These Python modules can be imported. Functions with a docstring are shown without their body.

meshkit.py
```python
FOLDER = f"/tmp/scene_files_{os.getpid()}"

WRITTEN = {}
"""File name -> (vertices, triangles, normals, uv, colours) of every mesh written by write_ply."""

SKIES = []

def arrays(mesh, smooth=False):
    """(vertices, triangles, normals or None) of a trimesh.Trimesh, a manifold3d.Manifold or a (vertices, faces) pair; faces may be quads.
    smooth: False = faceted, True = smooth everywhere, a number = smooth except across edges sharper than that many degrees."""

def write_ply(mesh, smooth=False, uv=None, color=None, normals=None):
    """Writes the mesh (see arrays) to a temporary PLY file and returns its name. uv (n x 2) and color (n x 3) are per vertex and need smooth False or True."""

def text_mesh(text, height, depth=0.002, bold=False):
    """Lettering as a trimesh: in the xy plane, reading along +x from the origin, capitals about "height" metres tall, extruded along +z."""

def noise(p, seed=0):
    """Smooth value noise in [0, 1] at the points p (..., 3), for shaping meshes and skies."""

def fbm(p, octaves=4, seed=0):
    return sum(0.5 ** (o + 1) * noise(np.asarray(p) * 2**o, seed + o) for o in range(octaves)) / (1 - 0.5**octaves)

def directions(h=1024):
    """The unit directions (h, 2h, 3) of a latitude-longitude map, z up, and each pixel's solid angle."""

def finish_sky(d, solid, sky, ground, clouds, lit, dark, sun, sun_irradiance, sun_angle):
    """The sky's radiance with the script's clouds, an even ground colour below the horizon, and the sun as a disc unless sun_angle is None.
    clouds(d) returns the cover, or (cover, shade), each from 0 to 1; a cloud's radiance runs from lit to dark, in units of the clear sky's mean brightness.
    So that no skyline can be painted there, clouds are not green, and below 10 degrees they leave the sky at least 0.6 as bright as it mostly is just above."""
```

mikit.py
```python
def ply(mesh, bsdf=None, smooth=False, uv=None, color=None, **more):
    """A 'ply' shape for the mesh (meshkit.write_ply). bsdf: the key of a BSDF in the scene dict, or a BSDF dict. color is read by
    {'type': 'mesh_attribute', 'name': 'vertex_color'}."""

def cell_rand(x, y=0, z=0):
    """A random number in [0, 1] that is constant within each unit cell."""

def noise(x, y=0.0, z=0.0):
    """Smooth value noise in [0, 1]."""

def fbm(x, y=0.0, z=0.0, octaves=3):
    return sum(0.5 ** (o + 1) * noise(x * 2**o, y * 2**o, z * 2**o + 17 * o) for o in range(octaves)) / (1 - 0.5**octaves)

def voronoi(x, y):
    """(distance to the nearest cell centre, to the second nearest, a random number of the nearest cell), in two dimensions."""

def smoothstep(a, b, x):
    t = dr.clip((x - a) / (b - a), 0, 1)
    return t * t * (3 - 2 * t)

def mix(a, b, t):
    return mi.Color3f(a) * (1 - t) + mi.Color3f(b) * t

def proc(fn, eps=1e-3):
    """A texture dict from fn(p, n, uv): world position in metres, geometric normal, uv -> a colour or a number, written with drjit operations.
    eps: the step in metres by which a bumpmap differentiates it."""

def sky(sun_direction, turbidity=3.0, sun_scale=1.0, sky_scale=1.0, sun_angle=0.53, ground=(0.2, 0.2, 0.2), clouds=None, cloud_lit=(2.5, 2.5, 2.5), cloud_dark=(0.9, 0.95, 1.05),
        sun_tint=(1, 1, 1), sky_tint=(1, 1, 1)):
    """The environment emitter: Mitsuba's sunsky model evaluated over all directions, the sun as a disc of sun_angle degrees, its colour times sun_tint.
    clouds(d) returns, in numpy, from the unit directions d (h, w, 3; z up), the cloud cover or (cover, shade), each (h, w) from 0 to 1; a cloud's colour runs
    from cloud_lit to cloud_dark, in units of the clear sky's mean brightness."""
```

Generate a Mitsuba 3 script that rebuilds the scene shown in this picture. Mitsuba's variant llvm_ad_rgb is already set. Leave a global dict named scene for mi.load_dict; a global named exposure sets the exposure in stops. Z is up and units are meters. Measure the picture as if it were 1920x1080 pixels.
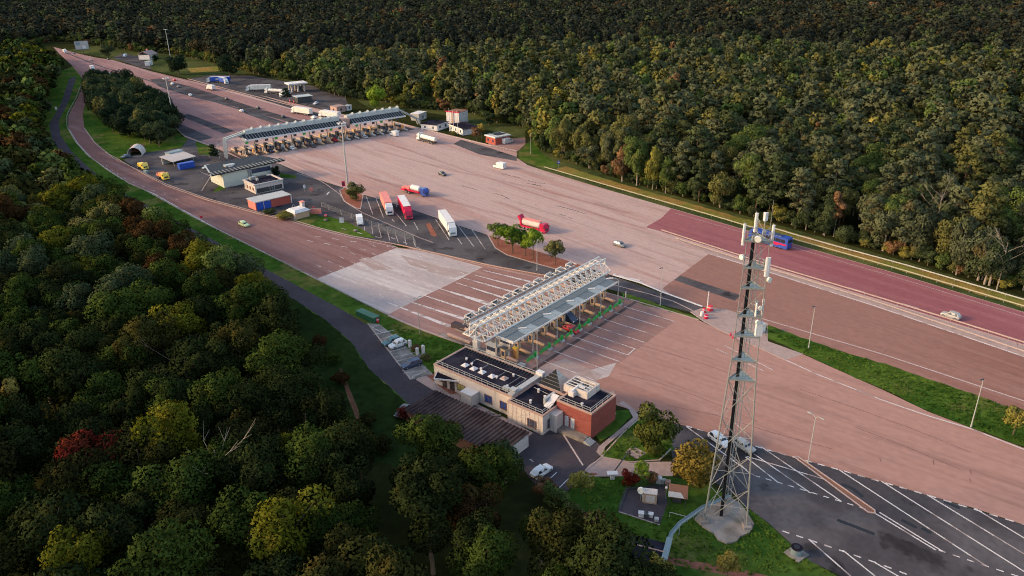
"""Motorway toll plaza in an autumn forest, seen from a drone. Units are metres, z is up."""
import math, random
import numpy as np
import trimesh, shapely
import drjit as dr
import mitsuba as mi
import mikit, meshkit
from mikit import proc, noise, fbm, smoothstep, mix

scene, labels = {}, {}
T4 = mi.ScalarTransform4f

# ------------------------------------------------------------------ camera, sky, exposure
PITCH, ROLL, EYE = math.radians(23.576), math.radians(1.0656), [0.0, 0.0, 79.97]
scene['camera'] = {
    'type': 'perspective', 'fov': 67.89, 'fov_axis': 'x', 'near_clip': 1.0, 'far_clip': 6000.0,
    'to_world': T4().look_at(EYE, [0, math.cos(PITCH), EYE[2] - math.sin(PITCH)],
                             [math.sin(ROLL), math.sin(PITCH) * math.cos(ROLL), math.cos(PITCH) * math.cos(ROLL)])}
scene['sky'] = mikit.sky([-0.935, -0.05, 0.352], turbidity=4, sun_scale=0.47, sky_scale=2.1, sun_angle=7.0, sun_tint=(1.05, 0.95, 0.86), sky_tint=(1.13, 0.95, 0.86), ground=(0.12, 0.1, 0.09))
exposure = 2.82

# ------------------------------------------------------------------ materials
def C(r, g, b):
    return mi.Color3f(r, g, b)

def plain(key, rgb, rough=0.7, metal=0.0, spec=0.3):
    scene[key] = {'type': 'twosided', 'bsdf': {'type': 'principled', 'base_color': {'type': 'rgb', 'value': list(rgb)}, 'roughness': rough, 'metallic': metal, 'specular': spec}}

def diffuse(key, tex):
    scene[key] = {'type': 'twosided', 'bsdf': {'type': 'diffuse', 'reflectance': tex}}

def pave(key, c1, c2, d, joint=7.5, seed=0.0, cont=1.0):
    """Worn paving: long streaks along direction d, patches, grain, thin dark joints."""
    d0, d1 = d
    def fn(p, n, uv):
        u, v = p.x * d0 + p.y * d1, p.y * d0 - p.x * d1
        big = fbm(u * 0.011 + seed, v * 0.045, seed)
        streak = fbm(u * 0.03, v * 0.55, seed + 5.0)
        fine = noise(u * 1.1, v * 1.9, seed + 9.0)
        t = smoothstep(0.32, 0.68, 0.5 + (big - 0.5) * 1.1 + (streak - 0.5) * 0.9)
        col = mix(c1, c2, t) * (0.92 + 0.13 * fine)
        vv = v / joint + 0.02 * noise(u * 0.07, seed)
        k = dr.abs(vv - dr.floor(vv) - 0.5)
        dark = (1 - smoothstep(0.010, 0.022, k)) * smoothstep(0.35, 0.6, noise(u * 0.04, dr.floor(vv) * 3.1 + seed))
        w = v / 1.82
        track = smoothstep(0.30, 0.12, dr.abs(w - dr.floor(w) - 0.5)) * smoothstep(0.35, 0.65, fbm(u * 0.012 + 3, dr.floor(w) * 2.3, seed + 4)) * 0.075
        oil = smoothstep(0.66, 0.8, fbm(u * 0.05 + 31, v * 0.35, seed + 2)) * 0.12
        return col * (1 - 0.22 * cont * dark) * (1 - oil * cont) * (1 - track * cont)
    diffuse(key, proc(fn))

HWY = (0.62, -0.785)
NEAR = (0.768, -0.64)
pave('pink_paving', (0.395, 0.25, 0.222), (0.445, 0.318, 0.288), HWY, 7.2, 1.0)
pave('worn_paving', (0.33, 0.20, 0.178), (0.385, 0.255, 0.238), HWY, 7.2, 1.0)
pave('far_paving', (0.27, 0.155, 0.15), (0.31, 0.19, 0.182), HWY, 7.2, 2.0)
pave('red_paving', (0.25, 0.092, 0.104), (0.28, 0.112, 0.122), HWY, 3.6, 3.0, 0.6)
pave('brown_paving', (0.24, 0.122, 0.099), (0.268, 0.145, 0.12), HWY, 3.7, 4.0, 0.7)
pave('exit_paving', (0.32, 0.172, 0.140), (0.365, 0.208, 0.174), NEAR, 3.7, 5.0)
pave('ramp_paving', (0.205, 0.11, 0.10), (0.25, 0.145, 0.134), (0.72, -0.69), 3.5, 6.0, 0.8)
pave('lane_paving', (0.27, 0.155, 0.136), (0.325, 0.20, 0.18), NEAR, 4.4, 7.0, 0.8)
pave('apron_paving', (0.10, 0.072, 0.066), (0.15, 0.105, 0.096), (0.617, -0.787), 4.5, 9.0)  # for the drain strip and the shade painted under the far canopy
pave('worn_pale', (0.33, 0.245, 0.225), (0.38, 0.30, 0.28), NEAR, 4.4, 8.0, 0.3)
pave('pale_paving', (0.40, 0.335, 0.325), (0.50, 0.445, 0.43), NEAR, 4.4, 8.0, 0.4)

def asphalt_fn(p, n, uv):
    t = fbm(p.x * 0.12, p.y * 0.12, 3.0)
    f = noise(p.x * 1.7, p.y * 1.7, 4.0)
    c = mix((0.062, 0.057, 0.063), (0.100, 0.093, 0.099), smoothstep(0.3, 0.7, t)) * (0.88 + 0.24 * f)
    stain = smoothstep(0.66, 0.78, fbm(p.x * 0.22 + 5, p.y * 0.22, 8.0, 4))
    return c * (1 - 0.45 * stain)
diffuse('asphalt', proc(asphalt_fn))

def path_fn(p, n, uv):
    t = fbm(p.x * 0.2, p.y * 0.2, 1.0)
    return mix((0.055, 0.046, 0.054), (0.085, 0.072, 0.08), t) * (0.9 + 0.2 * noise(p.x * 2, p.y * 2, 3.0))
diffuse('path_asphalt', proc(path_fn))

def grass_fn(p, n, uv):
    a, b = fbm(p.x * 0.09, p.y * 0.09, 2.0), fbm(p.x * 0.8, p.y * 0.8, 7.0)
    c = mix((0.032, 0.074, 0.012), (0.064, 0.108, 0.018), smoothstep(0.3, 0.7, a))
    c = mix(c, (0.15, 0.125, 0.045), smoothstep(0.55, 0.75, fbm(p.x * 0.13 + 9, p.y * 0.13, 4.0)) * 0.55)
    return c * (0.6 + 0.8 * b)
diffuse('grass_ground', proc(grass_fn))

def dry_fn(p, n, uv):
    a, b = fbm(p.x * 0.12, p.y * 0.12, 2.0), fbm(p.x * 0.9, p.y * 0.9, 7.0)
    c = mix((0.24, 0.155, 0.05), (0.15, 0.15, 0.035), smoothstep(0.35, 0.65, a))
    return c * (0.7 + 0.6 * b)
diffuse('dry_grass_ground', proc(dry_fn))

def floor_fn(p, n, uv):
    a, b = fbm(p.x * 0.06, p.y * 0.06, 2.0), fbm(p.x * 0.7, p.y * 0.7, 7.0)
    return mix((0.018, 0.021, 0.008), (0.032, 0.036, 0.012), a) * (0.6 + 0.8 * b)
diffuse('forest_soil', proc(floor_fn))

def lawn_fn(p, n, uv):
    a, b = fbm(p.x * 0.05, p.y * 0.05, 2.0), fbm(p.x * 0.5, p.y * 0.5, 7.0)
    return mix((0.040, 0.055, 0.020), (0.075, 0.085, 0.030), smoothstep(0.3, 0.7, a)) * (0.65 + 0.7 * b)
diffuse('dull_grass', proc(lawn_fn))

def shaded_grass_fn(p, n, uv):
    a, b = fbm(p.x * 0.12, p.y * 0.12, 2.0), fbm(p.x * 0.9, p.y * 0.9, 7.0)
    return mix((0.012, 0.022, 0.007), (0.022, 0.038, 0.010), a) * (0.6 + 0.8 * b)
diffuse('shaded_grass', proc(shaded_grass_fn))  # darker grass colour with the tree shade painted in

def soil_fn(p, n, uv):
    return mix((0.19, 0.07, 0.05), (0.28, 0.12, 0.085), fbm(p.x * 0.5, p.y * 0.5, 3.0)) * (0.8 + 0.4 * noise(p.x * 3, p.y * 3, 1.0))
diffuse('red_soil', proc(soil_fn))

def concrete_fn(p, n, uv):
    a = fbm(p.x * 0.5, p.y * 0.5, p.z * 0.5, 4)
    return mix((0.15, 0.135, 0.122), (0.28, 0.25, 0.23), smoothstep(0.25, 0.75, a)) * (0.9 + 0.2 * noise(p.x * 4, p.y * 4, p.z * 4))
diffuse('concrete', proc(concrete_fn))

def pinkslab_fn(p, n, uv):
    a = fbm(p.x * 0.3, p.y * 0.3, 2.0)
    return mix((0.31, 0.225, 0.205), (0.37, 0.285, 0.265), a) * (0.9 + 0.2 * noise(p.x * 2, p.y * 2, 5.0))
diffuse('pink_concrete', proc(pinkslab_fn))

def brick_fn(p, n, uv):
    w = (p.x + p.y) * 4.2
    r = p.z / 0.075
    row = dr.floor(r)
    col = w + 0.5 * (row - 2 * dr.floor(row / 2))
    m = dr.maximum(1 - smoothstep(0.05, 0.14, dr.abs(r - dr.floor(r) - 0.5) * 2 - 0.0), 0.0)
    t = mikit.cell_rand(dr.floor(col), row)
    return mix((0.22, 0.062, 0.052), (0.31, 0.100, 0.085), t) * (0.9 + 0.2 * fbm(p.x, p.y, p.z))
diffuse('brick_wall', proc(brick_fn))

def render_fn(p, n, uv):
    a = fbm(p.x * 0.4, p.y * 0.4, p.z * 1.2)
    drip = smoothstep(0.56, 0.8, fbm(p.x * 1.7, p.y * 1.7, p.z * 0.18)) * 0.28
    return mix((0.49, 0.43, 0.395), (0.58, 0.52, 0.485), a) * (1 - drip)
diffuse('cream_render', proc(render_fn))

def felt_fn(p, n, uv):
    a = fbm(p.x * 0.35, p.y * 0.35, 6.0)
    return mix((0.016, 0.015, 0.024), (0.034, 0.032, 0.046), smoothstep(0.3, 0.7, a)) * (0.85 + 0.3 * noise(p.x * 2, p.y * 2, 2.0))
diffuse('roof_felt', proc(felt_fn))

def tin_fn(p, n, uv):
    a = fbm(p.x * 0.3, p.y * 0.3, 6.0)
    return mix((0.045, 0.031, 0.032), (0.08, 0.057, 0.055), smoothstep(0.3, 0.7, a)) * (0.8 + 0.4 * noise(p.x * 1.2, p.y * 1.2, 2.0))
diffuse('brown_sheet', proc(tin_fn))

plain('white_paint', (0.58, 0.55, 0.54), 0.5)
def marking_fn(p, n, uv):
    w = smoothstep(0.52, 0.72, fbm(p.x * 0.55, p.y * 0.55, 3.0, 4))
    return mix((0.56, 0.51, 0.50), (0.30, 0.24, 0.23), w)
diffuse('marking', proc(marking_fn))
plain('worn_marking', (0.42, 0.335, 0.32), 0.8)
plain('kerbstone', (0.33, 0.25, 0.235), 0.8)
plain('galvanised', (0.27, 0.28, 0.28), 0.5, 0.2)
plain('pale_steel', (0.36, 0.36, 0.35), 0.5, 0.1)
plain('mast_steel', (0.20, 0.205, 0.20), 0.5, 0.1)
plain('truss_white', (0.58, 0.55, 0.51), 0.5)
plain('canopy_grey', (0.165, 0.178, 0.175), 0.5)
plain('canopy_pale', (0.36, 0.38, 0.36), 0.6)
plain('dark_slate', (0.022, 0.025, 0.032), 0.6, 0.0, 0.12)
plain('black_rubber', (0.018, 0.018, 0.02), 0.7)
plain('dark_metal', (0.05, 0.05, 0.055), 0.5)
plain('cable_black', (0.012, 0.012, 0.014), 0.6)
plain('rim_grey', (0.30, 0.30, 0.32), 0.4, 0.4)
plain('car_glass', (0.02, 0.025, 0.035), 0.12, 0.0, 0.6)
plain('window_glass', (0.04, 0.05, 0.09), 0.15, 0.0, 0.6)
plain('blue_glass', (0.03, 0.06, 0.20), 0.2, 0.0, 0.5)
plain('lamp_glass', (0.65, 0.65, 0.62), 0.2)
plain('lamp_red', (0.35, 0.02, 0.02), 0.3)
plain('beige', (0.42, 0.29, 0.19), 0.7)
plain('salmon', (0.38, 0.25, 0.205), 0.7)
plain('gate_green', (0.03, 0.30, 0.06), 0.5)
plain('teal_metal', (0.19, 0.25, 0.27), 0.5, 0.2)
plain('sign_red', (0.55, 0.03, 0.05), 0.5)
plain('red_pale', (0.62, 0.20, 0.17), 0.6)
plain('yellow_paint', (0.72, 0.48, 0.05), 0.5)
plain('orange_paint', (0.66, 0.30, 0.10), 0.5)
plain('container_blue', (0.02, 0.07, 0.36), 0.5)
plain('bin_green', (0.02, 0.10, 0.055), 0.5)
plain('crimson', (0.48, 0.015, 0.06), 0.4)
plain('rust_roof', (0.17, 0.085, 0.058), 0.8)
plain('bark', (0.10, 0.075, 0.055), 0.9)
plain('pine_bark', (0.10, 0.06, 0.042), 0.9)
plain('grey_bark', (0.24, 0.20, 0.17), 0.9)
plain('dead_bark', (0.075, 0.06, 0.05), 0.9)
plain('wall_grey_green', (0.50, 0.51, 0.44), 0.7)
plain('garage_red', (0.34, 0.075, 0.055), 0.7)
plain('roof_grey', (0.36, 0.36, 0.35), 0.6)
plain('timber_yellow', (0.30, 0.27, 0.09), 0.8)
for _k, _c in dict(white=(0.62, 0.61, 0.60), silver=(0.29, 0.285, 0.28), dark=(0.035, 0.036, 0.042), navy=(0.035, 0.055, 0.11), teal=(0.03, 0.12, 0.14), grey=(0.15, 0.15, 0.16),
                   blue=(0.02, 0.06, 0.30), red=(0.50, 0.02, 0.03), lime=(0.45, 0.56, 0.30), yellow=(0.72, 0.52, 0.06), greygreen=(0.30, 0.36, 0.33), cream=(0.62, 0.60, 0.53)).items():
    scene['paint_' + _k] = {'type': 'twosided', 'bsdf': {'type': 'principled', 'base_color': {'type': 'rgb', 'value': list(_c)}, 'roughness': 0.35, 'specular': 0.5, 'clearcoat': 0.5, 'clearcoat_gloss': 0.8}}

def leaf(key, c1, c2, c3=None, amount=0.25):
    c3 = c3 or c2
    def fn(p, n, uv):
        t = noise(p.x * 0.11, p.y * 0.11, p.z * 0.05)
        b = noise(p.x * 0.75, p.y * 0.75, p.z * 0.75)
        g = noise(p.x * 2.6, p.y * 2.6, p.z * 2.6)
        c = mix(c1, c2, smoothstep(0.25, 0.75, t * 0.6 + b * 0.4))
        c = mix(c, c3, smoothstep(0.68, 0.86, noise(p.x * 0.33 + 7, p.y * 0.33, p.z * 0.33)) * amount)
        return c * (0.55 + 0.55 * b + 0.35 * g)
    diffuse(key, proc(fn))

leaf('leaf_dark', (0.032, 0.046, 0.022), (0.056, 0.072, 0.031), (0.10, 0.085, 0.035))
leaf('leaf_green', (0.050, 0.076, 0.022), (0.084, 0.116, 0.032), (0.15, 0.125, 0.035))
leaf('leaf_olive', (0.076, 0.080, 0.028), (0.118, 0.116, 0.038), (0.15, 0.11, 0.04), 0.35)
leaf('leaf_yellow', (0.135, 0.135, 0.030), (0.20, 0.175, 0.040), (0.22, 0.15, 0.04), 0.4)
leaf('leaf_gold', (0.18, 0.145, 0.035), (0.25, 0.19, 0.045), (0.20, 0.16, 0.04), 0.4)
leaf('leaf_amber', (0.105, 0.082, 0.020), (0.165, 0.120, 0.026), (0.09, 0.09, 0.02), 0.5)
leaf('leaf_rust', (0.125, 0.068, 0.036), (0.175, 0.098, 0.048), (0.10, 0.08, 0.04), 0.5)
leaf('leaf_red', (0.09, 0.014, 0.010), (0.14, 0.024, 0.014), (0.10, 0.04, 0.015))
leaf('leaf_pine', (0.050, 0.062, 0.036), (0.086, 0.096, 0.050), (0.12, 0.080, 0.03), 0.45)
leaf('leaf_far', (0.020, 0.026, 0.020), (0.034, 0.039, 0.027), (0.055, 0.042, 0.028), 0.4)
leaf('leaf_heath', (0.040, 0.034, 0.018), (0.064, 0.050, 0.026), (0.07, 0.04, 0.02), 0.4)
leaf('leaf_deep', (0.012, 0.022, 0.013), (0.022, 0.036, 0.018), (0.03, 0.04, 0.02))
leaf('leaf_lime', (0.12, 0.19, 0.020), (0.19, 0.25, 0.03), (0.22, 0.23, 0.03))
leaf('leaf_shade_dark', (0.012, 0.018, 0.007), (0.024, 0.033, 0.010), (0.05, 0.042, 0.012))  # near-wood leaf set: shade is painted into these darkened copies
leaf('leaf_shade_green', (0.020, 0.033, 0.008), (0.040, 0.060, 0.012), (0.06, 0.05, 0.01))
leaf('leaf_shade_olive', (0.018, 0.020, 0.007), (0.034, 0.036, 0.010), (0.06, 0.04, 0.01), 0.4)
leaf('leaf_shade_rust', (0.026, 0.014, 0.006), (0.046, 0.025, 0.010), (0.05, 0.04, 0.012), 0.5)
leaf('leaf_shade_yellow', (0.05, 0.058, 0.006), (0.10, 0.10, 0.012), (0.12, 0.08, 0.012), 0.4)

# ------------------------------------------------------------------ mesh helpers
def fr(x, y, z=0.0, deg=0.0):
    c, s = math.cos(math.radians(deg)), math.sin(math.radians(deg))
    return np.array([[c, -s, 0, x], [s, c, 0, y], [0, 0, 1, z], [0, 0, 0, 1.0]])

class MB:
    """Collects boxes, tubes and prisms; mesh() is one mesh."""
    def __init__(self):
        self.v, self.f, self.n = [], [], 0
    def add(self, v, f):
        v, f = np.asarray(v, float), np.asarray(f, int)
        if f.shape[1] == 4:
            f = np.vstack([f[:, [0, 1, 2]], f[:, [0, 2, 3]]])
        self.v.append(v); self.f.append(f + self.n); self.n += len(v)
        return self
    def box(self, x0, y0, z0, x1, y1, z1, m=None):
        v = np.array([[x, y, z] for x in (x0, x1) for y in (y0, y1) for z in (z0, z1)], float)
        if m is not None:
            v = v @ m[:3, :3].T + m[:3, 3]
        return self.add(v, [[0, 1, 3, 2], [4, 6, 7, 5], [0, 4, 5, 1], [2, 3, 7, 6], [0, 2, 6, 4], [1, 5, 7, 3]])
    def hexa(self, v):
        """Eight corners: bottom four counter-clockwise, then top four."""
        return self.add(v, [[3, 2, 1, 0], [4, 5, 6, 7], [0, 1, 5, 4], [1, 2, 6, 5], [2, 3, 7, 6], [3, 0, 4, 7]])
    def bar(self, a, b, w, h=None, up=(0, 0, 1)):
        a, b, h = np.array(a, float), np.array(b, float), h or w
        d = (b - a) / (np.linalg.norm(b - a) + 1e-9)
        s = np.cross(d, up)
        s = np.array([1.0, 0, 0]) if np.linalg.norm(s) < 1e-3 else s / np.linalg.norm(s)
        t = np.cross(s, d)
        k = [(-1, -1), (1, -1), (1, 1), (-1, 1)]
        v = [a + s * i * w / 2 + t * j * h / 2 for i, j in k] + [b + s * i * w / 2 + t * j * h / 2 for i, j in k]
        return self.hexa(v)
    def tube(self, a, b, r, r2=None, k=6):
        a, b = np.array(a, float), np.array(b, float)
        r2 = r if r2 is None else r2
        d = (b - a) / (np.linalg.norm(b - a) + 1e-9)
        s = np.cross(d, [0, 0, 1.0]) if abs(d[2]) < 0.95 else np.cross(d, [1.0, 0, 0])
        s /= np.linalg.norm(s); t = np.cross(d, s)
        an = np.arange(k) * 2 * np.pi / k
        ring = np.cos(an)[:, None] * s + np.sin(an)[:, None] * t
        v = np.vstack([a + ring * r, b + ring * r2, [a], [b]])
        i = np.arange(k); j = (i + 1) % k
        f = np.vstack([np.stack([i, j, j + k], 1), np.stack([i, j + k, i + k], 1), np.stack([j, i, i * 0 + 2 * k], 1), np.stack([i + k, j + k, i * 0 + 2 * k + 1], 1)])
        return self.add(v, f)
    def path(self, pts, r, k=5):
        for a, b in zip(pts[:-1], pts[1:]):
            self.tube(a, b, r, k=k)
        return self
    def prism(self, poly, z0, z1):
        """Upright prism over a plan polygon."""
        v, f = trimesh.creation.triangulate_polygon(shapely.Polygon(poly), engine='earcut')
        n = len(v)
        ring = np.array(shapely.Polygon(poly).exterior.coords)[:-1]
        m = len(ring)
        V = np.vstack([np.c_[v, np.full(n, z0)], np.c_[v, np.full(n, z1)], np.c_[ring, np.full(m, z0)], np.c_[ring, np.full(m, z1)]])
        i = np.arange(m); j = (i + 1) % m
        F = np.vstack([f[:, ::-1], f + n, np.stack([2 * n + i, 2 * n + j, 2 * n + m + j], 1), np.stack([2 * n + i, 2 * n + m + j, 2 * n + m + i], 1)])
        return self.add(V, F)
    def profile(self, xz, y0, y1):
        """A profile in x and z, swept along y."""
        v, f = trimesh.creation.triangulate_polygon(shapely.Polygon(xz), engine='earcut')
        n, ring = len(v), np.array(xz, float)
        m = len(ring)
        V = np.vstack([np.c_[v[:, 0], np.full(n, y0), v[:, 1]], np.c_[v[:, 0], np.full(n, y1), v[:, 1]], np.c_[ring[:, 0], np.full(m, y0), ring[:, 1]], np.c_[ring[:, 0], np.full(m, y1), ring[:, 1]]])
        i = np.arange(m); j = (i + 1) % m
        F = np.vstack([f, f[:, ::-1] + n, np.stack([2 * n + i, 2 * n + m + j, 2 * n + j], 1), np.stack([2 * n + i, 2 * n + m + i, 2 * n + m + j], 1)])
        return self.add(V, F)
    def loft(self, secs):
        """Closed sections of equal length joined one to the next and capped."""
        secs = [np.asarray(s, float) for s in secs]
        k = len(secs[0]); V = np.vstack(secs); i = np.arange(k); j = (i + 1) % k; F = []
        for a in range(len(secs) - 1):
            o = a * k
            F += [np.stack([o + i, o + j, o + k + j], 1), np.stack([o + i, o + k + j, o + k + i], 1)]
        e = (len(secs) - 1) * k
        for t in range(1, k - 1):
            F += [np.array([[0, t + 1, t]]), np.array([[e, e + t, e + t + 1]])]
        return self.add(V, np.vstack(F))
    def panel(self, quad, out, t=0.02):
        """A thin slab on a face: quad of four corners, pushed outward."""
        q = np.asarray(quad, float)
        n = np.cross(q[1] - q[0], q[3] - q[0]); n /= np.linalg.norm(n)
        return self.hexa(list(q + n * (out - t)) + list(q + n * out))
    def mesh(self, m=None):
        v, f = np.vstack(self.v), np.vstack(self.f)
        if m is not None:
            v = v @ m[:3, :3].T + m[:3, 3]
            if np.linalg.det(m[:3, :3]) < 0:
                f = f[:, ::-1]
        return v, f

used = {}
def fresh(base):
    used[base] = used.get(base, -1) + 1
    return base if used[base] == 0 else f'{base}_{used[base]:03d}'

def put(base, mb, mat, parent=None, smooth=False, m=None, kind=None):
    key = fresh((parent + '__' if parent else '') + base)
    scene[key] = mikit.ply(mb.mesh(m) if isinstance(mb, MB) else mb, mat, smooth=smooth)
    if kind:
        labels[key] = {'kind': kind}
    return key

def tag(key, label, cat, group=None, kind=None):
    labels[key] = {'label': label, 'category': cat}
    if group:
        labels[key]['group'] = group
    if kind:
        labels[key]['kind'] = kind
    return key

def thing(base, label, cat, group=None):
    return tag(fresh(base), label, cat, group)

def model_part(parts, name, mb, mat, smooth=False, sub=None):
    parts.append((name, mikit.ply(mb.mesh(), None, smooth=smooth), mat))

def place(parts, key, m, paint):
    last = {}
    for name, shape, mat in parts:
        up, _, low = name.rpartition('>')
        k = last[name] = fresh((last[up] if up else key) + '__' + low)
        mat = paint.get(mat, mat)
        scene[k] = {**shape, 'bsdf': {'type': 'ref', 'id': mat}, 'to_world': T4(m)}

# ------------------------------------------------------------------ ground sheets
LEVEL = [0.0]
def sheet(base, poly, mat, level, parent=None, label=None):
    p = shapely.Polygon(poly).buffer(0)
    if 'grass' in mat:                       # ragged edges
        q = shapely.get_coordinates(shapely.segmentize(p.exterior, 1.5))[:-1] if p.geom_type == 'Polygon' else None
        if q is not None:
            r3 = np.c_[q * 0.6, np.zeros(len(q))]
            q = q + 0.55 * np.stack([meshkit.fbm(r3, 2, 1) - 0.5, meshkit.fbm(r3, 2, 7) - 0.5], 1) * 2
            p = shapely.Polygon(q).buffer(0)
    v, f = [], []
    n = 0
    for g in getattr(p, 'geoms', [p]):
        a, b = trimesh.creation.triangulate_polygon(g, engine='earcut')
        v.append(np.c_[a, np.full(len(a), level * 0.005)]); f.append(b + n); n += len(a)
    key = fresh((parent + '__' if parent else '') + base)
    vv, ff = np.vstack(v), np.vstack(f)
    nz = np.cross(vv[ff[:, 1]] - vv[ff[:, 0]], vv[ff[:, 2]] - vv[ff[:, 0]])[:, 2]
    ff[nz < 0] = ff[nz < 0][:, ::-1]
    scene[key] = mikit.ply((vv, ff), mat)
    if not parent:
        labels[key] = {'label': label or base.replace('_', ' '), 'kind': 'structure'}
    return key

def stripe(parent, a, b, w, mat='marking', level=9, base='lane_line', w2=None):
    a, b = np.array(a, float), np.array(b, float)
    d = (b - a) / np.linalg.norm(b - a); s = np.array([-d[1], d[0]]) / 2
    w2 = w if w2 is None else w2
    return sheet(base, [a - s * w, b - s * w2, b + s * w2, a + s * w], mat, level, parent)

def dashes(parent, pts, w, on, off, mat='marking', level=9, base='dash'):
    pts = np.array(pts, float)
    seg = np.linalg.norm(np.diff(pts, axis=0), axis=1); cum = np.r_[0, np.cumsum(seg)]
    at = lambda s: np.array([np.interp(s, cum, pts[:, 0]), np.interp(s, cum, pts[:, 1])])
    s = 0.0
    while s + on < cum[-1]:
        stripe(parent, at(s), at(s + on), w, mat, level, base)
        s += on + off

def ribbon(parent, pts, w, mat='marking', level=9, base='edge_line'):
    line = shapely.LineString(pts).buffer(w / 2, cap_style=2, join_style=2)
    return sheet(base, np.array(line.exterior.coords), mat, level, parent)

def kerb(pts, w=0.28, h=0.13, mat='kerbstone', base='kerb'):
    line = shapely.LineString(pts).buffer(w / 2, cap_style=2, join_style=2)
    p = line if line.geom_type == 'Polygon' else max(line.geoms, key=lambda g: g.area)
    mb = MB()
    if len(p.interiors):
        v, f = trimesh.creation.triangulate_polygon(p, engine='earcut')
        m = trimesh.creation.extrude_polygon(p, h, engine='earcut')
        mb.add(m.vertices, m.faces)
    else:
        mb.prism(np.array(p.exterior.coords)[:-1], 0.0, h)
    k = put(base, mb, mat)
    labels[k] = {'label': 'raised stone kerb', 'kind': 'structure'}
    return k

# ------------------------------------------------------------------ the ground, roads and pavements
sheet('ground', [(-2600, -300), (2600, -300), (2600, 4200), (-2600, 4200)], 'forest_soil', 0, None, 'forest soil and undergrowth')
sheet('grass_bank', [(-360.9,594.36),(-368.66,661.24),(-373.73,696.71),(-319.02,589.14),(-284.31,513.96),(-253.68,443.16),(-234.8,407.35),(-211.86,371.28),(-190.65,341.5),(-150.26,292.97),(-139.96,283.34),(-106.82,247.13),(-88.85,228.43),(-73.4,212.51),(-65.5,204.37),(-53.44,191.93),(-41.14,178.31),(-30.2,167.73),(-26.35,164.02),(-15.34,154.98),(-10.99,150.92),(-13.91,141.41),(-18.24,139.31),(-20.64,130.92),(-18.1,126.9),(-14.3,131.71),(-20.88,124.16),(-15.87,114.42),(-31.32,114.91),(-42.22,127.73),(-53.97,155.22),(-79.46,194.31),(-105.26,225.86),(-145.69,264.63),(-197.52,308.21),(-261.2,409.72)], 'grass_ground', 1, None, 'green grass bank beside the ramp and the service track')
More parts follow.
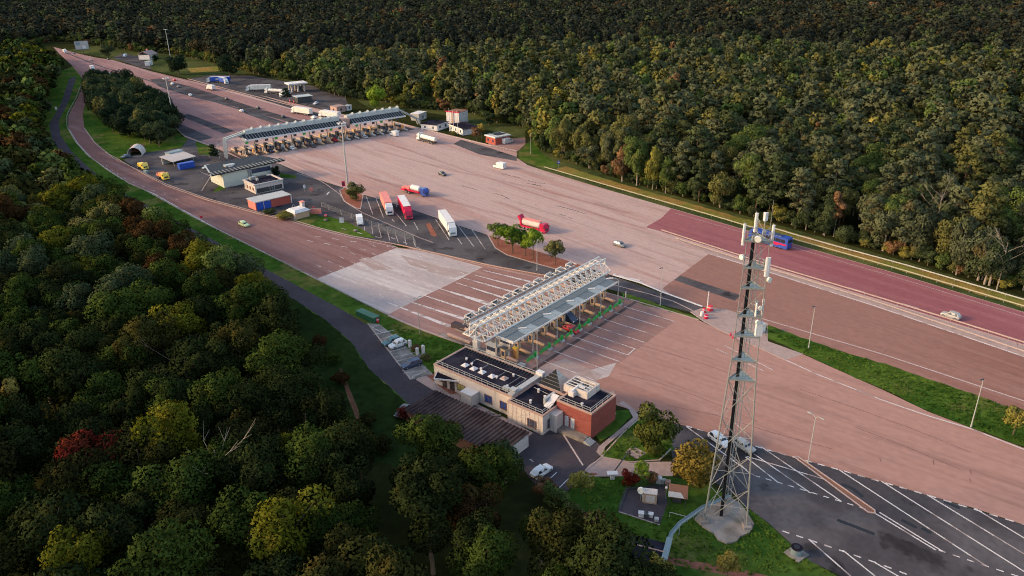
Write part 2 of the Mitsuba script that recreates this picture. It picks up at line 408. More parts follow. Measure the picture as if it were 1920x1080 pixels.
sheet('wood_edge_shade', [(-74.44,201.94),(-54.42,176.61),(-45.32,165.99),(-37.1,154.54),(-30.55,141.35),(-24.97,133.74),(-21.35,127.98),(-16.52,121.28),(-12.98,114.32),(-12.17,103.67),(-30.67,111.67),(-44.33,127.8),(-58.91,155.41),(-71.74,179.69),(-82.18,202.32)], 'shaded_grass', 2, None, 'grass with painted tree shade at the edge of the near wood')  # sheet that puts the shade of the wood into the bank colour
sheet('grass_island', [(-324.7,609.26),(-285.61,529.15),(-248.42,449.12),(-225.87,406.55),(-202.61,370.51),(-177.16,336.51),(-171.07,333.13),(-170.5,342.97),(-154.64,356.45),(-157.83,372.63),(-161.52,380.17),(-181.66,410.88),(-230.48,497.87),(-259.07,530.57),(-282.33,561.47),(-319.49,617.27)], 'grass_ground', 1, None, 'grass around the dark grove beside the ramp')
sheet('right_verge', [(3.26,334.42),(7.42,349.81),(14.49,372.34),(26.33,354.89),(36.87,294.96),(55.21,268.41),(69.93,249.45),(87.24,226.69),(110.07,196.34),(138.8,154.85),(133.15,147.21),(121.92,162.96),(104.81,185.46),(82.54,212.85),(65.97,233.7),(51.98,251.16),(34.34,273.26),(13.81,300.71),(7.61,310.57),(4.4,318),(3.12,323.7)], 'dull_grass', 1, None, 'grass verge along the edge of the forest')
sheet('dry_verge', [(18.26,302.9),(35.09,279.68),(53.02,256.69),(67.2,238.57),(83.94,216.99),(106.39,188.73),(123.56,165.59),(134.8,149.44),(138.02,153.79),(126.39,170.13),(108.94,194),(86.22,223.7),(69.04,245.92),(54.46,264.4),(36.14,288.67),(23.38,307.66)], 'dry_grass_ground', 2, None, 'dry yellow grass along the guard rail')
sheet('far_lawn', [(-448.1,803.72),(-391.42,754.42),(-317.74,674.46),(-289.68,640.73),(-240.13,587.35),(-227.25,605.26),(-199.1,607.37),(-158.83,564.03),(-130.55,540.89),(-108.11,511.17),(-87.64,463.75),(-66.42,420.49),(-59.56,443.57),(-36.64,425.25),(-14.77,387.6),(7.63,358.72),(8.58,398.96),(-16.38,439.22),(-67.71,510.86),(-131.91,622.41),(-237.07,747.24),(-333.07,799.06),(-435.85,867.9)], 'dull_grass', 1, None, 'lawn between the motorway and the far forest')
sheet('dry_lawn', [(-262.87,646.68),(-229.31,661.94),(-208.9,639.26),(-233.81,623.89),(-250.13,620.02)], 'dry_grass_ground', 2, None, 'dry yellow patch of lawn')

PLAZA = [(-480.69,843.72),(-443.97,803.05),(-406.44,761.03),(-382.56,736.49),(-358.45,717.02),(-312.86,663.52),(-285.45,630.8),(-236.9,578.91),(-172.52,516.33),(-133.57,474.05),(-111.24,450.46),(-86.96,425.5),(-65.15,411.51),(-47.12,390.5),(-24.34,364.89),(-10.12,349.07),(3.27,335.43),(3.12,323.7),(7.61,310.57),(13.85,301.54),(34.5,274.66),(52.21,252.37),(66.24,234.77),(82.85,213.76),(105.16,186.18),(112.44,175.99),(122.1,163.25),(138.86,139.75),(113.9,108.72),(97.28,123.5),(79.38,142.98),(66.57,154.05),(60.07,160.38),(54.32,165.89),(46.81,169.58),(40.86,175.93),(34.13,184.49),(27.55,190.29),(19.57,198.06),(7.14,210.53),(-4.5,222.31),(-16.94,234.73),(-34.24,252.8),(-47.97,266.31),(-54.39,272.11),(-63.4,281.9),(-71.85,289.94),(-84.59,303.57),(-98.74,321.14),(-118.86,331.09),(-139.11,355.2),(-151.88,368.62),(-161.58,378.96),(-182.85,413.83),(-227.63,493.6),(-265.04,538.04),(-283.57,564.1),(-323.81,609.14),(-354.46,652.75),(-387.47,698.7),(-440.45,779.52)]
sheet('plaza_pavement', PLAZA, 'pink_paving', 3, None, 'broad pink paving of the main toll plaza')
sheet('far_motorway', [(-480.69,843.72),(-443.97,803.05),(-406.44,761.03),(-382.56,736.49),(-358.45,717.02),(-312.86,663.52),(-285.45,630.8),(-236.9,578.91),(-167.15,499),(-103.72,421.04),(-88.85,405.17),(-139.5,371.09),(-139.11,355.2),(-151.88,368.62),(-161.58,378.96),(-182.85,413.83),(-227.63,493.6),(-265.04,538.04),(-283.57,564.1),(-323.81,609.14),(-354.46,652.75),(-387.47,698.7),(-440.45,779.52)], 'far_paving', 4, None, 'dusky pink motorway beyond the far canopy')
sheet('pale_lanes', [(-234.79,573.41),(-165.86,494.83),(-104.41,424.13),(-93.62,429.23),(-111.24,450.46),(-133.57,474.05),(-172.52,516.33)], 'pink_paving', 5, 'far_motorway')
for q in ([(-267.69,585.42),(-262.08,590.12),(-220.72,544.48),(-147.26,454.1),(-111.47,414.4),(-115.87,409.07),(-142.69,438.76),(-164.23,462.77),(-204.29,501.04),(-244.22,547.25)], [(-163.64,460.96),(-154.17,453.1),(-122.03,413.94),(-124.15,407.02),(-149.39,437.81)], [(-187.25,436.74),(-184.75,442.88),(-140.78,390.99),(-144.18,384.89)], [(-187.15,425.95),(-181.64,418.04),(-146.88,376.49),(-150.28,368.48),(-164.11,384.11),(-178.43,406.4)],
          [(-233.78,575.9),(-168.46,503.23),(-128.35,453.9),(-105.66,425.77),(-108.19,436.97),(-131.63,466.53),(-173.22,518.58),(-211.42,560.37)]):
    sheet('asphalt_lane', q, 'asphalt', 6, 'far_motorway')
ribbon('far_motorway', [(-443.82,793.68),(-344.17,667.89),(-273.57,588.85),(-207.54,509.64),(-148.42,442.55),(-117.83,407.84)], 1.6, 'dark_slate', 7, 'tar_strip')
sheet('red_carriageway', [(54.77,248.57),(66.1,234.23),(82.69,213.31),(104.98,185.82),(112.26,175.66),(121.92,162.96),(138.5,139.3),(130.05,128.81),(111.99,147.06),(90.64,172.7),(71.04,195.1),(58.62,211.4),(47.15,225.39),(43.03,229.72),(49.61,238.49)], 'red_paving', 4, None, 'dark red carriageway under the guard rail')
sheet('brown_carriageway', [(57.12,205.3),(69.71,190.9),(88.58,168.05),(108.59,141.62),(123.99,121.28),(110.35,104.31),(92.18,123.49),(78.86,137.93),(70.68,145.23),(59.28,157.88),(54.24,165.59),(46.88,169.89),(40.93,176.26),(39.13,181.09)], 'brown_paving', 4, None, 'brown carriageway beside the grass median')
sheet('median_strip', [(46.97,224.4),(58.18,209.62),(70.79,194.33),(90.22,171.75),(111.53,146.33),(129.42,128.02),(124.57,122),(108.88,142.08),(88.85,168.66),(69.83,191.27),(57.23,205.72)], 'pink_concrete', 5, None, 'stony strip between the two carriageways')
sheet('asphalt_patch', [(45.6,189.42),(58.04,175.81),(55.68,172.66),(50.62,178.16),(43.29,186.58)], 'asphalt', 6, 'brown_carriageway')
ribbon('plaza_pavement', [(-78.61,380.45),(-47.45,343.57),(-16.44,302.04),(8.49,270.09),(29.09,243.67),(43.35,227.64)], 1.5, 'worn_paving', 5, 'worn_strip')
ribbon('plaza_pavement', [(-92,327.15),(-54.16,294.16),(-18.3,258.62),(7.36,236.02)], 2.0, 'worn_paving', 5, 'worn_strip')
ribbon('plaza_pavement', [(-62.23,344.75),(-25.38,306.05),(8.72,277.09),(39.91,244.17)], 1.5, 'worn_paving', 5, 'worn_strip')
sheet('grey_lane', [(-23.12,361.31),(-10.02,344.77),(3.14,325.6),(3.04,318.11),(-13,330.73),(-26.13,352.56)], 'asphalt', 5, 'plaza_pavement')
sheet('forecourt', [(-10.12,349.07),(-8.84,360.11),(7.74,363.34),(7.42,349.81),(3.26,334.42)], 'lane_paving', 4, None, 'brown forecourt of the small brick office')

# ramp and the near toll plaza
sheet('ramp', [(-382.34,690.71),(-319.02,589.14),(-284.31,513.96),(-253.68,443.16),(-234.8,407.35),(-211.86,371.28),(-190.65,341.5),(-170.67,316.56),(-150.26,292.97),(-139.96,283.34),(-106.82,247.13),(-88.85,228.43),(-73.4,212.51),(-65.5,204.37),(-53.44,191.93),(-34.35,215.42),(-36.91,218.8),(-49.77,225.78),(-61.86,234.11),(-73.44,243.47),(-86.63,251.77),(-111.76,270.36),(-134.45,290.38),(-158.7,316.57),(-177.16,336.51),(-202.61,370.51),(-225.87,406.55),(-248.42,449.12),(-285.61,529.15),(-323.81,609.14),(-358.07,659.78)], 'ramp_paving', 4, None, 'curving dusky pink slip road')
sheet('near_plaza', [(-53.44,191.93),(-34.35,215.42),(-26.31,212.28),(-4.84,198.48),(9.47,190.42),(29.1,175.15),(32.62,171.14),(37.67,167.82),(40.97,164.97),(44.24,161.91),(46.47,158.7),(48.47,155.87),(52.31,150.96),(57.96,142.86),(62.72,144.34),(69.82,133.9),(72.88,129.63),(77.88,121.38),(88.55,109.52),(101.86,93.76),(91.3,80.63),(76.58,90.34),(71.29,94.24),(65.53,97.6),(59.97,101.13),(54.29,104.4),(48.11,108),(44.24,110.28),(35.08,115.94),(31.67,118.11),(29.24,119.24),(23.88,122.84),(19.89,125.6),(16.74,131.63),(5.24,138.45),(-11.05,152.2),(-15.34,154.98),(-21.17,159.55),(-26.35,164.02),(-30.2,167.73)], 'exit_paving', 4, None, 'brownish pink paving of the near toll plaza')
sheet('concrete_patch', [(-53.44,191.93),(-34.61,214.97),(-26.27,211.83),(-8.13,198.24),(-15.31,188.27),(-22.1,179.8),(-30.54,168.35)], 'pale_paving', 5, 'near_plaza')
sheet('lane_apron', [(-8.13,198.24),(9.47,190.42),(29.1,175.15),(32.96,170.81),(37.86,161.03),(22.41,141.88),(10.71,137.14),(5.24,138.45),(-11.05,152.2),(-30.2,167.73),(-30.54,168.35),(-22.1,179.8),(-15.31,188.27)], 'lane_paving', 5, 'near_plaza')
for q in ([(-44.39,205.82),(-41.93,207.82),(-32.8,197.87),(-38.7,197.37)], [(-32.73,209.08),(-24.37,203.54),(-16.22,195.87),(-19.02,193.69),(-28.66,200.88)], [(-21.02,200.09),(-11.69,194.1),(-15.88,190.51),(-23.67,196.24)]):
    sheet('worn_patch', q, 'worn_pale', 6, 'near_plaza')
sheet('pale_slab', [(16.14,139.38),(22.02,142.36),(19.6,136.6),(16.91,135.19)], 'pale_paving', 6, 'near_plaza')
sheet('pale_slab', [(4.76,140.71),(11.25,144.65),(18.47,137.3),(15.52,132.29),(9.43,134.4),(5.21,137.78)], 'pink_concrete', 6, 'near_plaza')
sheet('concrete_apron', [(43.27,166.67),(46.67,168.96),(52.25,167.8),(59.89,159.82),(57.03,150.77),(62.8,144.57),(57.95,142.15),(48.47,155.87),(45.23,161.29)], 'pink_concrete', 6, None, 'pale concrete apron at the tip of the median')
sheet('median_grass', [(58.14,158.21),(59.54,158.71),(70.97,145.95),(79.16,138.59),(92.51,124.04),(110.92,105.03),(101.86,93.76),(88.74,109.83),(77.97,121.56),(72.97,129.83),(69.91,134.11),(62.8,144.57),(57.44,152.05)], 'grass_ground', 6, None, 'bright green grass median')
sheet('grass_wedge', [(28.17,179.19),(38.08,169.96),(44.5,163.05),(44.24,161.91),(40.97,164.97),(32.62,171.14),(29.1,175.15)], 'grass_ground', 6, None, 'narrow wedge of grass behind the toll lanes')

# service road, lay-by and compound
sheet('service_road', [(-171.07,333.13),(-170.97,344.03),(-154.21,355.33),(-157.83,372.63),(-160.76,378.89),(-151.44,367.42),(-138.72,354.08),(-118.54,330.11),(-98.48,320.21),(-84.38,302.73),(-71.69,289.17),(-63.25,281.16),(-54.27,271.42),(-47.87,265.64),(-34.17,252.19),(-16.91,234.2),(-4.5,221.82),(7.13,210.08),(19.54,197.67),(27.5,189.92),(40.8,175.61),(46.74,169.27),(43.27,166.67),(38.14,170.27),(28.17,179.19),(19.81,185.16),(9.5,191.17),(-4.85,199.28),(-26.36,212.73),(-37.04,219.76),(-49.96,226.78),(-62.1,235.18),(-73.73,244.62),(-86.99,252.98),(-112.26,271.74),(-135.09,291.94),(-159.52,318.4)], 'asphalt', 5, None, 'grey asphalt service road and truck lay-by')
sheet('tree_island', [(-64.17,277.63),(-63.4,281.9),(-60.17,280.96),(-54.27,271.42),(-52.29,254.51),(-54.21,255.85),(-59.99,264.44)], 'red_soil', 6, None, 'kerbed island of red soil')
sheet('tree_bed', [(-7.2,224.92),(-4.5,222.31),(7.14,210.53),(19.87,198.05),(18.24,193.03),(11.97,196.06),(4.71,202.07),(-1.38,207.46),(-4.72,213.39)], 'red_soil', 6, None, 'bed of red soil under the young trees')
sheet('lawn', [(3.93,331.38),(8.16,349.74),(13.43,358.24),(13.47,334.63),(18.06,318.82),(20.75,307.86),(14.01,304.9),(7.7,314.12),(4.45,320.78)], 'grass_ground', 2, None, 'bright lawn at the forest corner by the brick office')
sheet('lawn', [(-73.11,242.89),(-68.69,248.34),(-60.94,246.15),(-52.28,238.38),(-45.54,229.56),(-42.18,224.38),(-49.87,226.28),(-61.98,234.64)], 'grass_ground', 7, None, 'small lawn between the hut and the slip road')
sheet('lawn', [(-153.13,369.89),(-140.54,356.41),(-133.07,338.06),(-141.13,341.7)], 'grass_ground', 7, None, 'green lawn at the foot of the far canopy')
sheet('lawn', [(-112.13,278.65),(-115.24,298.4),(-109.21,284.95),(-110.41,280.67)], 'grass_ground', 7, None, 'bright green corner of grass by the tall blank wall')
sheet('lawn', [(-94.59,305.95),(-86.17,301.21),(-85.59,296.34),(-92.1,298.39)], 'grass_ground', 7, None, 'strip of grass beside the clipped cone')
sheet('lawn', [(-70.39,247.86),(-70.18,250.78),(-65.93,252.31),(-65.68,248.75),(-67.22,245.94)], 'grass_ground', 7, None, 'tiny planted island beside the gate')
sheet('traffic_island', [(48.07,108.15),(48.8,108.13),(55.74,94.18),(55.5,93.44),(54.55,93.72)], 'rust_roof', 8, None, 'long narrow kerbed island at the foot of the lamp')
sheet('lorry_park', [(29.24,119.24),(31.67,118.11),(44.24,110.28),(48.11,108),(54.29,104.4),(65.53,97.6),(76.58,90.34),(91.3,80.63),(76.09,61.72),(51.44,74.95),(41.91,83.62),(38.42,91.85),(35.71,96.38),(35.29,98.2),(32.74,101.65),(27,107.14),(27.49,111.44),(25.89,119.88)], 'asphalt', 5, None, 'grey asphalt lorry park with white bays')
sheet('service_track', [(-347.87,592.74),(-335.22,599.35),(-335.78,610.68),(-282.71,499.52),(-250.73,427.43),(-229.62,389.76),(-204.86,352.93),(-193.56,337.76),(-156.23,289.58),(-132.7,265.75),(-96.79,228.86),(-75.73,206.14),(-57.01,186.97),(-42.62,171.94),(-34.43,162.64),(-21.69,137.24),(-16.45,131.79),(-13.93,126.76),(-16.52,121.28),(-21.42,128.57),(-24.97,133.74),(-30.55,141.35),(-37.1,154.54),(-45.32,165.99),(-54.42,176.61),(-72.58,195.9),(-93.75,220.43),(-129.04,257.34),(-149.86,276.2),(-182.39,317.4),(-207.71,348.96),(-229.22,381.05),(-251.27,418.68),(-278.02,479.9),(-335.22,599.35)], 'path_asphalt', 2, None, 'shaded asphalt service track')
sheet('car_bays', [(-34.75,163.8),(-31.71,163.09),(-25.48,154.07),(-18.46,141.58),(-16.85,138.82),(-21.31,136.79)], 'concrete', 6, None, 'pale parking bays for charging cars')
sheet('yard', [(-18.24,139.31),(-14.3,131.71),(-6.65,126.51),(-0.46,120.75),(3.41,116.8),(7.52,120.49),(14.35,114.27),(15.87,111.01),(10.57,103.99),(8,99.25),(2.93,102.52),(-0.54,110.74),(-6.31,115.76),(-16.69,123.1),(-21.31,136.79)], 'path_asphalt', 3, None, 'asphalt yard behind the service building')
sheet('yard_gravel', [(-19.48,140.48),(-14.62,135.91),(-6.65,126.51),(-0.46,120.75),(3.41,116.8),(1.9,115.17),(-6.56,123.68),(-15.7,131.76),(-20.2,136.75)], 'pink_concrete', 4, None, 'strip of stones along the service building')
sheet('red_step', [(-18.13,138.2),(-16.56,139.25),(-12.33,134.34),(-10.01,131.56),(-12.63,130.64)], 'red_soil', 5, None, 'red paving at the entrance')
sheet('concrete_path', [(15,109.17),(19.55,107.37),(24.15,107.53),(27.06,107.44),(26.27,103.52),(19.01,103.74),(10.55,103.84),(12.65,106.98)], 'pink_concrete', 4, None, 'pale concrete path')
sheet('footpath', [(14.78,112.15),(19.53,117.81),(22.32,121.25),(21.88,124.39),(20.28,126.16),(21.24,127.09),(23.04,123.98),(23.57,121.57),(20.24,117.27),(16,112.12),(15,109.17),(14.23,110.59)], 'pink_concrete', 6, None, 'narrow footpath curving round the lawn')
sheet('lawn', [(14.09,116.45),(19.39,123.36),(21.57,123.66),(21.85,121.44),(19.14,117.82),(15.49,113.42)], 'grass_ground', 5, None, 'lawn at the foot of the brick wall')
sheet('lawn', [(15.04,109.48),(19.71,116.27),(23.36,120.85),(28.51,118.04),(27.86,111.42),(25.17,108.1),(19.59,107.67)], 'grass_ground', 6, None, 'lawn around the round green tree')
sheet('paved_square', [(19.26,110.43),(20.85,112.28),(22.92,110.01),(20.99,108.38)], 'pink_concrete', 7, None, 'small paved square on the lawn')
sheet('lawn', [(10.53,103.56),(18.97,103.45),(26.27,103.52),(31.77,101.26),(35.68,96.25),(38.38,91.74),(41.87,83.51),(51.39,74.87),(35.62,70.17),(20.17,77.53),(14,85.71),(6.03,95.19),(8,99.25)], 'grass_ground', 4, None, 'dark green grass around the mast')
sheet('compound_slab', [(18.19,100.57),(24.38,101.07),(24.05,96.71),(21.88,91.83),(15.96,95.03)], 'path_asphalt', 5, None, 'gravel slab of the equipment compound')
sheet('dirt_path', [(13.78,90.17),(16.77,88.72),(22.38,84.96),(32.33,82.11),(37.62,79.98),(36.57,79.04),(30.51,80.95),(21.39,83.83),(13.63,89.03)], 'red_soil', 5, None, 'narrow trodden dirt path')
sheet('dirt_path', [(-37.2,142.28),(-36.74,142.26),(-32.84,132.37),(-30.17,125.79),(-29.04,121.7),(-29.85,121.73),(-31.14,125.44),(-33.51,131.38)], 'red_soil', 2, None, 'trodden track on the dark bank')
# service area beyond the motorway
sheet('service_area', [(-239.04,584.51),(-227.25,605.26),(-195.43,595.45),(-158.14,561.4),(-128.93,533.66),(-105.6,498.31),(-94.11,455.58),(-94.89,435.67),(-111.63,452.21),(-134.07,475.96),(-173.22,518.58)], 'asphalt', 4, None, 'asphalt lorry park beside the far motorway')
sheet('service_area', [(-366.53,734.05),(-371.56,768.58),(-335.83,729.38),(-291.12,644.11),(-307.94,659.48)], 'asphalt', 4, None, 'asphalt side road by the pink-roofed house')

# kerbs
kerb([(3.27,335.43),(-10.12,349.07),(-24.34,364.89),(-47.12,390.5),(-65.15,411.51)], 0.5, 0.4)
kerb([(44.18,162.2),(37.67,167.82),(29.1,175.15),(9.48,190.79),(-4.84,198.88),(-26.31,212.28),(-36.98,219.28),(-49.87,226.28),(-61.98,234.64),(-73.58,244.05),(-86.81,252.37),(-112.01,271.05),(-134.77,291.16),(-159.11,317.48),(-177.16,336.51),(-202.61,370.51),(-225.87,406.55)], 0.3)
kerb([(-139.11,355.2),(-151.88,368.62),(-161.58,378.96),(-182.85,413.83)], 0.4, 0.3)
kerb([(-87.02,304.57),(-75.92,294.09),(-71.19,286.86),(-63.32,273.38),(-58.52,261.77),(-50.81,250.21),(-39.38,236.55),(-28.44,223.62),(-23.89,219.05)], 0.25, 0.05)
kerb([(-64.17,277.63),(-63.4,281.9),(-60.17,280.96),(-54.27,271.42),(-52.29,254.51),(-54.21,255.85),(-59.99,264.44),(-64.17,277.63)], 0.3)
kerb([(-7.2,224.92),(-4.72,213.39),(-1.38,207.46),(4.71,202.07),(11.97,196.06),(18.24,193.03),(26.16,190.74)], 0.3)
kerb([(27.6,190.67),(34.19,184.84),(38.47,179.06),(40.93,176.26),(46.81,169.58)], 0.5, 0.12, 'white_paint')
kerb([(26.09,184.51),(34.83,177.87),(40.28,173.03),(44.05,167.24)], 0.25, 0.1)
kerb([(48.07,108.15),(48.8,108.13),(55.74,94.18),(55.5,93.44),(54.55,93.72),(48.07,108.15)], 0.2, 0.15)
kerb([(43.27,166.67),(45.23,161.29),(48.47,155.87),(57.95,142.15)], 0.3, 0.12)
kerb([(-30.2,167.73),(-26.35,164.02),(-21.17,159.55),(-15.34,154.98),(-11.66,152.23)], 0.5, 0.2)
kerb([(-34.75,163.8),(-21.31,136.79)], 0.3, 0.1)
kerb([(10.55,103.84),(15,109.17),(19.71,116.27),(23.36,120.85)], 0.25, 0.1)
kerb([(15,109.17),(19.57,107.52),(24.78,107.96),(27.43,111.12)], 0.25, 0.1)
kerb([(14.25,116.11),(19.31,122.81)], 0.2, 0.1)
kerb([(16.03,94.91),(18.17,100.43),(24.38,101.07)], 0.3, 0.15, 'dark_metal')
kerb([(16.03,94.91),(21.86,91.71)], 0.2, 0.1)

# ------------------------------------------------------------------ painted markings
NU, NV = np.array([0.64, 0.768]), np.array([0.768, -0.64])
NO = np.array([11.54, 152.07])
nt = lambda u, v: tuple(NO + NU * u + NV * v)
LANES = [24.5, 20.1, 15.4, 10.9, 7.0, 3.6, 0.0, -4.7, -9.7]
for u in LANES:
    stripe('near_plaza', nt(u, 0.6), nt(u, 14.5), 0.22, 'marking', 9)
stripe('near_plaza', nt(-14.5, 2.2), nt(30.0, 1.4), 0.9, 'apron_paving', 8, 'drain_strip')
stripe('near_plaza', nt(3.6, 14.4), nt(7.1, 14.1), 0.22)
for (a, b, w) in (((21.2, -43), (23, -25), 0.9), ((17.2, -43), (18.5, -25), 0.9), ((13.8, -44), (14.8, -25.5), 0.9), ((10.2, -43), (10.4, -26), 0.9), ((4.7, -44), (5.4, -25.5), 2.0), ((-0.9, -44), (-0.4, -25.8), 1.2), ((-5.8, -44), (-4.8, -25), 1.2), ((-9.6, -49), (-9.9, -25.8), 1.3)):
    stripe('near_plaza', nt(*a), nt(*b), 0.25, 'marking', 9, 'lane_wedge', w)
for k in range(8):
    u0 = -8.5 + 4.1 * k
    dashes('near_plaza', [nt(u0 + 4, -84), nt(u0, -45)], 0.18, 2.6, 3.4, 'marking')
dashes('ramp', [(-61.94,226.94),(-42.1,218.61),(-34.29,214.96)], 0.3, 2.4, 4.2, 'marking')
dashes('ramp', [(-63.54,223.1),(-51.6,217.26),(-37.73,211.1)], 0.3, 2.4, 4.2, 'marking')
dashes('ramp', [(-54.97,234.24),(-50.89,230.89),(-35.92,221.12)], 0.3, 2.4, 5.2, 'marking')
dashes('ramp', [(-174.48,324),(-159.91,305.57),(-146.22,291.93),(-132.54,279.27),(-120.15,268.23)], 0.22, 2.2, 7, 'worn_marking')
ribbon('ramp', [(-149.25,292.14),(-134.01,277.96),(-123.06,265.8),(-106.67,247.7),(-95.53,235.49),(-87.14,226.84),(-79.75,219.22),(-73.53,212.96)], 0.35, 'marking', 9)
ribbon('ramp', [(-65.5,204.37),(-59.86,198.41),(-53.76,192.7)], 0.35, 'marking', 9)
ribbon('ramp', [(-231.96,403.02),(-210.69,370.02),(-188.86,339.37),(-170.67,316.56),(-156.07,299.63)], 0.3, 'worn_marking', 9)
ribbon('ramp', [(-72.82,241.76),(-61.62,233.05),(-49.59,224.78),(-35.22,215.92)], 0.25, 'worn_marking', 9)
ribbon('near_plaza', [(-31.06,214.79),(-15.22,204.33),(-2.13,195.57),(8.69,189.33),(14.23,186.14)], 0.25, 'worn_marking', 9)
ribbon('near_plaza', [(55.47,145.83),(62.05,136.34),(71.12,125.74),(77.15,119.95),(82.47,115.75),(88.26,109.06),(97.04,98.41)], 0.3, 'marking', 9)
stripe('near_plaza', (44.69,147.72), (51.98,137.6), 0.2); stripe('near_plaza', (46.77,149.39), (53.99,137.97), 0.2)
ribbon('red_carriageway', [(54.91,243.85),(65.31,231.07),(81.78,210.61),(103.79,183.34),(120.49,160.68),(137.07,137.54)], 0.18, 'worn_marking', 9)
dashes('red_carriageway', [(77.87,189.36),(86.54,179.92),(99.49,165.13),(110.02,150.18),(120.88,138.15)], 0.25, 4.0, 9.5, 'worn_marking')
ribbon('median_strip', [(57.12,205.3),(69.71,190.9),(88.58,168.05),(108.59,141.62),(123.99,121.28)], 0.4, 'marking', 9)
ribbon('brown_carriageway', [(54.57,166.78),(60.34,161.22),(79.7,143.68),(97.86,124.43),(114.39,109.34)], 0.35, 'worn_marking', 9)
ribbon('far_motorway', [(-288.64,574.86),(-233.96,508.4),(-182.84,428.57)], 0.3, 'worn_marking', 9)
ribbon('far_motorway', [(-400.11,751.55),(-354.54,708.79),(-281.33,621.15),(-233.75,570.7)], 0.3, 'worn_marking', 9)
stripe('plaza_pavement', (27.7,191.42), (34.92,185.89), 0.9, 'marking', 9, 'stop_block')
# lay-by bays
for a, b in (([(-52.73,269.28),(-47,248.22)]), ([(-48.86,267.03),(-42.82,244.5)]), ([(-41.58,255.08),(-33.98,235.17)]), ([(-40.3,258.1),(-39.87,256.2)]), ([(-24.94,241.2),(-19.14,221.17)]), ([(-17.32,235.29),(-11.33,215.11)]), ([(-12.43,230.27),(-7.72,212.2)]), ([(-39.69,242.62),(-38.34,239.21)]), ([(-31.96,238.84),(-29.75,231.25)]), ([(-16.58,222.49),(-14.97,217.16)])):
    stripe('service_road', a, b, 0.18, 'marking', 9, 'bay_line')
for a, b in (([(-47.83,235.96),(-46.84,231.18)]), ([(-45.37,235.82),(-43.76,227.94)]), ([(-42.84,234.08),(-40.58,224.78)]), ([(-39.21,229.21),(-37.48,221.69)]), ([(-36.3,226.53),(-34.57,219.62)]), ([(-33.07,223.39),(-31.82,217.13)]), ([(-30.07,220.33),(-28.95,216.05)])):
    stripe('service_road', a, b, 0.16, 'worn_marking', 9, 'bay_line')
stripe('service_road', (-67.99,272.99), (-67.94,276.47), 0.5, 'marking', 9, 'arrow')
stripe('service_road', (-128.75,310.08), (-121.99,302.91), 0.2, 'worn_marking', 9, 'bay_line')
stripe('service_road', (-121.39,301.24), (-117.48,281.14), 0.2, 'worn_marking', 9, 'bay_line')
sheet('brick_strip', [(-27.9,236.97),(-26.6,237.98),(-23.31,225.81),(-23.85,224.35),(-25.16,225.91)], 'red_soil', 8, 'service_road')
# lorry park
for a, b in (([(31.63,117.93),(38.9,104.72)]), ([(39.78,108.41),(43.08,101.35)]), ([(41.42,109.28),(47.38,98.52)]), ([(43.33,111.26),(51.47,96.32)]), ([(54.29,104.4),(66.15,82.07)]), ([(59.97,101.13),(70.71,80.94)]), ([(65.61,97.6),(73.16,83.65)]), ([(71.29,94.24),(75.17,86.84)]), ([(55.36,93.69),(60.71,85.36)]), ([(56.26,93.67),(61.52,85.12)]),
             ([(43.25,88.13),(46.59,80.25)]), ([(47.33,85.71),(50.12,79.87)]), ([(50.86,83.18),(53.67,79.58)])):
    stripe('lorry_park', a, b, 0.24, 'marking', 9, 'bay_line')
stripe('lorry_park', (40.01,108.56), (51.14,101.8), 0.22, 'marking', 9, 'bay_line')
stripe('lorry_park', (38.72,104.73), (39.8,103.26), 0.22, 'marking', 9, 'bay_line')
dashes('lorry_park', [(31.67,118.11),(44.24,110.28),(48.11,108),(54.29,104.4),(65.53,97.6),(76.58,90.34),(83.7,85.63)], 0.3, 1.1, 1.0, 'marking')
dashes('lorry_park', [(39.8,103.26),(43.9,100.91),(51.47,96.32),(55.58,93.81)], 0.22, 0.9, 0.9, 'marking')
dashes('lorry_park', [(61.09,85.35),(66.15,82.07),(70.46,79.37)], 0.22, 0.9, 0.9, 'marking')
dashes('lorry_park', [(39.98,89.93),(43.21,88.02),(51.47,82.85),(55.37,80.03)], 0.26, 1.0, 1.0, 'marking')
# car bays
for a, b in (([(-33.4,161.74),(-30.52,158.56)]), ([(-30.52,158.56),(-27.83,159.83)]), ([(-32.35,157.55),(-28.63,159.31)]), ([(-30.9,154.55),(-26.95,157.87)]), ([(-27.45,149.06),(-23.89,150.92)]), ([(-26.92,147.81),(-22.6,150.12)]), ([(-26.25,146.33),(-21.6,148.58)]), ([(-25.44,144.63),(-20.74,147.08)]), ([(-23.53,140.41),(-19.35,142.53)]), ([(-23.08,139.49),(-18.26,140.66)]), ([(-21.56,137.02),(-18.26,140.66)]), ([(-21.24,138.1),(-18.87,140.01)]), ([(-33.4,161.74),(-31.66,162.81)])):
    stripe('car_bays', a, b, 0.14, 'marking', 9, 'bay_line')
for a, b in (([(4.12,101.38),(6.98,105.1)]), ([(6.03,99.57),(8.92,103.47)]), ([(2.5,108.95),(3.12,108.17)])):
    stripe('yard', a, b, 0.16, 'marking', 9, 'bay_line')
stripe('yard', (8.35,117.83), (11.55,106.86), 0.3, 'worn_marking', 9, 'drain_line')
sheet('grating', [(11.63,104.81),(13.69,104.75),(13.62,104.18),(11.57,104.24)], 'red_soil', 6, 'concrete_path')

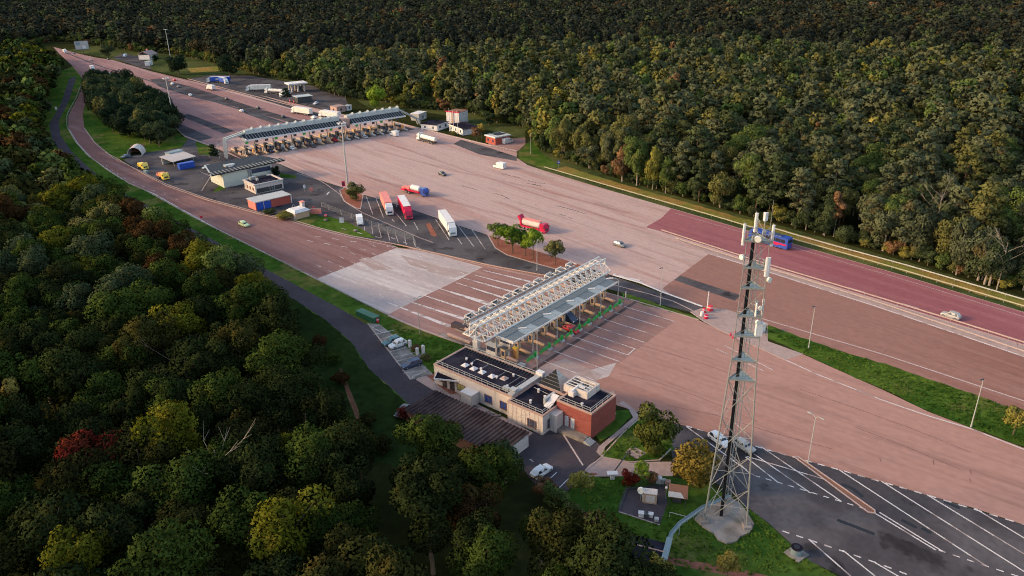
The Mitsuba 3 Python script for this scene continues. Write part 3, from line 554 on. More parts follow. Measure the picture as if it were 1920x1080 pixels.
# sealed cracks and small repairs in the paving
for q in ([(-6.23,271.05),(-3.26,268.12),(-0.36,263.28)], [(-18.6,281.83),(-15.41,278.7),(-11.86,274.9)], [(6.97,286.84),(13.36,281.89)], [(6.07,283.87),(12.38,278.29)], [(16.31,253.98),(20.96,249.44),(25.53,243.88)], [(16.61,244.41),(18.27,242.6)], [(19.21,240.84),(20.53,239.65)], [(8.48,282.22),(11.61,279.07)], [(-3.42,297.82),(3.94,290.91)], [(8.57,255.69),(9.11,255.04)]):
    ribbon('plaza_pavement', q, 0.35, 'asphalt', 7, 'crack_seal')
for q in ([(27.19,150.68),(34.53,145.67),(41.33,140.24),(49.12,132.54)], [(21.86,137.83),(28.96,134.11),(37.11,127.31),(45.09,119.24)], [(29.42,125.27),(37.77,121.64),(46.82,115.39),(55.42,110.25)], [(56.9,130.2),(63.15,124.68),(71.56,116.62),(78.74,108.58)], [(35.55,139.55),(37.42,137.92)], [(61.96,116.94),(68.59,110.46),(74.36,103.94)], [(62.47,107.26),(62.25,106.36)], [(71.31,106.68),(70.65,105.22)], [(76.03,103.89),(75.42,102.49)], [(74.62,101.53),(74.33,100.7)]):
    ribbon('near_plaza', q, 0.16, 'ramp_paving', 7, 'crack_seal')
for q in ([(79.91,144.15),(81.35,146.04)], [(72.3,150.16),(82.66,139.6),(89.89,132.32)], [(85.61,137.68),(85.06,136.15)], [(72.15,173.21),(82.74,160.56),(93.66,147.78)], [(95.19,150.26),(94.75,148.75)]):
    ribbon('brown_carriageway', q, 0.14, 'ramp_paving', 7, 'crack_seal')
for q in ([(81.11,190.34),(90.42,178.36),(102.02,163.82),(111.04,153.29)], [(76.25,204.31),(87.09,190.81)], [(112.41,150.6),(110.32,146.62)]):
    ribbon('red_carriageway', q, 0.14, 'ramp_paving', 7, 'crack_seal')
for q in ([(58.8,91.9),(59.61,91.04),(60.19,90.08)], [(53.21,100.64),(54.6,99.38),(55.29,97.37)], [(60.98,90.06),(61.83,88.89)], [(67.42,95.86),(69.09,94.3)], [(49.13,92.16),(53.39,88.88)]):
    ribbon('lorry_park', q, 0.7, 'dark_slate', 7, 'oil_mark')

# ------------------------------------------------------------------ trees
leaf('leaf_grass', (0.040, 0.085, 0.010), (0.085, 0.135, 0.018), (0.15, 0.14, 0.03))
leaf('leaf_shade_olive2', (0.055, 0.068, 0.016), (0.095, 0.102, 0.022), (0.12, 0.10, 0.02))
def leafy(lumps, count, size, seed, centre, soft=0.75, flat=1.0):
    """Leaf sprays spread over lumps (cx, cy, cz, rx, rz): vertices, triangles, normals."""
    rng = np.random.default_rng(seed)
    lumps = np.array(lumps, float)
    w = lumps[:, 3] * (lumps[:, 3] + lumps[:, 4]); w /= w.sum()
    which = rng.choice(len(lumps), count, p=w)
    d = rng.normal(size=(count, 3)); d[:, 2] = d[:, 2] * 0.9 + 0.25
    d /= np.linalg.norm(d, axis=1, keepdims=True)
    L_ = lumps[which]
    rad = np.stack([L_[:, 3], L_[:, 3], L_[:, 4]], 1)
    p = L_[:, :3] + d * rad * (0.72 + 0.36 * rng.random((count, 1)))
    out = p - np.array(centre); out /= np.linalg.norm(out, axis=1, keepdims=True) + 1e-6
    ln = d + 0.9 * rng.normal(size=(count, 3)) * [1, 1, flat]; ln /= np.linalg.norm(ln, axis=1, keepdims=True)
    a = np.cross(ln, rng.normal(size=(count, 3))); a /= np.linalg.norm(a, axis=1, keepdims=True)
    b = np.cross(ln, a)
    s = size * (0.6 + 0.8 * rng.random((count, 1)))
    t = s * (0.45 + 0.4 * rng.random((count, 1)))
    bend = ln * s * 0.25
    V = np.stack([p - a * s, p + b * t + bend, p + a * s, p - b * t + bend], 1).reshape(-1, 3)
    i = np.arange(count) * 4
    F = np.vstack([np.stack([i, i + 1, i + 2], 1), np.stack([i, i + 2, i + 3], 1)])
    nn = d * soft + out * 0.35 + ln * 0.45
    nn /= np.linalg.norm(nn, axis=1, keepdims=True)
    return V, F, np.repeat(nn, 4, 0)

def broad_lumps(seed, H, R, n=17, low=0.32):
    rng = np.random.default_rng(seed)
    zc, rz = H * (1 + low) / 2, H * (1 - low) / 2
    out = []
    for k in range(n):
        d = rng.normal(size=3); d[2] = d[2] * 0.9 + 0.2; d /= np.linalg.norm(d)
        q = rng.uniform(0.5, 0.85)
        r = R * rng.uniform(0.28, 0.46)
        out.append((d[0] * R * q, d[1] * R * q, zc + d[2] * rz * q * 0.95, r, r * rng.uniform(0.75, 1.0)))
    out.append((0, 0, zc, R * 0.5, rz * 0.5))
    return out, zc

def pine_lumps(seed, H, R, n=15):
    rng = np.random.default_rng(seed)
    out = []
    for k in range(n):
        t = (k + rng.uniform(0, 1)) / n
        z = H * (0.32 + 0.62 * t)
        reach = R * max(0.3, math.cos((t - 0.32) * 1.55))
        a = k * 2.4 + rng.uniform(-0.5, 0.5)
        q = reach * rng.uniform(0.35, 0.8)
        r = R * rng.uniform(0.30, 0.50) * (1.08 - 0.3 * t)
        out.append((math.cos(a) * q, math.sin(a) * q, z, r, r * rng.uniform(0.4, 0.6)))
    out.append((0, 0, H * 0.93, R * 0.42, R * 0.3))
    return out, H * 0.62

def trunk_mesh(seed, lumps, H, r, top=0.8, limbs=6):
    rng = np.random.default_rng(seed)
    mb = MB()
    pts = [np.array([0, 0, -0.2])]
    for t in (0.33, 0.66, 1.0):
        pts.append(np.array([rng.uniform(-.3, .3) * t, rng.uniform(-.3, .3) * t, H * top * t]))
    for i, (a, b) in enumerate(zip(pts[:-1], pts[1:])):
        mb.tube(a, b, r * (1 - 0.28 * i), r * (0.72 - 0.28 * i + 0.06), k=6)
    for L_ in sorted(lumps, key=lambda l: -l[3])[:limbs]:
        z = min(max(L_[2] - 2.2, H * 0.25), H * top * 0.95)
        mb.tube([0, 0, z], [L_[0], L_[1], L_[2]], r * 0.42, r * 0.1, k=5)
    return mb

def ply_n(vfn):
    v, f, n = vfn
    return {'type': 'ply', 'filename': meshkit.write_ply((v, f), normals=n), 'face_normals': False}

def proto(kind, seed, count, size):
    if kind == 'pine':
        H, R = 18.0, 4.3
        l, zc = pine_lumps(seed, H, R, 19)
        return ply_n(leafy(l, count, size, seed + 50, (0, 0, zc), flat=1.4)), mikit.ply(trunk_mesh(seed, l, H, 0.24, 0.95, 5).mesh(), None, smooth=40)
    if kind == 'slim':
        H, R = 16.0, 2.5
        l, zc = broad_lumps(seed, H, R, 15, 0.25)
        return ply_n(leafy(l, count, size, seed + 50, (0, 0, zc))), mikit.ply(trunk_mesh(seed, l, H, 0.2).mesh(), None, smooth=40)
    if kind == 'small':
        H, R = 7.5, 2.7
        l, zc = broad_lumps(seed, H, R, 11, 0.36)
        return ply_n(leafy(l, count, size, seed + 50, (0, 0, zc))), mikit.ply(trunk_mesh(seed, l, H, 0.14, 0.7).mesh(), None, smooth=40)
    if kind == 'round':
        H, R = 9.0, 3.6
        l, zc = broad_lumps(seed, H, R, 22, 0.1)
        return ply_n(leafy(l, count, size, seed + 50, (0, 0, zc))), mikit.ply(trunk_mesh(seed, l, H, 0.25, 0.7).mesh(), None, smooth=40)
    H, R = 16.0, 4.6
    l, zc = broad_lumps(seed, H, R, 18, 0.3)
    return ply_n(leafy(l, count, size, seed + 50, (0, 0, zc))), mikit.ply(trunk_mesh(seed, l, H, 0.3).mesh(), None, smooth=40)

PROTO = {}
def protos(name, kind, n, count, size, seed):
    PROTO[name] = [proto(kind, seed + k, count, size) for k in range(n)]
protos('broad_near', 'broad', 6, 6400, 0.205, 100)
protos('pine_near', 'pine', 6, 2300, 0.38, 200)
protos('slim_near', 'slim', 4, 1500, 0.34, 300)
protos('small_near', 'small', 4, 1700, 0.22, 400)
protos('round_near', 'round', 3, 3600, 0.24, 500)
protos('broad_mid', 'broad', 4, 620, 0.72, 600)
protos('pine_mid', 'pine', 4, 520, 0.72, 700)
protos('slim_mid', 'slim', 3, 380, 0.62, 800)
protos('broad_far', 'broad', 3, 170, 1.25, 900)
protos('pine_far', 'pine', 3, 130, 1.15, 950)

def group_of(name, k, mat, bark='bark', trunk=True):
    g = f'tree_{name}_{k}_{mat}'
    if g not in scene:
        crown, stem = PROTO[name][k]
        scene[g] = {'type': 'shapegroup', 'crown': {**crown, 'bsdf': {'type': 'ref', 'id': mat}}}
        if trunk:
            scene[g]['trunk'] = {**stem, 'bsdf': {'type': 'ref', 'id': bark}}
    return g

def spot(x, y, s=1.0, sz=None, deg=0.0, z=0.0):
    m = fr(x, y, z, deg)
    m[:3, :3] = m[:3, :3] @ np.diag([s, s, sz or s])
    return T4(m)

def tree(base, label, name, k, mat, xy, s=1.0, sz=None, deg=0.0, bark='bark', cat='tree', group=None, z=0.0):
    key = thing(base, label, cat, group)
    scene[key] = {'type': 'instance', 'g': {'type': 'ref', 'id': group_of(name, k, mat, bark)}, 'to_world': spot(xy[0], xy[1], s, sz, deg, z)}
    return key

CP, SP = math.cos(PITCH), math.sin(PITCH)
def in_view(x, y, z, pad=60):
    """Whether the point falls inside the photograph's field of view (only used to leave out trees nobody could see)."""
    h = z - EYE[2]
    fw, up = y * CP - h * SP, y * SP + h * CP
    return (np.abs(1426 * x / np.maximum(fw, 1)) < 960 + pad) & (np.abs(1426 * up / np.maximum(fw, 1)) < 540 + pad) & (fw > 5)

def scatter(poly, step, seed, jitter=0.42):
    rng = np.random.default_rng(seed)
    P = shapely.Polygon(poly).buffer(0)
    x0, y0, x1, y1 = P.bounds
    gx, gy = np.meshgrid(np.arange(x0, x1, step), np.arange(y0, y1, step))
    gx = gx + step * 0.5 * (np.arange(gx.shape[0])[:, None] % 2)
    pts = np.stack([gx.ravel(), gy.ravel()], 1) + rng.uniform(-jitter, jitter, (gx.size, 2)) * step
    return pts[shapely.contains_xy(P, pts[:, 0], pts[:, 1])]

LEFT_FOREST = [(-622.49,764.57),(-448.42,730.42),(-411.38,709.58),(-353.74,621.73),(-316.57,551.01),(-260.15,435.92),(-232.57,378.91),(-201.75,327.86),(-158.43,275.37),(-129.7,241.73),(-99.94,211.67),(-81.89,193.67),(-66.02,178.11),(-56.62,162.99),(-49.26,151.16),(-42.71,135.85),(-37.98,123.82),(-33.5,112.55),(-29.16,106.32),(-23.25,100.55),(-17.58,96.85),(-10.74,95.9),(-5.61,93.3),(-1.5,90.58),(2.76,85.57),(7.14,82.13),(11.9,77.92),(17.32,69.77),(16.33,60.9),(-29.5,61.84),(-81.21,64.3),(-191.88,125.27),(-410.72,351.27)]
RIGHT_FRONT = [(142.7,151.99),(127.56,172),(117.43,185.22),(109.88,195.95),(87.07,226.19),(77.4,237.41),(69.63,248.26),(54.96,267.06),(36.5,291.79),(23.45,314.75),(17.32,326.43),(12.2,338.81),(11.41,358.41),(8.2,382.94),(0.19,394.24),(-6.74,397.61),(-21.86,425.36),(-40.55,436.73),(-59.77,445.26),(-82.61,472.37),(-104.91,486.22),(-124.31,513.01),(-144.95,562.32),(-160.23,569.36),(-191.22,594.91),(-222.51,641.13),(-312.1,746.29),(-365.85,776.58),(-416.54,827.76),(-470.88,879.63),(-517.39,911.03),(-519.16,871.54),(-527.76,793.37),(-669.56,797.62)]
RIGHT_FOREST = RIGHT_FRONT + [(-1900, 2300), (1900, 2300), (420, 260)]

def choose(rng, table):
    names, w = zip(*table)
    return names[rng.choice(len(names), p=np.array(w) / sum(w))]

LEAF_WORD = dict(leaf_shade_dark='blackish green', leaf_shade_green='mid green', leaf_shade_olive='olive brown', leaf_shade_rust='copper brown', leaf_shade_yellow='sunlit yellow green', leaf_dark='dark green', leaf_green='fresh green', leaf_olive='olive brown', leaf_yellow='yellow green', leaf_gold='golden yellow', leaf_rust='rust brown', leaf_pine='grey green', leaf_red='dark red')
stuff_n = [0]
def as_forest(name, k, mat, x, y, s, sz, deg):
    stuff_n[0] += 1
    scene[f'forest__{stuff_n[0]:03d}'] = {'type': 'instance', 'g': {'type': 'ref', 'id': group_of(name, k, mat, trunk=False)}, 'to_world': spot(x, y, s, sz, deg)}
labels['forest'] = {'label': 'dense mixed autumn forest reaching to the horizon', 'category': 'forest', 'kind': 'stuff'}

# the broadleaf forest on the camera's side of the ramp
rng = np.random.default_rng(11)
pts = scatter(LEFT_FOREST, 6.9, 21, 0.48)
pts = pts[in_view(pts[:, 0], pts[:, 1], 8.0, 150)]
dist = np.hypot(pts[:, 0], pts[:, 1])
pts = pts[np.argsort(dist)]
SPECIAL_NEAR = []
for i, (x, y) in enumerate(pts):
    d = math.hypot(x, y)
    zone = meshkit.noise([x * 0.02, y * 0.02, 3.0])
    far = d > 330
    mat = choose(rng, [('leaf_shade_dark', 6 - 3.5 * (y > 150)), ('leaf_shade_green', 2.4 + 1.6 * (y > 130)), ('leaf_green', 1.2 * (y > 165)), ('leaf_shade_olive', 2.0), ('leaf_shade_yellow', 0.3 + 0.7 * (d > 190)), ('leaf_shade_rust', 0.12 + 2.2 * zone * (d > 170)), ('leaf_olive', 0.9 * (d > 190)), ('leaf_dark', 2.0 * (y > 150))])  # nearer trees get more of the darkened tones, as painted shade
    s = rng.uniform(0.8, 1.32); sz = s ** 0.6 * rng.uniform(0.85, 1.1); deg = rng.uniform(0, 360)
    edge = shapely.Polygon(LEFT_FOREST).exterior.distance(shapely.Point(x, y))
    if edge < 3.5:
        s *= 0.85; sz *= 0.8
    if i < 290:
        if edge < 8:
            where = 'at the edge of the near wood ' + ('below the yard' if x > -32 else 'beside the service track')
        else:
            where = 'deep in the near wood ' + ('at the bottom' if y < 118 else 'behind the dark bank' if y < 165 else 'opposite the dusky slip road')
        tree('broadleaf_tree', f'{LEAF_WORD[mat]} broadleaf tree {where}', 'broad_near', int(rng.integers(6)), mat, (x, y), s, sz, deg, group=f'{LEAF_WORD[mat]} broadleaf trees {where}')
    else:
        as_forest('broad_mid' if d < 480 else 'broad_far', int(rng.integers(3)), mat, x, y, s, sz, deg)

# the pine forest beyond the motorway
rng = np.random.default_rng(12)
bands = [(0, 430, 6.6), (430, 800, 7.4), (800, 1450, 10.0), (1450, 2300, 15.0)]
cand = []
for d0, d1, step in bands:
    p = scatter(RIGHT_FOREST, step, 31 + int(d0), 0.52)
    d = np.hypot(p[:, 0], p[:, 1])
    p = p[(d >= d0) & (d < d1) & in_view(p[:, 0], p[:, 1], 9.0, 60)]
    cand += [(math.hypot(x, y), x, y) for x, y in p]
cand.sort()
front = shapely.LineString(RIGHT_FRONT)
for i, (d, x, y) in enumerate(cand):
    # stands of different trees: pines by the road, mixed autumn stands, darker leaf tones further off
    n1 = meshkit.fbm([x * 0.008, y * 0.008, 1.0]); n2 = meshkit.noise([x * 0.02 + 40, y * 0.02, 5.0])
    autumn = np.clip((n1 - 0.47) * 6, 0, 1)
    if d > 640:
        table = [('pine:leaf_far', 6), ('pine:leaf_dark', 1.2), ('broad:leaf_heath', 0.4 + 3.5 * autumn), ('broad:leaf_far', 3), ('broad:leaf_rust', 0.5 * autumn * n2)]
    else:
        table = [('pine:leaf_pine', 5), ('pine:leaf_dark', 1.2), ('pine:leaf_olive', 1.0), ('broad:leaf_green', 1.2 + 1.5 * n2), ('slim:leaf_yellow', 0.7 + 1.8 * autumn), ('slim:leaf_gold', 0.15 + 0.5 * autumn), ('broad:leaf_olive', 1.0 + 2.4 * autumn), ('slim:leaf_rust', 0.15 + 1.2 * autumn * n2)]
    kind, mat = choose(rng, table).split(':')
    if rng.random() < 0.04 + 0.22 * (meshkit.noise([x * 0.05, y * 0.05, 9.0]) > 0.74):
        continue
    fd = front.distance(shapely.Point(x, y))
    s = float(np.clip(rng.lognormal(-0.04, 0.26), 0.5, 1.55)); sz = s ** 0.7 * rng.uniform(0.88, 1.08); deg = rng.uniform(0, 360)
    if kind == 'broad':
        s *= 0.95; sz *= 1.0
    if d > 800:
        s *= 1.3; sz *= 1.0
    if d > 1450:
        s *= 1.5
    if fd < 9 and i < 300 and rng.random() < 0.6:      # trees leafy down to the ground at the forest's edge
        kind = 'round'; s = rng.uniform(0.9, 1.35); sz = rng.uniform(1.2, 2.0)
    if i < 300:
        kk = {'pine': 6, 'slim': 4, 'broad': 6, 'round': 3}[kind]
        where = ('in the front row ' if fd < 9 else 'behind the front row ') + ('facing the pink plaza' if x < 52 else 'facing the coach' if x < 92 else 'facing the silver hatchback')
        word = {'pine': 'pine', 'slim': 'slender deciduous', 'broad': 'broadleaf', 'round': 'low-crowned'}[kind]
        tree('pine_tree' if kind == 'pine' else 'deciduous_tree', f'{LEAF_WORD[mat]} {word} tree {where}', f'{kind}_near', int(rng.integers(kk)), mat, (x, y), s, sz, deg,
             'pine_bark' if kind == 'pine' else 'grey_bark', group=f'{LEAF_WORD[mat]} {word} trees {where}')
    elif d < 800:
        as_forest(f'{kind}_mid', int(rng.integers(3)), mat, x, y, s, sz, deg)
    else:
        as_forest('pine_far' if kind == 'pine' else 'broad_far', int(rng.integers(3)), mat, x, y, s, sz, deg)

# bushes along the edge of the forest
rng = np.random.default_rng(13)
FRONT = shapely.LineString(RIGHT_FRONT[:34])
nb = 0
EDGE = shapely.LineString(RIGHT_FRONT[:16]).length
for s_ in np.r_[np.arange(4, EDGE, 2.6), np.arange(EDGE, FRONT.length, 4.5)]:
    p = FRONT.interpolate(s_); x, y = p.x + rng.uniform(-1, 1) + 1.4, p.y + rng.uniform(-.5, 2.5) + 1.6
    if not in_view(x, y, 1.0, 40):
        continue
    mat = choose(rng, [('leaf_green', 2.5), ('leaf_dark', 4), ('leaf_yellow', 0.6), ('leaf_olive', 1.6), ('leaf_rust', 0.5)])
    s = rng.uniform(0.4, 0.95) * (1.0 if s_ < EDGE else 1.5)
    tree('bush', f'{LEAF_WORD[mat]} bush at the foot of the pine forest', 'round_near', int(rng.integers(3)), mat, (x, y), s * 0.9, s * rng.uniform(0.6, 1.1), rng.uniform(0, 360), 'bark', 'bush', f'{LEAF_WORD[mat]} bushes at the foot of the forest', -0.3)

# the dark grove beside the ramp
rng = np.random.default_rng(14)
for x, y in scatter([(-301.59,566.27),(-274.36,543.74),(-236.03,496.48),(-206.46,456.66),(-177.53,407.7),(-163.56,377.91),(-165.06,357.29),(-177.02,362.7),(-192.17,375.52),(-216.2,411.22),(-244.57,457.07),(-272.1,504.39)], 7.6, 41):
    mat = choose(rng, [('leaf_deep', 5), ('leaf_dark', 2), ('leaf_olive', 0.5)])
    word = {'leaf_deep': 'blackish green', 'leaf_dark': 'dark green', 'leaf_olive': 'olive'}[mat]
    s = rng.uniform(1.3, 1.75)
    tree('grove_tree', f'{word} tree of the dense grove between the ramp and the motorway', 'round_near', int(rng.integers(3)), mat, (x, y), s, s * rng.uniform(0.95, 1.2), rng.uniform(0, 360), group=f'{word} trees of the grove', z=-1.0)

# single trees
tree('round_tree', 'round clipped tree turning orange on the kerbed red island', 'round_near', 0, 'leaf_olive', (-55.95,265.5), 0.84, 0.84, 30, z=-0.6)
tree('conifer', 'small dark conifer at the foot of the far canopy', 'pine_near', 1, 'leaf_deep', (-128.74,327.09), 0.6, 0.42, 0)
tree('clipped_cone', 'clipped dark green column by the tall blank wall', 'round_near', 1, 'leaf_deep', (-93.18,296.87), 0.46, 0.66, 0, cat='shrub')
tree('young_tree', 'young green tree at the narrow left tip of the red soil bed', 'small_near', 0, 'leaf_green', (-3.94,215.18), 1.2, 1.05, 40)
tree('young_tree', 'broadest young green tree in the middle of the red soil bed', 'small_near', 1, 'leaf_grass', (0.35,208.68), 1.6, 1.15, 90)
tree('young_tree', 'young green tree just behind the lamp in the red soil bed', 'small_near', 2, 'leaf_grass', (4.05,206.32), 1.3, 1.0, 10)
tree('young_tree', 'yellow green young tree touching the lamp in the red soil bed', 'small_near', 3, 'leaf_lime', (6.12,203.25), 1.15, 1.2, 200)
tree('young_tree', 'sparse browning young tree standing apart near the near canopy', 'small_near', 2, 'leaf_olive', (12.31,199.23), 1.05, 1.0, 120)
tree('round_tree', 'rounded dense green tree on the lawn by the brick building', 'round_near', 0, 'leaf_shade_olive2', (24.36,110.75), 0.98, 1.12, 20, z=-0.9)
tree('round_tree', 'rounded tree with dull amber autumn leaves beside the lattice mast', 'round_near', 1, 'leaf_amber', (29.16,101.34), 1.1, 0.92, 75)
tree('lawn_tree', 'bright yellow green tree standing alone by the far forest', 'round_near', 0, 'leaf_lime', (-75.8,445.21), 1.45, 1.6, 0)
tree('lawn_tree', 'large dark round tree beside the far lighting mast', 'round_near', 1, 'leaf_deep', (-255,608.87), 2.1, 1.9, 0)
tree('lawn_tree', 'large dark tree behind the blue lorries', 'round_near', 2, 'leaf_deep', (-207.68,585.96), 2.2, 1.9, 50)
tree('lawn_tree', 'olive green round tree at the far bend of the motorway', 'round_near', 0, 'leaf_dark', (-370.26,734.62), 1.6, 1.4, 50)
tree('lawn_tree', 'dark conifer beside the dark kiosk at the service area', 'pine_near', 2, 'leaf_deep', (-136.94,478.14), 0.8, 0.45, 50)
tree('lawn_tree', 'dark green small tree by the pink-roofed house', 'round_near', 1, 'leaf_deep', (-305.65,686.88), 0.7, 0.9, 50)
tree('shrub', 'orange leaved bush beside the low white office', 'small_near', 1, 'leaf_rust', (-15.55,356.13), 0.9, 0.9, 0, cat='bush')
tree('shrub', 'golden tall bush beside the small brick office', 'small_near', 3, 'leaf_gold', (-13.16,360.47), 0.9, 1.0, 80, cat='bush')
tree('shrub', 'dark round bush behind the low white office', 'round_near', 0, 'leaf_dark', (-10.25,392.5), 0.9, 0.9, 80, cat='bush')
tree('shrub', 'yellow green low bush in front of the low white office', 'round_near', 2, 'leaf_yellow', (-26.78,371.05), 0.45, 0.25, 80, cat='bush')
tree('hedge_bush', 'yellowing untrimmed hedge next to the beige hut', 'round_near', 0, 'leaf_yellow', (-76.1,244.76), 0.75, 0.30, 0, cat='hedge')
tree('hedge_bush', 'dark low bush between the hut and the blue garage doors', 'round_near', 1, 'leaf_dark', (-82.54,250.34), 0.62, 0.26, 0, cat='bush')
tree('shrub', 'dark red shrub at the corner of the equipment compound', 'small_near', 0, 'leaf_red', (18.62,101.1), 0.62, 0.5, 0, cat='shrub', z=-0.6)
tree('shrub', 'bright lime green shrub at the back of the equipment compound', 'small_near', 1, 'leaf_lime', (20.91,102.27), 0.58, 0.55, 0, cat='shrub', z=-0.6)
tree('shrub', 'brown shrub growing over the compound fence', 'small_near', 2, 'leaf_rust', (22.36,101.54), 0.45, 0.4, 0, cat='shrub', z=-0.6)
tree('shrub', 'golden young tree at the bottom edge below the mast', 'small_near', 3, 'leaf_gold', (28.76,79.42), 0.6, 0.75, 0, cat='tree')
tree('shrub', 'yellow bush beside the cable bridge over the dark shelter', 'small_near', 0, 'leaf_yellow', (19.58,79.84), 0.7, 0.7, 0, cat='bush')
tree('shrub', 'dark green bush at the corner of the white end wall', 'round_near', 2, 'leaf_dark', (-1.66,102.66), 0.85, 0.85, 0, cat='bush')
tree('shrub', 'bright yellow green small tree on the median grass', 'small_near', 1, 'leaf_yellow', (88.95,113.37), 0.85, 0.7, 0, cat='tree')
tree('shrub', 'dark red bush at the top corner of the brown garage roof', 'small_near', 1, 'leaf_red', (-20.9,121.79), 0.5, 0.4, 0, cat='bush', z=-0.5)
tree('shrub', 'orange brown low bush by the charging posts', 'round_near', 0, 'leaf_rust', (-21.59,149.58), 0.3, 0.14, 0, cat='bush')
tree('shrub', 'brown low bush behind the navy car', 'round_near', 2, 'leaf_olive', (-18.77,144.85), 0.34, 0.16, 0, cat='bush')
rng = np.random.default_rng(17)
for i, (x, y) in enumerate([(6.11,96.44),(8.8,93.26),(11.37,90.24),(7.28,89.2),(12.33,84.69),(14.65,82.04),(4.54,99.08),(10.61,99.57)]):
    mat = ['leaf_green', 'leaf_olive', 'leaf_rust', 'leaf_yellow'][i % 4]
    s = rng.uniform(0.6, 0.95)
    tree('undergrowth_bush', f'{LEAF_WORD[mat]} bush in the dark undergrowth between the yard and the mast', 'small_near', i % 4, mat, (x, y), s, s * 0.75, i * 50.0, cat='bush', group=f'{LEAF_WORD[mat]} bushes below the yard', z=-0.8)
for i, (x, y) in enumerate([(-31.33,120),(-27.33,119.87),(-36.95,127.55),(-35.42,135.59),(-38.6,144.66),(-23.1,111.44),(-25.94,111.53),(-43.52,152.21)]):
    mat = ['leaf_shade_green', 'leaf_shade_olive', 'leaf_shade_dark', 'leaf_shade_rust'][i % 4]
    tree('undergrowth_bush', f'{LEAF_WORD[mat]} bush on the dark bank by the service track', 'round_near', i % 3, mat, (x, y), 0.5, 0.32 + 0.04 * (i % 3), i * 70.0, cat='bush', group=f'{LEAF_WORD[mat]} bushes on the dark bank', z=-0.2)
# standouts in the near wood
tree('broadleaf_tree', 'golden yellow treetop catching the sun at the edge of the near wood', 'slim_near', 1, 'leaf_gold', (-87.82,114.73), 0.95, 1.0, 0)
tree('broadleaf_tree', 'dark red broadleaf tree deep in the shaded near wood', 'broad_near', 2, 'leaf_red', (-62.63,94), 1.0, 1.14, 0)
tree('broadleaf_tree', 'tall yellow green tree rising from the near wood', 'broad_near', 4, 'leaf_shade_yellow', (-53.2,98.11), 1.15, 1.22, 0)
tree('broadleaf_tree', 'bright yellow green tree at the bottom corner of the near wood', 'broad_near', 0, 'leaf_shade_yellow', (-54.23,73.04), 1.0, 1.1, 0)
tree('broadleaf_tree', 'leafy green tree overhanging the brown garage roof', 'broad_near', 3, 'leaf_shade_green', (-13.21,100.26), 1.08, 0.98, 0)

def bare_tree(label, xy, H, seed, mat='grey_bark'):
    r = random.Random(seed)
    t = thing('bare_tree', label, 'tree')
    mb, tw = MB(), MB()
    mb.tube([0, 0, -0.2], [0.2, 0.1, H * 0.5], 0.16, 0.1); mb.tube([0.2, 0.1, H * 0.5], [0, 0.3, H], 0.1, 0.03)
    for k in range(11):
        z = H * r.uniform(0.4, 0.9); a = r.uniform(0, 6.28); l = H * r.uniform(0.15, 0.3)
        e = [l * math.cos(a), l * math.sin(a), z + l * 0.9]
        tw.tube([0.1, 0.15, z], e, 0.06, 0.03, k=4)
        for j in range(3):
            b = a + r.uniform(-1, 1)
            tw.tube(e, [e[0] + l * .5 * math.cos(b), e[1] + l * .5 * math.sin(b), e[2] + l * r.uniform(.2, .7)], 0.03, 0.012, k=3)
    m = fr(*xy)
    put('trunk', mb, mat, t, 40, m); put('branches', tw, mat, t, 40, m)
bare_tree('leafless brown tree with thin branches in the near wood', (-62.07,122.79), 14, 3, 'dead_bark')
bare_tree('thin dead pale trunk rising beside the yellow green tree', (-43.64,91.71), 15, 5)
bare_tree('leafless pale tree at the front of the pine forest', (122.92,175.84), 13, 6)
bare_tree('pale dead stem among the pines above the coach', (97.11,243.63), 17, 7)
bare_tree('pale dead stem among the pines furthest along the guard rail', (120.96,204.56), 18, 8)
bare_tree('pale dead stem deep in the pines beyond the white van', (56.35,354.63), 18, 9)

# tufts of grass on the near verges
rng = np.random.default_rng(18)
tuft = MB()
for k in range(16):
    a = rng.uniform(0, 6.28); q = rng.uniform(0, 0.45); h = rng.uniform(0.12, 0.34)
    c = np.array([q * math.cos(a), q * math.sin(a), 0]); b = rng.uniform(0, 3.14)
    e = np.array([math.cos(b), math.sin(b), 0]) * 0.13
    tuft.add([c - e, c + e, c + [rng.uniform(-.15, .15), rng.uniform(-.15, .15), h]], [[0, 1, 2]])
TV, TF = tuft.mesh()
TN = np.tile([0, 0, 1.0], (len(TV), 1)) + TV * [0.8, 0.8, 0]
TN /= np.linalg.norm(TN, axis=1, keepdims=True)
scene['grass_tuft'] = {'type': 'shapegroup', 'tuft': {**ply_n((TV, TF, TN)), 'bsdf': {'type': 'ref', 'id': 'leaf_grass'}}}
labels['grass'] = {'label': 'rough tufts of green grass on the median and verges', 'category': 'grass', 'kind': 'stuff'}
nt_ = 0
SLAB = shapely.Polygon([(18.19,100.57),(24.38,101.07),(24.05,96.71),(21.88,91.83),(15.96,95.03)]).buffer(0.3)
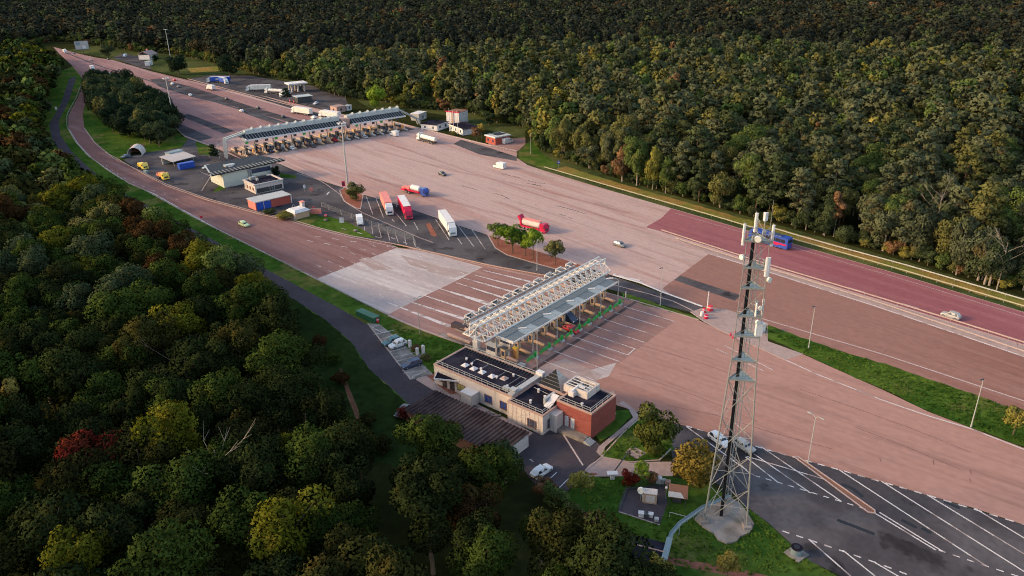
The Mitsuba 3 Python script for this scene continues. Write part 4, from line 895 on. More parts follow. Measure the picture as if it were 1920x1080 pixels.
for poly, step in (([(57.97,157.66),(70.78,145.47),(78.96,138.15),(92.29,123.67),(101.12,114.3),(95.57,106.24),(88.94,110.14),(78.15,121.92),(73.15,130.23),(70.09,134.53),(62.97,145.05)], 0.85), ([(35.9,95.86),(38.27,91.38),(41.8,83.31),(46.19,79.28),(31.48,79.16),(22.06,83.39),(14.58,90.15),(10.92,93.82),(10.48,103),(18.86,102.75),(23.86,96.58),(27.36,93.36),(28.95,89.77),(31.67,87.99)], 0.95), ([(15.04,109.48),(19.71,116.27),(23.3,120.5),(28.25,117.7),(27.74,111.75),(25.05,108.41),(19.64,107.97)], 1.0), ([(-28.88,163.84),(-15.25,153.66),(-11.25,151.44),(-18.46,141.58),(-23.59,151.42)], 1.1)):
    for x, y in scatter(poly, step, 51):
        if in_view(x, y, 0, 5) and not shapely.contains_xy(SLAB, x, y):
            nt_ += 1
            s = rng.uniform(0.7, 1.5)
            scene[f'grass__{nt_:03d}'] = {'type': 'instance', 'g': {'type': 'ref', 'id': 'grass_tuft'}, 'to_world': spot(x, y, s, s * rng.uniform(0.5, 1.2), rng.uniform(0, 360), 0.02)}

# ------------------------------------------------------------------ vehicles (x forward, y to the left)
def wheels(parts, xs, half, r=0.33, w=0.22, name='wheel'):
    for x in xs:
        for sgn in (1, -1):
            a = MB(); y = sgn * half
            a.tube([x, y - w / 2, r], [x, y + w / 2, r], r, k=14)
            model_part(parts, name, a, 'black_rubber', 40)
            b = MB(); b.tube([x, y + sgn * (w / 2 - 0.02), r], [x, y + sgn * (w / 2 + 0.015), r], r * 0.62, k=10)
            model_part(parts, name + '>rim', b, 'rim_grey', 40)

def sec(x, w, zb, zm, zt, k=0.9):
    return [(x, -w * .92, zb), (x, -w, zb + .08), (x, -w, zm), (x, -w * k, zt), (x, 0, zt + .03), (x, w * k, zt), (x, w, zm), (x, w, zb + .08), (x, w * .92, zb)]

def car_model(h=1.0, long=1.0, estate=0.0):
    P = []
    X = lambda x: x * long
    b = MB()
    b.loft([sec(X(2.12), .66, .34, .50, .60), sec(X(2.0), .80, .22, .55, .70), sec(X(1.55), .88, .18, .62, .80), sec(X(0.9), .90, .18, .66, .90, .88), sec(X(-.2), .90, .18, .68, .94, .88),
            sec(X(-1.4), .90, .18, .70, .96, .88), sec(X(-1.95), .84, .24, .70, .95), sec(X(-2.1), .74, .36, .66, .88)])
    # greenhouse
    zr = 1.46 * h
    lo = [(X(1.0), .78, .90), (X(-1.98 + .1), .76, .95)]
    tp = [(X(.22), .60, zr - .02), (X(-.5), .63, zr), (X(-1.35 - estate), .60, zr - .06)]
    A = [(X(1.0), -.78, .89), (X(1.0), .78, .89)]
    c = MB()
    c.loft([[(X(1.02), -.79, .86), (X(1.02), -.78, .88), (X(1.02), .78, .88), (X(1.02), .79, .86)],
            [(X(.24), -.82, .90), (X(.22), -.60, zr - .03), (X(.22), .60, zr - .03), (X(.24), .82, .90)],
            [(X(-.5), -.82, .92), (X(-.5), -.63, zr), (X(-.5), .63, zr), (X(-.5), .82, .92)],
            [(X(-1.3 - estate), -.81, .93), (X(-1.3 - estate), -.60, zr - .06), (X(-1.3 - estate), .60, zr - .06), (X(-1.3 - estate), .81, .93)],
            [(X(-1.95), -.76, .90), (X(-1.95), -.72, .95), (X(-1.95), .72, .95), (X(-1.95), .76, .90)]])
    b.add(*c.mesh())
    model_part(P, 'body', b, 'BODY', 32)
    lerp = lambda p, q, t: tuple(np.array(p) * (1 - t) + np.array(q) * t)
    g = MB(); a0, a1, b0, b1 = (X(1.02), .74, .90), (X(1.02), -.74, .90), (X(.24), .57, zr - .04), (X(.24), -.57, zr - .04)
    g.panel([lerp(a0, b0, .06), lerp(b0, a0, .06), lerp(b1, a1, .06), lerp(a1, b1, .06)][::-1], .03)
    model_part(P, 'windscreen', g, 'car_glass')
    g = MB(); r0, r1, s0, s1 = (X(-1.95), .68, .96), (X(-1.95), -.68, .96), (X(-1.32 - estate), .56, zr - .09), (X(-1.32 - estate), -.56, zr - .09)
    g.panel([lerp(r0, s0, .1), lerp(s0, r0, .06), lerp(s1, r1, .06), lerp(r1, s1, .1)], .03)
    model_part(P, 'rear_window', g, 'car_glass')
    for s in (1, -1):
        for x0, x1, x2, x3 in ((.66, -.38, -.42, .16), (-.46, -1.55 - estate * .4, -1.26 - estate, -.5)):
            g = MB(); q = [(X(x0), s * .815, .95), (X(x1), s * .815, .96), (X(x2), s * .635, zr - .09), (X(x3), s * .635, zr - .09)]
            g.panel(q if s < 0 else q[::-1], .02)
            model_part(P, 'side_window', g, 'car_glass')
        g = MB(); g.box(X(1.93), s * .62 - .16, .56, X(2.06), s * .62 + .16, .68)
        model_part(P, 'headlight', g, 'lamp_glass')
        g = MB(); g.box(X(-2.1), s * .64 - .14, .70, X(-2.0), s * .64 + .14, .86)
        model_part(P, 'tail_light', g, 'lamp_red')
        g = MB(); g.box(X(.66), s * .97 - .09, .92, X(.80), s * .97 + .09, 1.04)
        model_part(P, 'mirror', g, 'BODY')
    wheels(P, (X(1.32), X(-1.30)), .80, .32)
    return P

def van_model(L=5.6, H=2.5, cargo='BODY'):
    P = []; w = 1.0; f = L / 2
    b = MB()
    b.profile([(f, .35), (f, .85), (f - .35, 1.15), (f - 1.15, 1.75), (f - 1.55, H - .35), (f - 1.9, H - .05), (f - 2.3, H), (-f + .1, H), (-f, H - .15), (-f, .35), (-f + .2, .25), (f - .2, .25)], -w, w)
    model_part(P, 'body', b, 'BODY', 25)
    g = MB(); g.panel([(f - 1.08, .88, 1.72), (f - 1.08, -.88, 1.72), (f - .42, -.88, 1.24), (f - .42, .88, 1.24)][::-1], .06)
    g2 = MB(); g2.panel([(f - 1.16, .85, 1.78), (f - 1.16, -.85, 1.78), (f - 1.5, -.85, H - .42), (f - 1.5, .85, H - .42)], .05)
    model_part(P, 'windscreen', g2, 'car_glass')
    for s in (1, -1):
        g = MB(); q = [(f - .75, s * w, 1.25), (f - 1.9, s * w, 1.25), (f - 1.9, s * w, 1.95), (f - 1.3, s * w, 1.95)]
        g.panel(q if s < 0 else q[::-1], .02); model_part(P, 'side_window', g, 'car_glass')
        g = MB(); g.box(f - .08, s * .75 - .18, .85, f + .02, s * .75 + .18, 1.08); model_part(P, 'headlight', g, 'lamp_glass')
        g = MB(); g.box(-f - .02, s * .88 - .08, .9, -f + .03, s * .88 + .08, 1.4); model_part(P, 'tail_light', g, 'lamp_red')
        g = MB(); g.box(f - 1.0, s * 1.12 - .1, 1.3, f - .9, s * 1.12 + .1, 1.6); model_part(P, 'mirror', g, 'dark_metal')
    g = MB(); g.box(f - .05, -.7, .38, f + .04, .7, .62); model_part(P, 'bumper', g, 'dark_metal')
    wheels(P, (f - 1.05, -f + 1.15), .88, .35)
    return P

def cab(P, x0, roof=True, H=3.1, L=2.2, deflector=True):
    """A cab-over lorry cab whose nose is at x0."""
    b = MB()
    b.profile([(x0, .55), (x0 + .03, 1.3), (x0 - .12, 2.0), (x0 - .38, H - .15), (x0 - .6, H), (x0 - L, H), (x0 - L, .75), (x0 - .9, .55)], -1.22, 1.22)
    model_part(P, 'cab', b, 'CAB', 25)
    if deflector:
        d = MB(); d.profile([(x0 - .75, H), (x0 - L + .25, H + .75), (x0 - L, H + .75), (x0 - L, H)], -1.1, 1.1); model_part(P, 'wind_deflector', d, 'CAB')
    g = MB(); g.panel([(x0 - .13, 1.12, 1.95), (x0 - .13, -1.12, 1.95), (x0 - .36, -1.1, H - .32), (x0 - .36, 1.1, H - .32)], .05)
    model_part(P, 'windscreen', g, 'car_glass')
    g = MB(); g.box(x0 - .02, -.75, .95, x0 + .05, .75, 1.5); model_part(P, 'grille', g, 'GRILLE')
    g = MB(); g.box(x0 - .25, -1.23, .38, x0 + .07, 1.23, .72); model_part(P, 'bumper', g, 'CAB')
    for s in (1, -1):
        g = MB(); q = [(x0 - .35, s * 1.22, 1.75), (x0 - 1.25, s * 1.22, 1.75), (x0 - 1.25, s * 1.22, 2.45), (x0 - .5, s * 1.22, 2.45)]
        g.panel(q if s < 0 else q[::-1], .02); model_part(P, 'side_window', g, 'car_glass')
        g = MB(); g.box(x0 - .02, s * .95 - .18, .78, x0 + .06, s * .95 + .18, .96); model_part(P, 'headlight', g, 'lamp_glass')
        g = MB(); g.box(x0 - .2, s * 1.42 - .12, 1.7, x0 - .08, s * 1.42 + .12, 2.4); model_part(P, 'mirror', g, 'dark_metal')

def semi_model(Ltr=13.6, Htr=4.0, tank=False, band=False):
    P = []; f = (Ltr + 2.9) / 2
    cab(P, f)
    c = MB(); c.box(f - 5.9, -.45, .75, f - 1.2, .45, 1.05).box(f - 4.6, -1.1, .5, f - 2.6, -.6, .95).box(f - 4.6, .6, .5, f - 2.6, 1.1, .95)
    model_part(P, 'chassis', c, 'dark_metal')
    x1 = f - 2.75; x0 = x1 - Ltr
    b = MB()
    if tank:
        an = np.arange(16) * 2 * np.pi / 16
        ring = lambda x, r: np.stack([np.full(16, x), 1.22 * r * np.cos(an), 2.25 + 1.05 * r * np.sin(an)], 1)
        b.loft([ring(x0, .72), ring(x0 + .35, 1), ring(x1 - .35, 1), ring(x1, .72)])
        model_part(P, 'tank', b, 'TRAILER', 40)
        r = MB(); r.box(x0 + 1, -.3, 3.28, x1 - 1, .3, 3.36)
        for k in range(5):
            r.tube([x0 + 1.5 + k * (Ltr - 3) / 4, 0, 3.25], [x0 + 1.5 + k * (Ltr - 3) / 4, 0, 3.5], .28, k=10)
        model_part(P, 'walkway', r, 'galvanised')
    else:
        b.box(x0, -1.27, 1.15, x1, 1.27, Htr)
        model_part(P, 'trailer_body', b, 'TRAILER')
        t = MB(); t.box(x0 + .03, -1.24, Htr, x1 - .03, 1.24, Htr + .03)
        for k in range(12):
            xx = x0 + .5 + k * (Ltr - 1) / 11
            t.box(xx - .04, -1.24, Htr + .03, xx + .04, 1.24, Htr + .05)
        model_part(P, 'trailer_roof', t, 'ROOF')
        d = MB(); d.box(x0 - .04, -1.22, 1.2, x0 - .002, -.02, Htr - .05).box(x0 - .04, .02, 1.2, x0 - .002, 1.22, Htr - .05)
        model_part(P, 'rear_door', d, 'TRAILER')
        if band:
            for s in (1, -1):
                g = MB(); y0, y1 = sorted((s * 1.272, s * 1.285))
                g.box(x0 + 5.2, y0, 2.1, x0 + 6.2, y1, 3.1).box(x0 + 6.7, y0, 2.2, x0 + 9.8, y1, 2.9)
                model_part(P, 'side_emblem', g, 'white_paint')
    g = MB(); g.box(x0 + .3, -.5, .85, x1 - .3, .5, 1.15).box(x0 + 4.6, -1.2, .5, x0 + 8.6, -1.15, 1.1).box(x0 + 4.6, 1.15, .5, x0 + 8.6, 1.2, 1.1).box(x0, -1.15, .45, x0 + .1, 1.15, .6)
    model_part(P, 'trailer_frame', g, 'dark_metal')
    wheels(P, (f - 1.35, f - 5.0), 1.05, .5, .32)
    wheels(P, (x0 + 1.6, x0 + 2.95, x0 + 4.25), 1.05, .5, .36, 'trailer_wheel')
    return P

def rigid_model(L=8.5, H=3.5):
    P = []; f = L / 2
    cab(P, f, H=2.7, L=1.8, deflector=False)
    b = MB(); b.box(-f, -1.25, 1.0, f - 1.95, 1.25, H); model_part(P, 'cargo_box', b, 'TRAILER')
    t = MB(); t.box(-f + .04, -1.21, H, f - 2.0, 1.21, H + .03); model_part(P, 'box_roof', t, 'ROOF')
    c = MB(); c.box(-f, -.5, .7, f - .6, .5, 1.0).box(-f + 2.6, -1.2, .5, -f + 4.4, -1.1, 1.0).box(-f + 2.6, 1.1, .5, -f + 4.4, 1.2, 1.0); model_part(P, 'chassis', c, 'dark_metal')
    wheels(P, (f - 1.2, -f + 1.9), 1.0, .48, .3)
    return P

def utility_model():
    """Short yellow works lorry with a flatbed of gear behind the cab."""
    P = []; f = 3.2
    cab(P, f, H=2.75, L=2.0, deflector=False)
    b = MB(); b.box(-f, -1.2, .95, f - 2.05, 1.2, 1.15); model_part(P, 'flatbed', b, 'dark_metal')
    b = MB(); b.box(-f + 1.6, -1.1, 1.15, f - 2.2, 1.1, 2.5); model_part(P, 'tool_box', b, 'BODY')
    b = MB(); b.box(-f, -1.2, 1.15, -f + 1.4, -1.1, 1.9).box(-f, 1.1, 1.15, -f + 1.4, 1.2, 1.9).box(-f, -1.1, 1.15, -f + .1, 1.1, 2.3); model_part(P, 'tail_board', b, 'SIDE')
    g = MB(); g.box(f - 1.4, -.8, 2.76, f - 1.1, .8, 2.95); model_part(P, 'beacon_bar', g, 'orange_paint')
    c = MB(); c.box(-f, -.5, .6, f - .5, .5, .95); model_part(P, 'chassis', c, 'dark_metal')
    wheels(P, (f - 1.2, -f + 1.4), .98, .45, .3)
    return P

def coach_model(L=13.0):
    P = []; f = L / 2
    b = MB(); b.profile([(f, .35), (f, 1.2), (f - .25, 3.2), (f - .6, 3.55), (-f + .2, 3.6), (-f, 3.4), (-f, .4), (-f + .2, .3), (f - .2, .3)], -1.27, 1.27); model_part(P, 'body', b, 'BODY', 25)
    for s in (1, -1):
        y0, y1 = sorted((s * 1.26, s * 1.285))
        for k in range(7):
            g = MB(); g.box(-f + .8 + k * 1.62, y0, 2.0, -f + .8 + k * 1.62 + 1.5, y1, 3.0); model_part(P, 'side_window', g, 'car_glass')
        g = MB(); g.box(-f + .4, y0, 1.25, f - 3, y1, 1.75).box(-f + 3, y0, .9, f - 5, y1, 1.25); model_part(P, 'side_stripe', g, 'crimson')
    g = MB(); g.box(-f - .02, -1.0, 2.1, -f + .02, 1.0, 3.0); model_part(P, 'rear_window', g, 'car_glass')
    for s in (1, -1):
        g = MB(); g.box(-f - .02, s * 1.05 - .1, .8, -f + .02, s * 1.05 + .1, 1.7); model_part(P, 'tail_light', g, 'lamp_red')
    g = MB(); g.box(-4, -.9, 3.58, -1, .9, 3.75); model_part(P, 'roof_unit', g, 'paint_navy')
    wheels(P, (f - 2.5, -f + 2.4, -f + 3.7), 1.1, .5, .3)
    return P

def recovery_model():
    """Lorry with a sloping loading bed and a wrecked tank carried behind the cab."""
    P = []; f = 6.6
    cab(P, f, H=3.0, L=2.1, deflector=False)
    b = MB(); b.profile([(-f, 1.0), (-f + 3.4, 1.9), (-f + 5.4, 1.3), (f - 2.6, 1.3), (f - 2.6, 1.05), (-f + 5, 1.05), (-f + 3.2, 1.55), (-f, .75)], -1.2, 1.2); model_part(P, 'loading_bed', b, 'crimson')
    for s in (1, -1):
        g = MB(); y0, y1 = sorted((s * 1.2, s * 1.32)); g.box(-f + 1.0, y0, .9, -f + 3.0, y1, 1.35).box(-f + 4, y0, 1.25, f - 3, y1, 1.7); model_part(P, 'side_rail', g, 'crimson')
    an = np.arange(14) * 2 * np.pi / 14
    ring = lambda x, r: np.stack([np.full(14, x), 1.1 * r * np.cos(an), 2.35 + 1.05 * r * np.sin(an)], 1)
    g = MB(); g.loft([ring(-1.2, .75), ring(-.9, 1), ring(3.3, 1), ring(3.6, .75)]); model_part(P, 'white_tank', g, 'white_paint', 40)
    g = MB(); g.box(-3.6, -1.0, 1.4, -1.6, 1.0, 2.4).box(-5.6, -.9, 1.5, -4.2, .9, 2.1); model_part(P, 'folded_crane', g, 'red_pale')
    c = MB(); c.box(-f + 1, -.5, .7, f - .6, .5, 1.05); model_part(P, 'chassis', c, 'dark_metal')
    wheels(P, (f - 1.3, -f + 3.6, -f + 5.0), 1.02, .5, .34)
    return P

def vacuum_model():
    """Red lorry with a white cylinder along its side and a raised tailgate."""
    P = []; f = 4.9
    cab(P, f, H=2.9, L=2.0, deflector=False)
    an = np.arange(14) * 2 * np.pi / 14
    ring = lambda x, r: np.stack([np.full(14, x), 1.2 * r * np.cos(an), 2.2 + 1.1 * r * np.sin(an)], 1)
    g = MB(); g.loft([ring(-f + .6, .8), ring(-f + .9, 1), ring(f - 2.5, 1), ring(f - 2.2, .8)]); model_part(P, 'tank', g, 'cream_render', 40)
    g = MB(); g.box(-f + .7, -.7, 3.2, f - 2.3, .7, 3.42); model_part(P, 'tank_top', g, 'red_pale')
    g = MB(); g.hexa([(-f - .1, -1.0, 2.4), (-f + .6, -1.0, 3.0), (-f + .6, 1.0, 3.0), (-f - .1, 1.0, 2.4), (-f - 1.1, -1.0, 3.7), (-f - .5, -1.0, 4.3), (-f - .5, 1.0, 4.3), (-f - 1.1, 1.0, 3.7)]); model_part(P, 'raised_tailgate', g, 'crimson')
    g = MB(); g.box(-f, -1.2, .9, -f + .6, 1.2, 2.6).box(-f, -1.2, .8, f - 2.2, -.9, 1.25).box(-f, .9, .8, f - 2.2, 1.2, 1.25); model_part(P, 'side_locker', g, 'crimson')
    c = MB(); c.box(-f, -.5, .7, f - .6, .5, 1.05); model_part(P, 'chassis', c, 'dark_metal')
    wheels(P, (f - 1.3, -f + 1.4, -f + 2.75), 1.0, .5, .32)
    return P

CAR, TALLCAR, ESTATE = car_model(), car_model(1.1, 1.0, 0.15), car_model(1.02, 1.08, 0.3)
VAN, SEMI, TANKER, MARKED, RIGID, WORKS, COACH, RECOVERY, VACUUM = van_model(), semi_model(), semi_model(11.5, tank=True), semi_model(band=True), rigid_model(), utility_model(), coach_model(), recovery_model(), vacuum_model()

def vehicle(base, label, cat, parts, at, group=None, **paint):
    key = thing(base, label, cat, group)
    place(parts, key, fr(at[0], at[1], 0.04, at[2]), {**{'GRILLE': 'dark_metal', 'ROOF': 'white_paint', 'TRAILER': 'white_paint', 'CAB': 'paint_white', 'BODY': 'paint_white', 'SIDE': 'red_pale'}, **paint})
    return key

def car(label, at, paint, parts=CAR):
    return vehicle('car', label, 'car', parts, at, BODY='paint_' + paint)

car('silver hatchback driving on the dark red carriageway', (103.3,160.99,130.8), 'silver', TALLCAR)
car('dark grey hatchback crossing the pale plaza above the near canopy', (32.39,213.03,-47.8), 'grey')
car('black small car in the middle of the pink plaza', (-27.03,297.47,-54.0), 'dark')
car('lime and white car on the dusky slip road', (-87.81,238.53,-42.3), 'lime', ESTATE)
car('dark teal estate car in the charging bays', (-27.4,153.12,-141.4), 'teal', ESTATE)
car('white hatchback parked next to the teal car', (-25.88,151.65,-140.5), 'white', TALLCAR)
car('navy blue car alone in the charging bays nearest the service building', (-21.77,142.4,-146.3), 'navy', ESTATE)
car('white hatchback parked in the yard behind the brown garage', (4.37,104.83,44.4), 'white')
car('white estate car parked at the edge of the lorry park', (36.35,112.86,-62.5), 'white', ESTATE)
car('silver grey car half hidden behind the lattice mast', (40.18,110.97,-59.0), 'silver')
car('grey green car in the compound near the small conifer', (-127.48,315.19,-130.9), 'greygreen')
car('pale silver car at the corner of the tall blank wall', (-118.58,300.64,-148.5), 'silver')
car('white car beyond the far canopy on the dark paved lane', (-154.64,445.66,126.3), 'white')
car('black car ahead of the white car beyond the far canopy', (-177.62,488.26,123.3), 'dark')
car('dark car halfway along the asphalt lane beyond the far canopy', (-147.6,454.16,122.7), 'dark')
car('dark car just behind the far canopy ridge', (-125.11,425.38,119.4), 'dark')
car('white car on the asphalt lane far up the motorway', (-239.79,557.62,124.4), 'white')
car('dark car close behind the far white car', (-229.73,543.23,123.0), 'grey')
car('dark red car at the edge of the pale lanes far up the motorway', (-245.64,576.09,124.0), 'red')
car('grey car before the dark red car far up the motorway', (-254.85,585.18,124.2), 'grey')
car('white car on the wide far pavement beside the thin mast', (-204.55,465.16,-53.4), 'white')
car('white car on the asphalt beside the dark kiosk', (-116.32,465.86,-104.6), 'white')
car('white tiny car on the far motorway near the asphalt lanes', (-207.42,506.52,-55.4), 'white')
car('grey car near the billboard on the far motorway', (-421.47,772.19,122.1), 'grey')
car('pale car passing below the billboard', (-375.99,713.91,124.5), 'silver')
car('dark car half buried in shade of the far lawn tree', (-362.11,717.59,129.0), 'dark')
car('pink white car squeezed behind the white far canopy ridge', (-107.32,421.39,133.3), 'white')
car('dark car parked under the trees at the brown garage', (-21.27,123.99,-113.6), 'dark')
car('dark blue car beside the open arched shelter', (-172.16,337.61,-119.0), 'navy')

vehicle('van', 'white panel van with a blue rear crossing the pink plaza', 'van', VAN, (-4.15,306.67,138.6))
vehicle('van', 'white van leaving the far toll booths', 'van', VAN, (-56.41,373.01,129.3))
vehicle('van', 'white van with a dark windscreen on the fenced service road', 'van', VAN, (-49.69,238.6,-76.4))
vehicle('van', 'white van parked beside the small brick office', 'van', VAN, (-0.85,352.14,48.3))
vehicle('van', 'white van on the far side road by the pink-roofed house', 'van', VAN, (-356.53,738.68,-84.3))

vehicle('articulated_lorry', 'white lorry with a pale red trailer, first of the three in the lay-by', 'lorry', SEMI, (-43.01,254.13,-74.3), TRAILER='red_pale', ROOF='red_pale')
vehicle('articulated_lorry', 'crimson lorry with a white roof in the lay-by', 'lorry', SEMI, (-36.01,249.18,-73.9), TRAILER='crimson', CAB='crimson')
vehicle('articulated_lorry', 'all white lorry standing alone in the lay-by', 'lorry', SEMI, (-20.28,231.61,-73.8), GRILLE='teal_metal')
vehicle('tanker_lorry', 'white tanker lorry heading for the far toll booths', 'lorry', TANKER, (-38.74,357.56,130.6), TRAILER='paint_cream')
vehicle('articulated_lorry', 'blue lorry with white marks and a white cab at the far lorry park', 'lorry', MARKED, (-208.59,563.79,-176.0), TRAILER='container_blue')
vehicle('articulated_lorry', 'blue lorry whose white cab points away beside the marked lorry', 'lorry', SEMI, (-204.3,559.79,-51.4), TRAILER='container_blue')
vehicle('articulated_lorry', 'grey white lorry parked at the far service area', 'lorry', SEMI, (-167.05,521.16,-176.3), TRAILER='paint_cream')
vehicle('tanker_lorry', 'white tanker parked behind the grey white lorry', 'lorry', TANKER, (-152.8,507.73,157.0))
vehicle('box_lorry', 'white box lorry on the pale far lanes', 'lorry', RIGID, (-201.67,528.5,136.8))
vehicle('articulated_lorry', 'white lorry with a grey cream trailer nearing the far canopy from behind', 'lorry', SEMI, (-116.73,433.87,142.0), TRAILER='paint_cream')
vehicle('articulated_lorry', 'white lorry partly hidden behind the far canopy ridge', 'lorry', SEMI, (-98.25,421.31,141.2))
vehicle('box_lorry', 'white box lorry passing the tip of the dark grove', 'lorry', RIGID, (-303.4,599.65,-55.6))
vehicle('box_lorry', 'white box lorry with a dark windscreen at the ramp junction', 'lorry', RIGID, (-340.6,646.15,-55.1))
vehicle('box_lorry', 'small white lorry at the far bend of the motorway', 'lorry', RIGID, (-434.74,781.02,-54.4))
vehicle('box_lorry', 'white cabbed lorry beside the dark conifer at the service area', 'lorry', RIGID, (-143.03,497.37,-113.9))
vehicle('works_lorry', 'yellow works lorry with a blue grey load by the slip road', 'lorry', WORKS, (-155.56,316.81,-39.7), CAB='paint_yellow', BODY='paint_yellow', SIDE='dark_metal')
vehicle('works_lorry', 'yellow and pink works lorry further along the compound kerb', 'lorry', WORKS, (-139.7,299.73,-43.6), CAB='paint_yellow', BODY='orange_paint')
vehicle('coach', 'blue coach with a crimson stripe behind the top of the mast', 'coach', COACH, (76.87,212.31,129.5), BODY='paint_blue')
vehicle('recovery_lorry', 'red recovery lorry with a blue cab and a white tank', 'lorry', RECOVERY, (-35.49,271.97,-39.5), CAB='paint_blue')
vehicle('vacuum_lorry', 'red tanker lorry with its tailgate raised behind the young trees', 'lorry', VACUUM, (7.41,228.67,-38.5), CAB='crimson')

# ------------------------------------------------------------------ street furniture
def lamp_post(label, xy, H=10.0, deg=0.0, heads=1, arm=1.3, r=0.085, mat='pale_steel'):
    t = thing('street_lamp', label, 'street lamp')
    m = fr(xy[0], xy[1], 0, deg)
    p = MB(); p.tube([0, 0, 0], [0, 0, H], r * 1.25, r * 0.7, k=8).tube([0, 0, 0], [0, 0, .5], r * 1.8, k=8)
    put('pole', p, mat, t, 40, m)
    for s in ([1] if heads == 1 else [1, -1]):
        a = MB(); a.path([(0, 0, H - .15), (s * arm * .5, 0, H + .25), (s * arm, 0, H + .3)], r * .6); put('arm', a, mat, t, 40, m)
        h = MB(); h.hexa([(s * arm - .1, -.16, H + .2), (s * arm + s * .75, -.12, H + .24), (s * arm + s * .75, .12, H + .24), (s * arm - .1, .16, H + .2), (s * arm - .1, -.14, H + .38), (s * arm + s * .7, -.08, H + .34), (s * arm + s * .7, .08, H + .34), (s * arm - .1, .14, H + .38)][:: 1])
        put('lamp_head', h, 'dark_metal' if heads == 1 and H > 9.5 else 'galvanised', t, False, m)
    return t

lamp_post('slim street lamp on the grass wedge beyond the toll lanes', (36.63,170.65), 9.8, 200, 1, .2)
lamp_post('slim street lamp on the median grass near the concrete apron', (64.84,147.3), 9.8, 200, 1, .2)
lamp_post('slim street lamp at the broad end of the median grass', (82.99,116.08), 9.8, 200, 1, .2)
lamp_post('two-armed street lamp on the long traffic island', (49.79,106.3), 9.3, 128, 2, .8)
lamp_post('tall thin street lamp in front of the near canopy', (4.98,139.12), 9.5, 60, 1, .4)
lamp_post('pale lamp post standing among the young trees', (7.04,195.12), 8.5, 60, 1, .3)
lamp_post('thin grey lamp post on the bank beside the concrete patch', (-21.6,157.65), 9.0, 40, 2, .6, .07, 'galvanised')
lamp_post('thin grey lamp post at the end of the far canopy', (-128.38,332.79), 8.0, 40, 1, .6)
lamp_post('pale lamp post on the small lawn by the brick office', (9.33,330.96), 8.5, 40, 1, .3)

def mast(label, xy, H):
    t = thing('lighting_mast', label, 'lighting mast')
    m = fr(*xy)
    p = MB(); p.tube([0, 0, 0], [0, 0, H], .36, .17, k=10).tube([0, 0, 0], [0, 0, 1.2], .5, .45, k=10)
    put('pole', p, 'pale_steel', t, 40, m)
    r = MB(); k = 12
    for i in range(k):
        a, b = i * 2 * math.pi / k, (i + 1) * 2 * math.pi / k
        r.tube([1.1 * math.cos(a), 1.1 * math.sin(a), H], [1.1 * math.cos(b), 1.1 * math.sin(b), H], .07, k=5)
    for i in range(3):
        a = i * 2 * math.pi / 3; r.tube([0, 0, H], [1.1 * math.cos(a), 1.1 * math.sin(a), H], .06, k=5)
    put('lamp_ring', r, 'galvanised', t, 40, m)
    for i in range(6):
        a = i * math.pi / 3; h = MB(); h.box(-.25, -.3, -.35, .35, .3, .1, fr(1.3 * math.cos(a), 1.3 * math.sin(a), H, math.degrees(a)))
        put('floodlight', h, 'white_paint', t, False, m)
mast('tall white lighting mast between the lay-by and the far canopy', (-61.47,280.32), 25)
mast('tall white lighting mast behind the dark grove', (-177.55,406.32), 25)
mast('tall white lighting mast on the far lawn by the pink-roofed house', (-306.91,721.02), 25)

def guard_rail(label, pts, mat='pale_steel', h=.75, step=4.0, base='guard_rail', cat='guard rail', side=1):
    t = thing(base, label, cat)
    line = shapely.LineString(pts); n = max(2, int(line.length / step))
    P = [line.interpolate(line.length * i / n) for i in range(n + 1)]
    P = [(p.x, p.y) for p in P]
    r, q = MB(), MB()
    for a, b in zip(P[:-1], P[1:]):
        r.bar((*a, h - .12), (*b, h - .12), .09, .30)
    for a in P:
        q.box(-.05, -.05, 0, .05, .05, h - .05, fr(*a))
    put('rail', r, mat, t); k = put('posts', q, 'galvanised', t, kind='stuff'); labels[k] = {'kind': 'stuff'}
    return t
plain('rail_yellowish', (0.30, 0.29, 0.20), 0.6)
guard_rail('long pale guard rail along the edge of the pine forest', [(14.01,304.9),(34.92,278.23),(52.78,255.44),(66.92,237.47),(74.5,227.42),(83.63,216.06),(95.72,201.18),(106.03,187.99),(113.51,177.97),(120.34,168.82),(123.19,165),(134.61,149.19)], 'rail_yellowish', .85)
guard_rail('second guard rail on the verge close to the pines', [(82.47,224.42),(87.76,217.26),(94.26,209.05),(108.2,192.47),(125.63,168.9)], 'pale_steel')
guard_rail('median guard rail on the side of the red carriageway', [(47.15,225.39),(58.51,210.95),(71.04,195.1),(90.64,172.7),(103.63,157.42),(111.99,147.06),(123.12,133.65)], 'kerbstone', .7)
guard_rail('median guard rail on the side of the brown carriageway', [(49.81,217.9),(57.75,207.87),(70.19,192.41),(89.39,169.88),(101.58,153.68),(109.46,143),(120.39,129.97)], 'kerbstone', .7)
guard_rail('dark guard rail along the outer edge of the slip road', [(-316.98,583.57),(-283.91,511.83),(-254.33,443.22),(-235.4,407.41),(-212.41,371.32),(-190.63,340.5),(-165.36,310.14),(-149.55,291.39),(-139.32,281.85),(-106.17,245.39),(-88.34,226.9),(-73.01,211.16),(-65.17,203.11),(-53.47,190.82),(-41.08,177.98),(-31.11,167.77)], 'galvanised')
guard_rail('guard rail between the compound and the slip road', [(-182.1,342.86),(-168.36,327.24),(-153.84,310.17),(-133.19,287.29),(-110.78,267.64),(-85.92,249.37),(-78.66,244.91)], 'kerbstone', .6)
guard_rail('guard rail between the near lanes and the lay-by road', [(-34.53,216.81),(-26.22,211.38),(-15.22,204.33),(-4.83,197.68),(8.74,190.45)], 'salmon', .6)
guard_rail('guard rail beside the pavement at the far grove', [(-228.51,495.67),(-182.25,412.35),(-161.58,378.96)], 'galvanised')
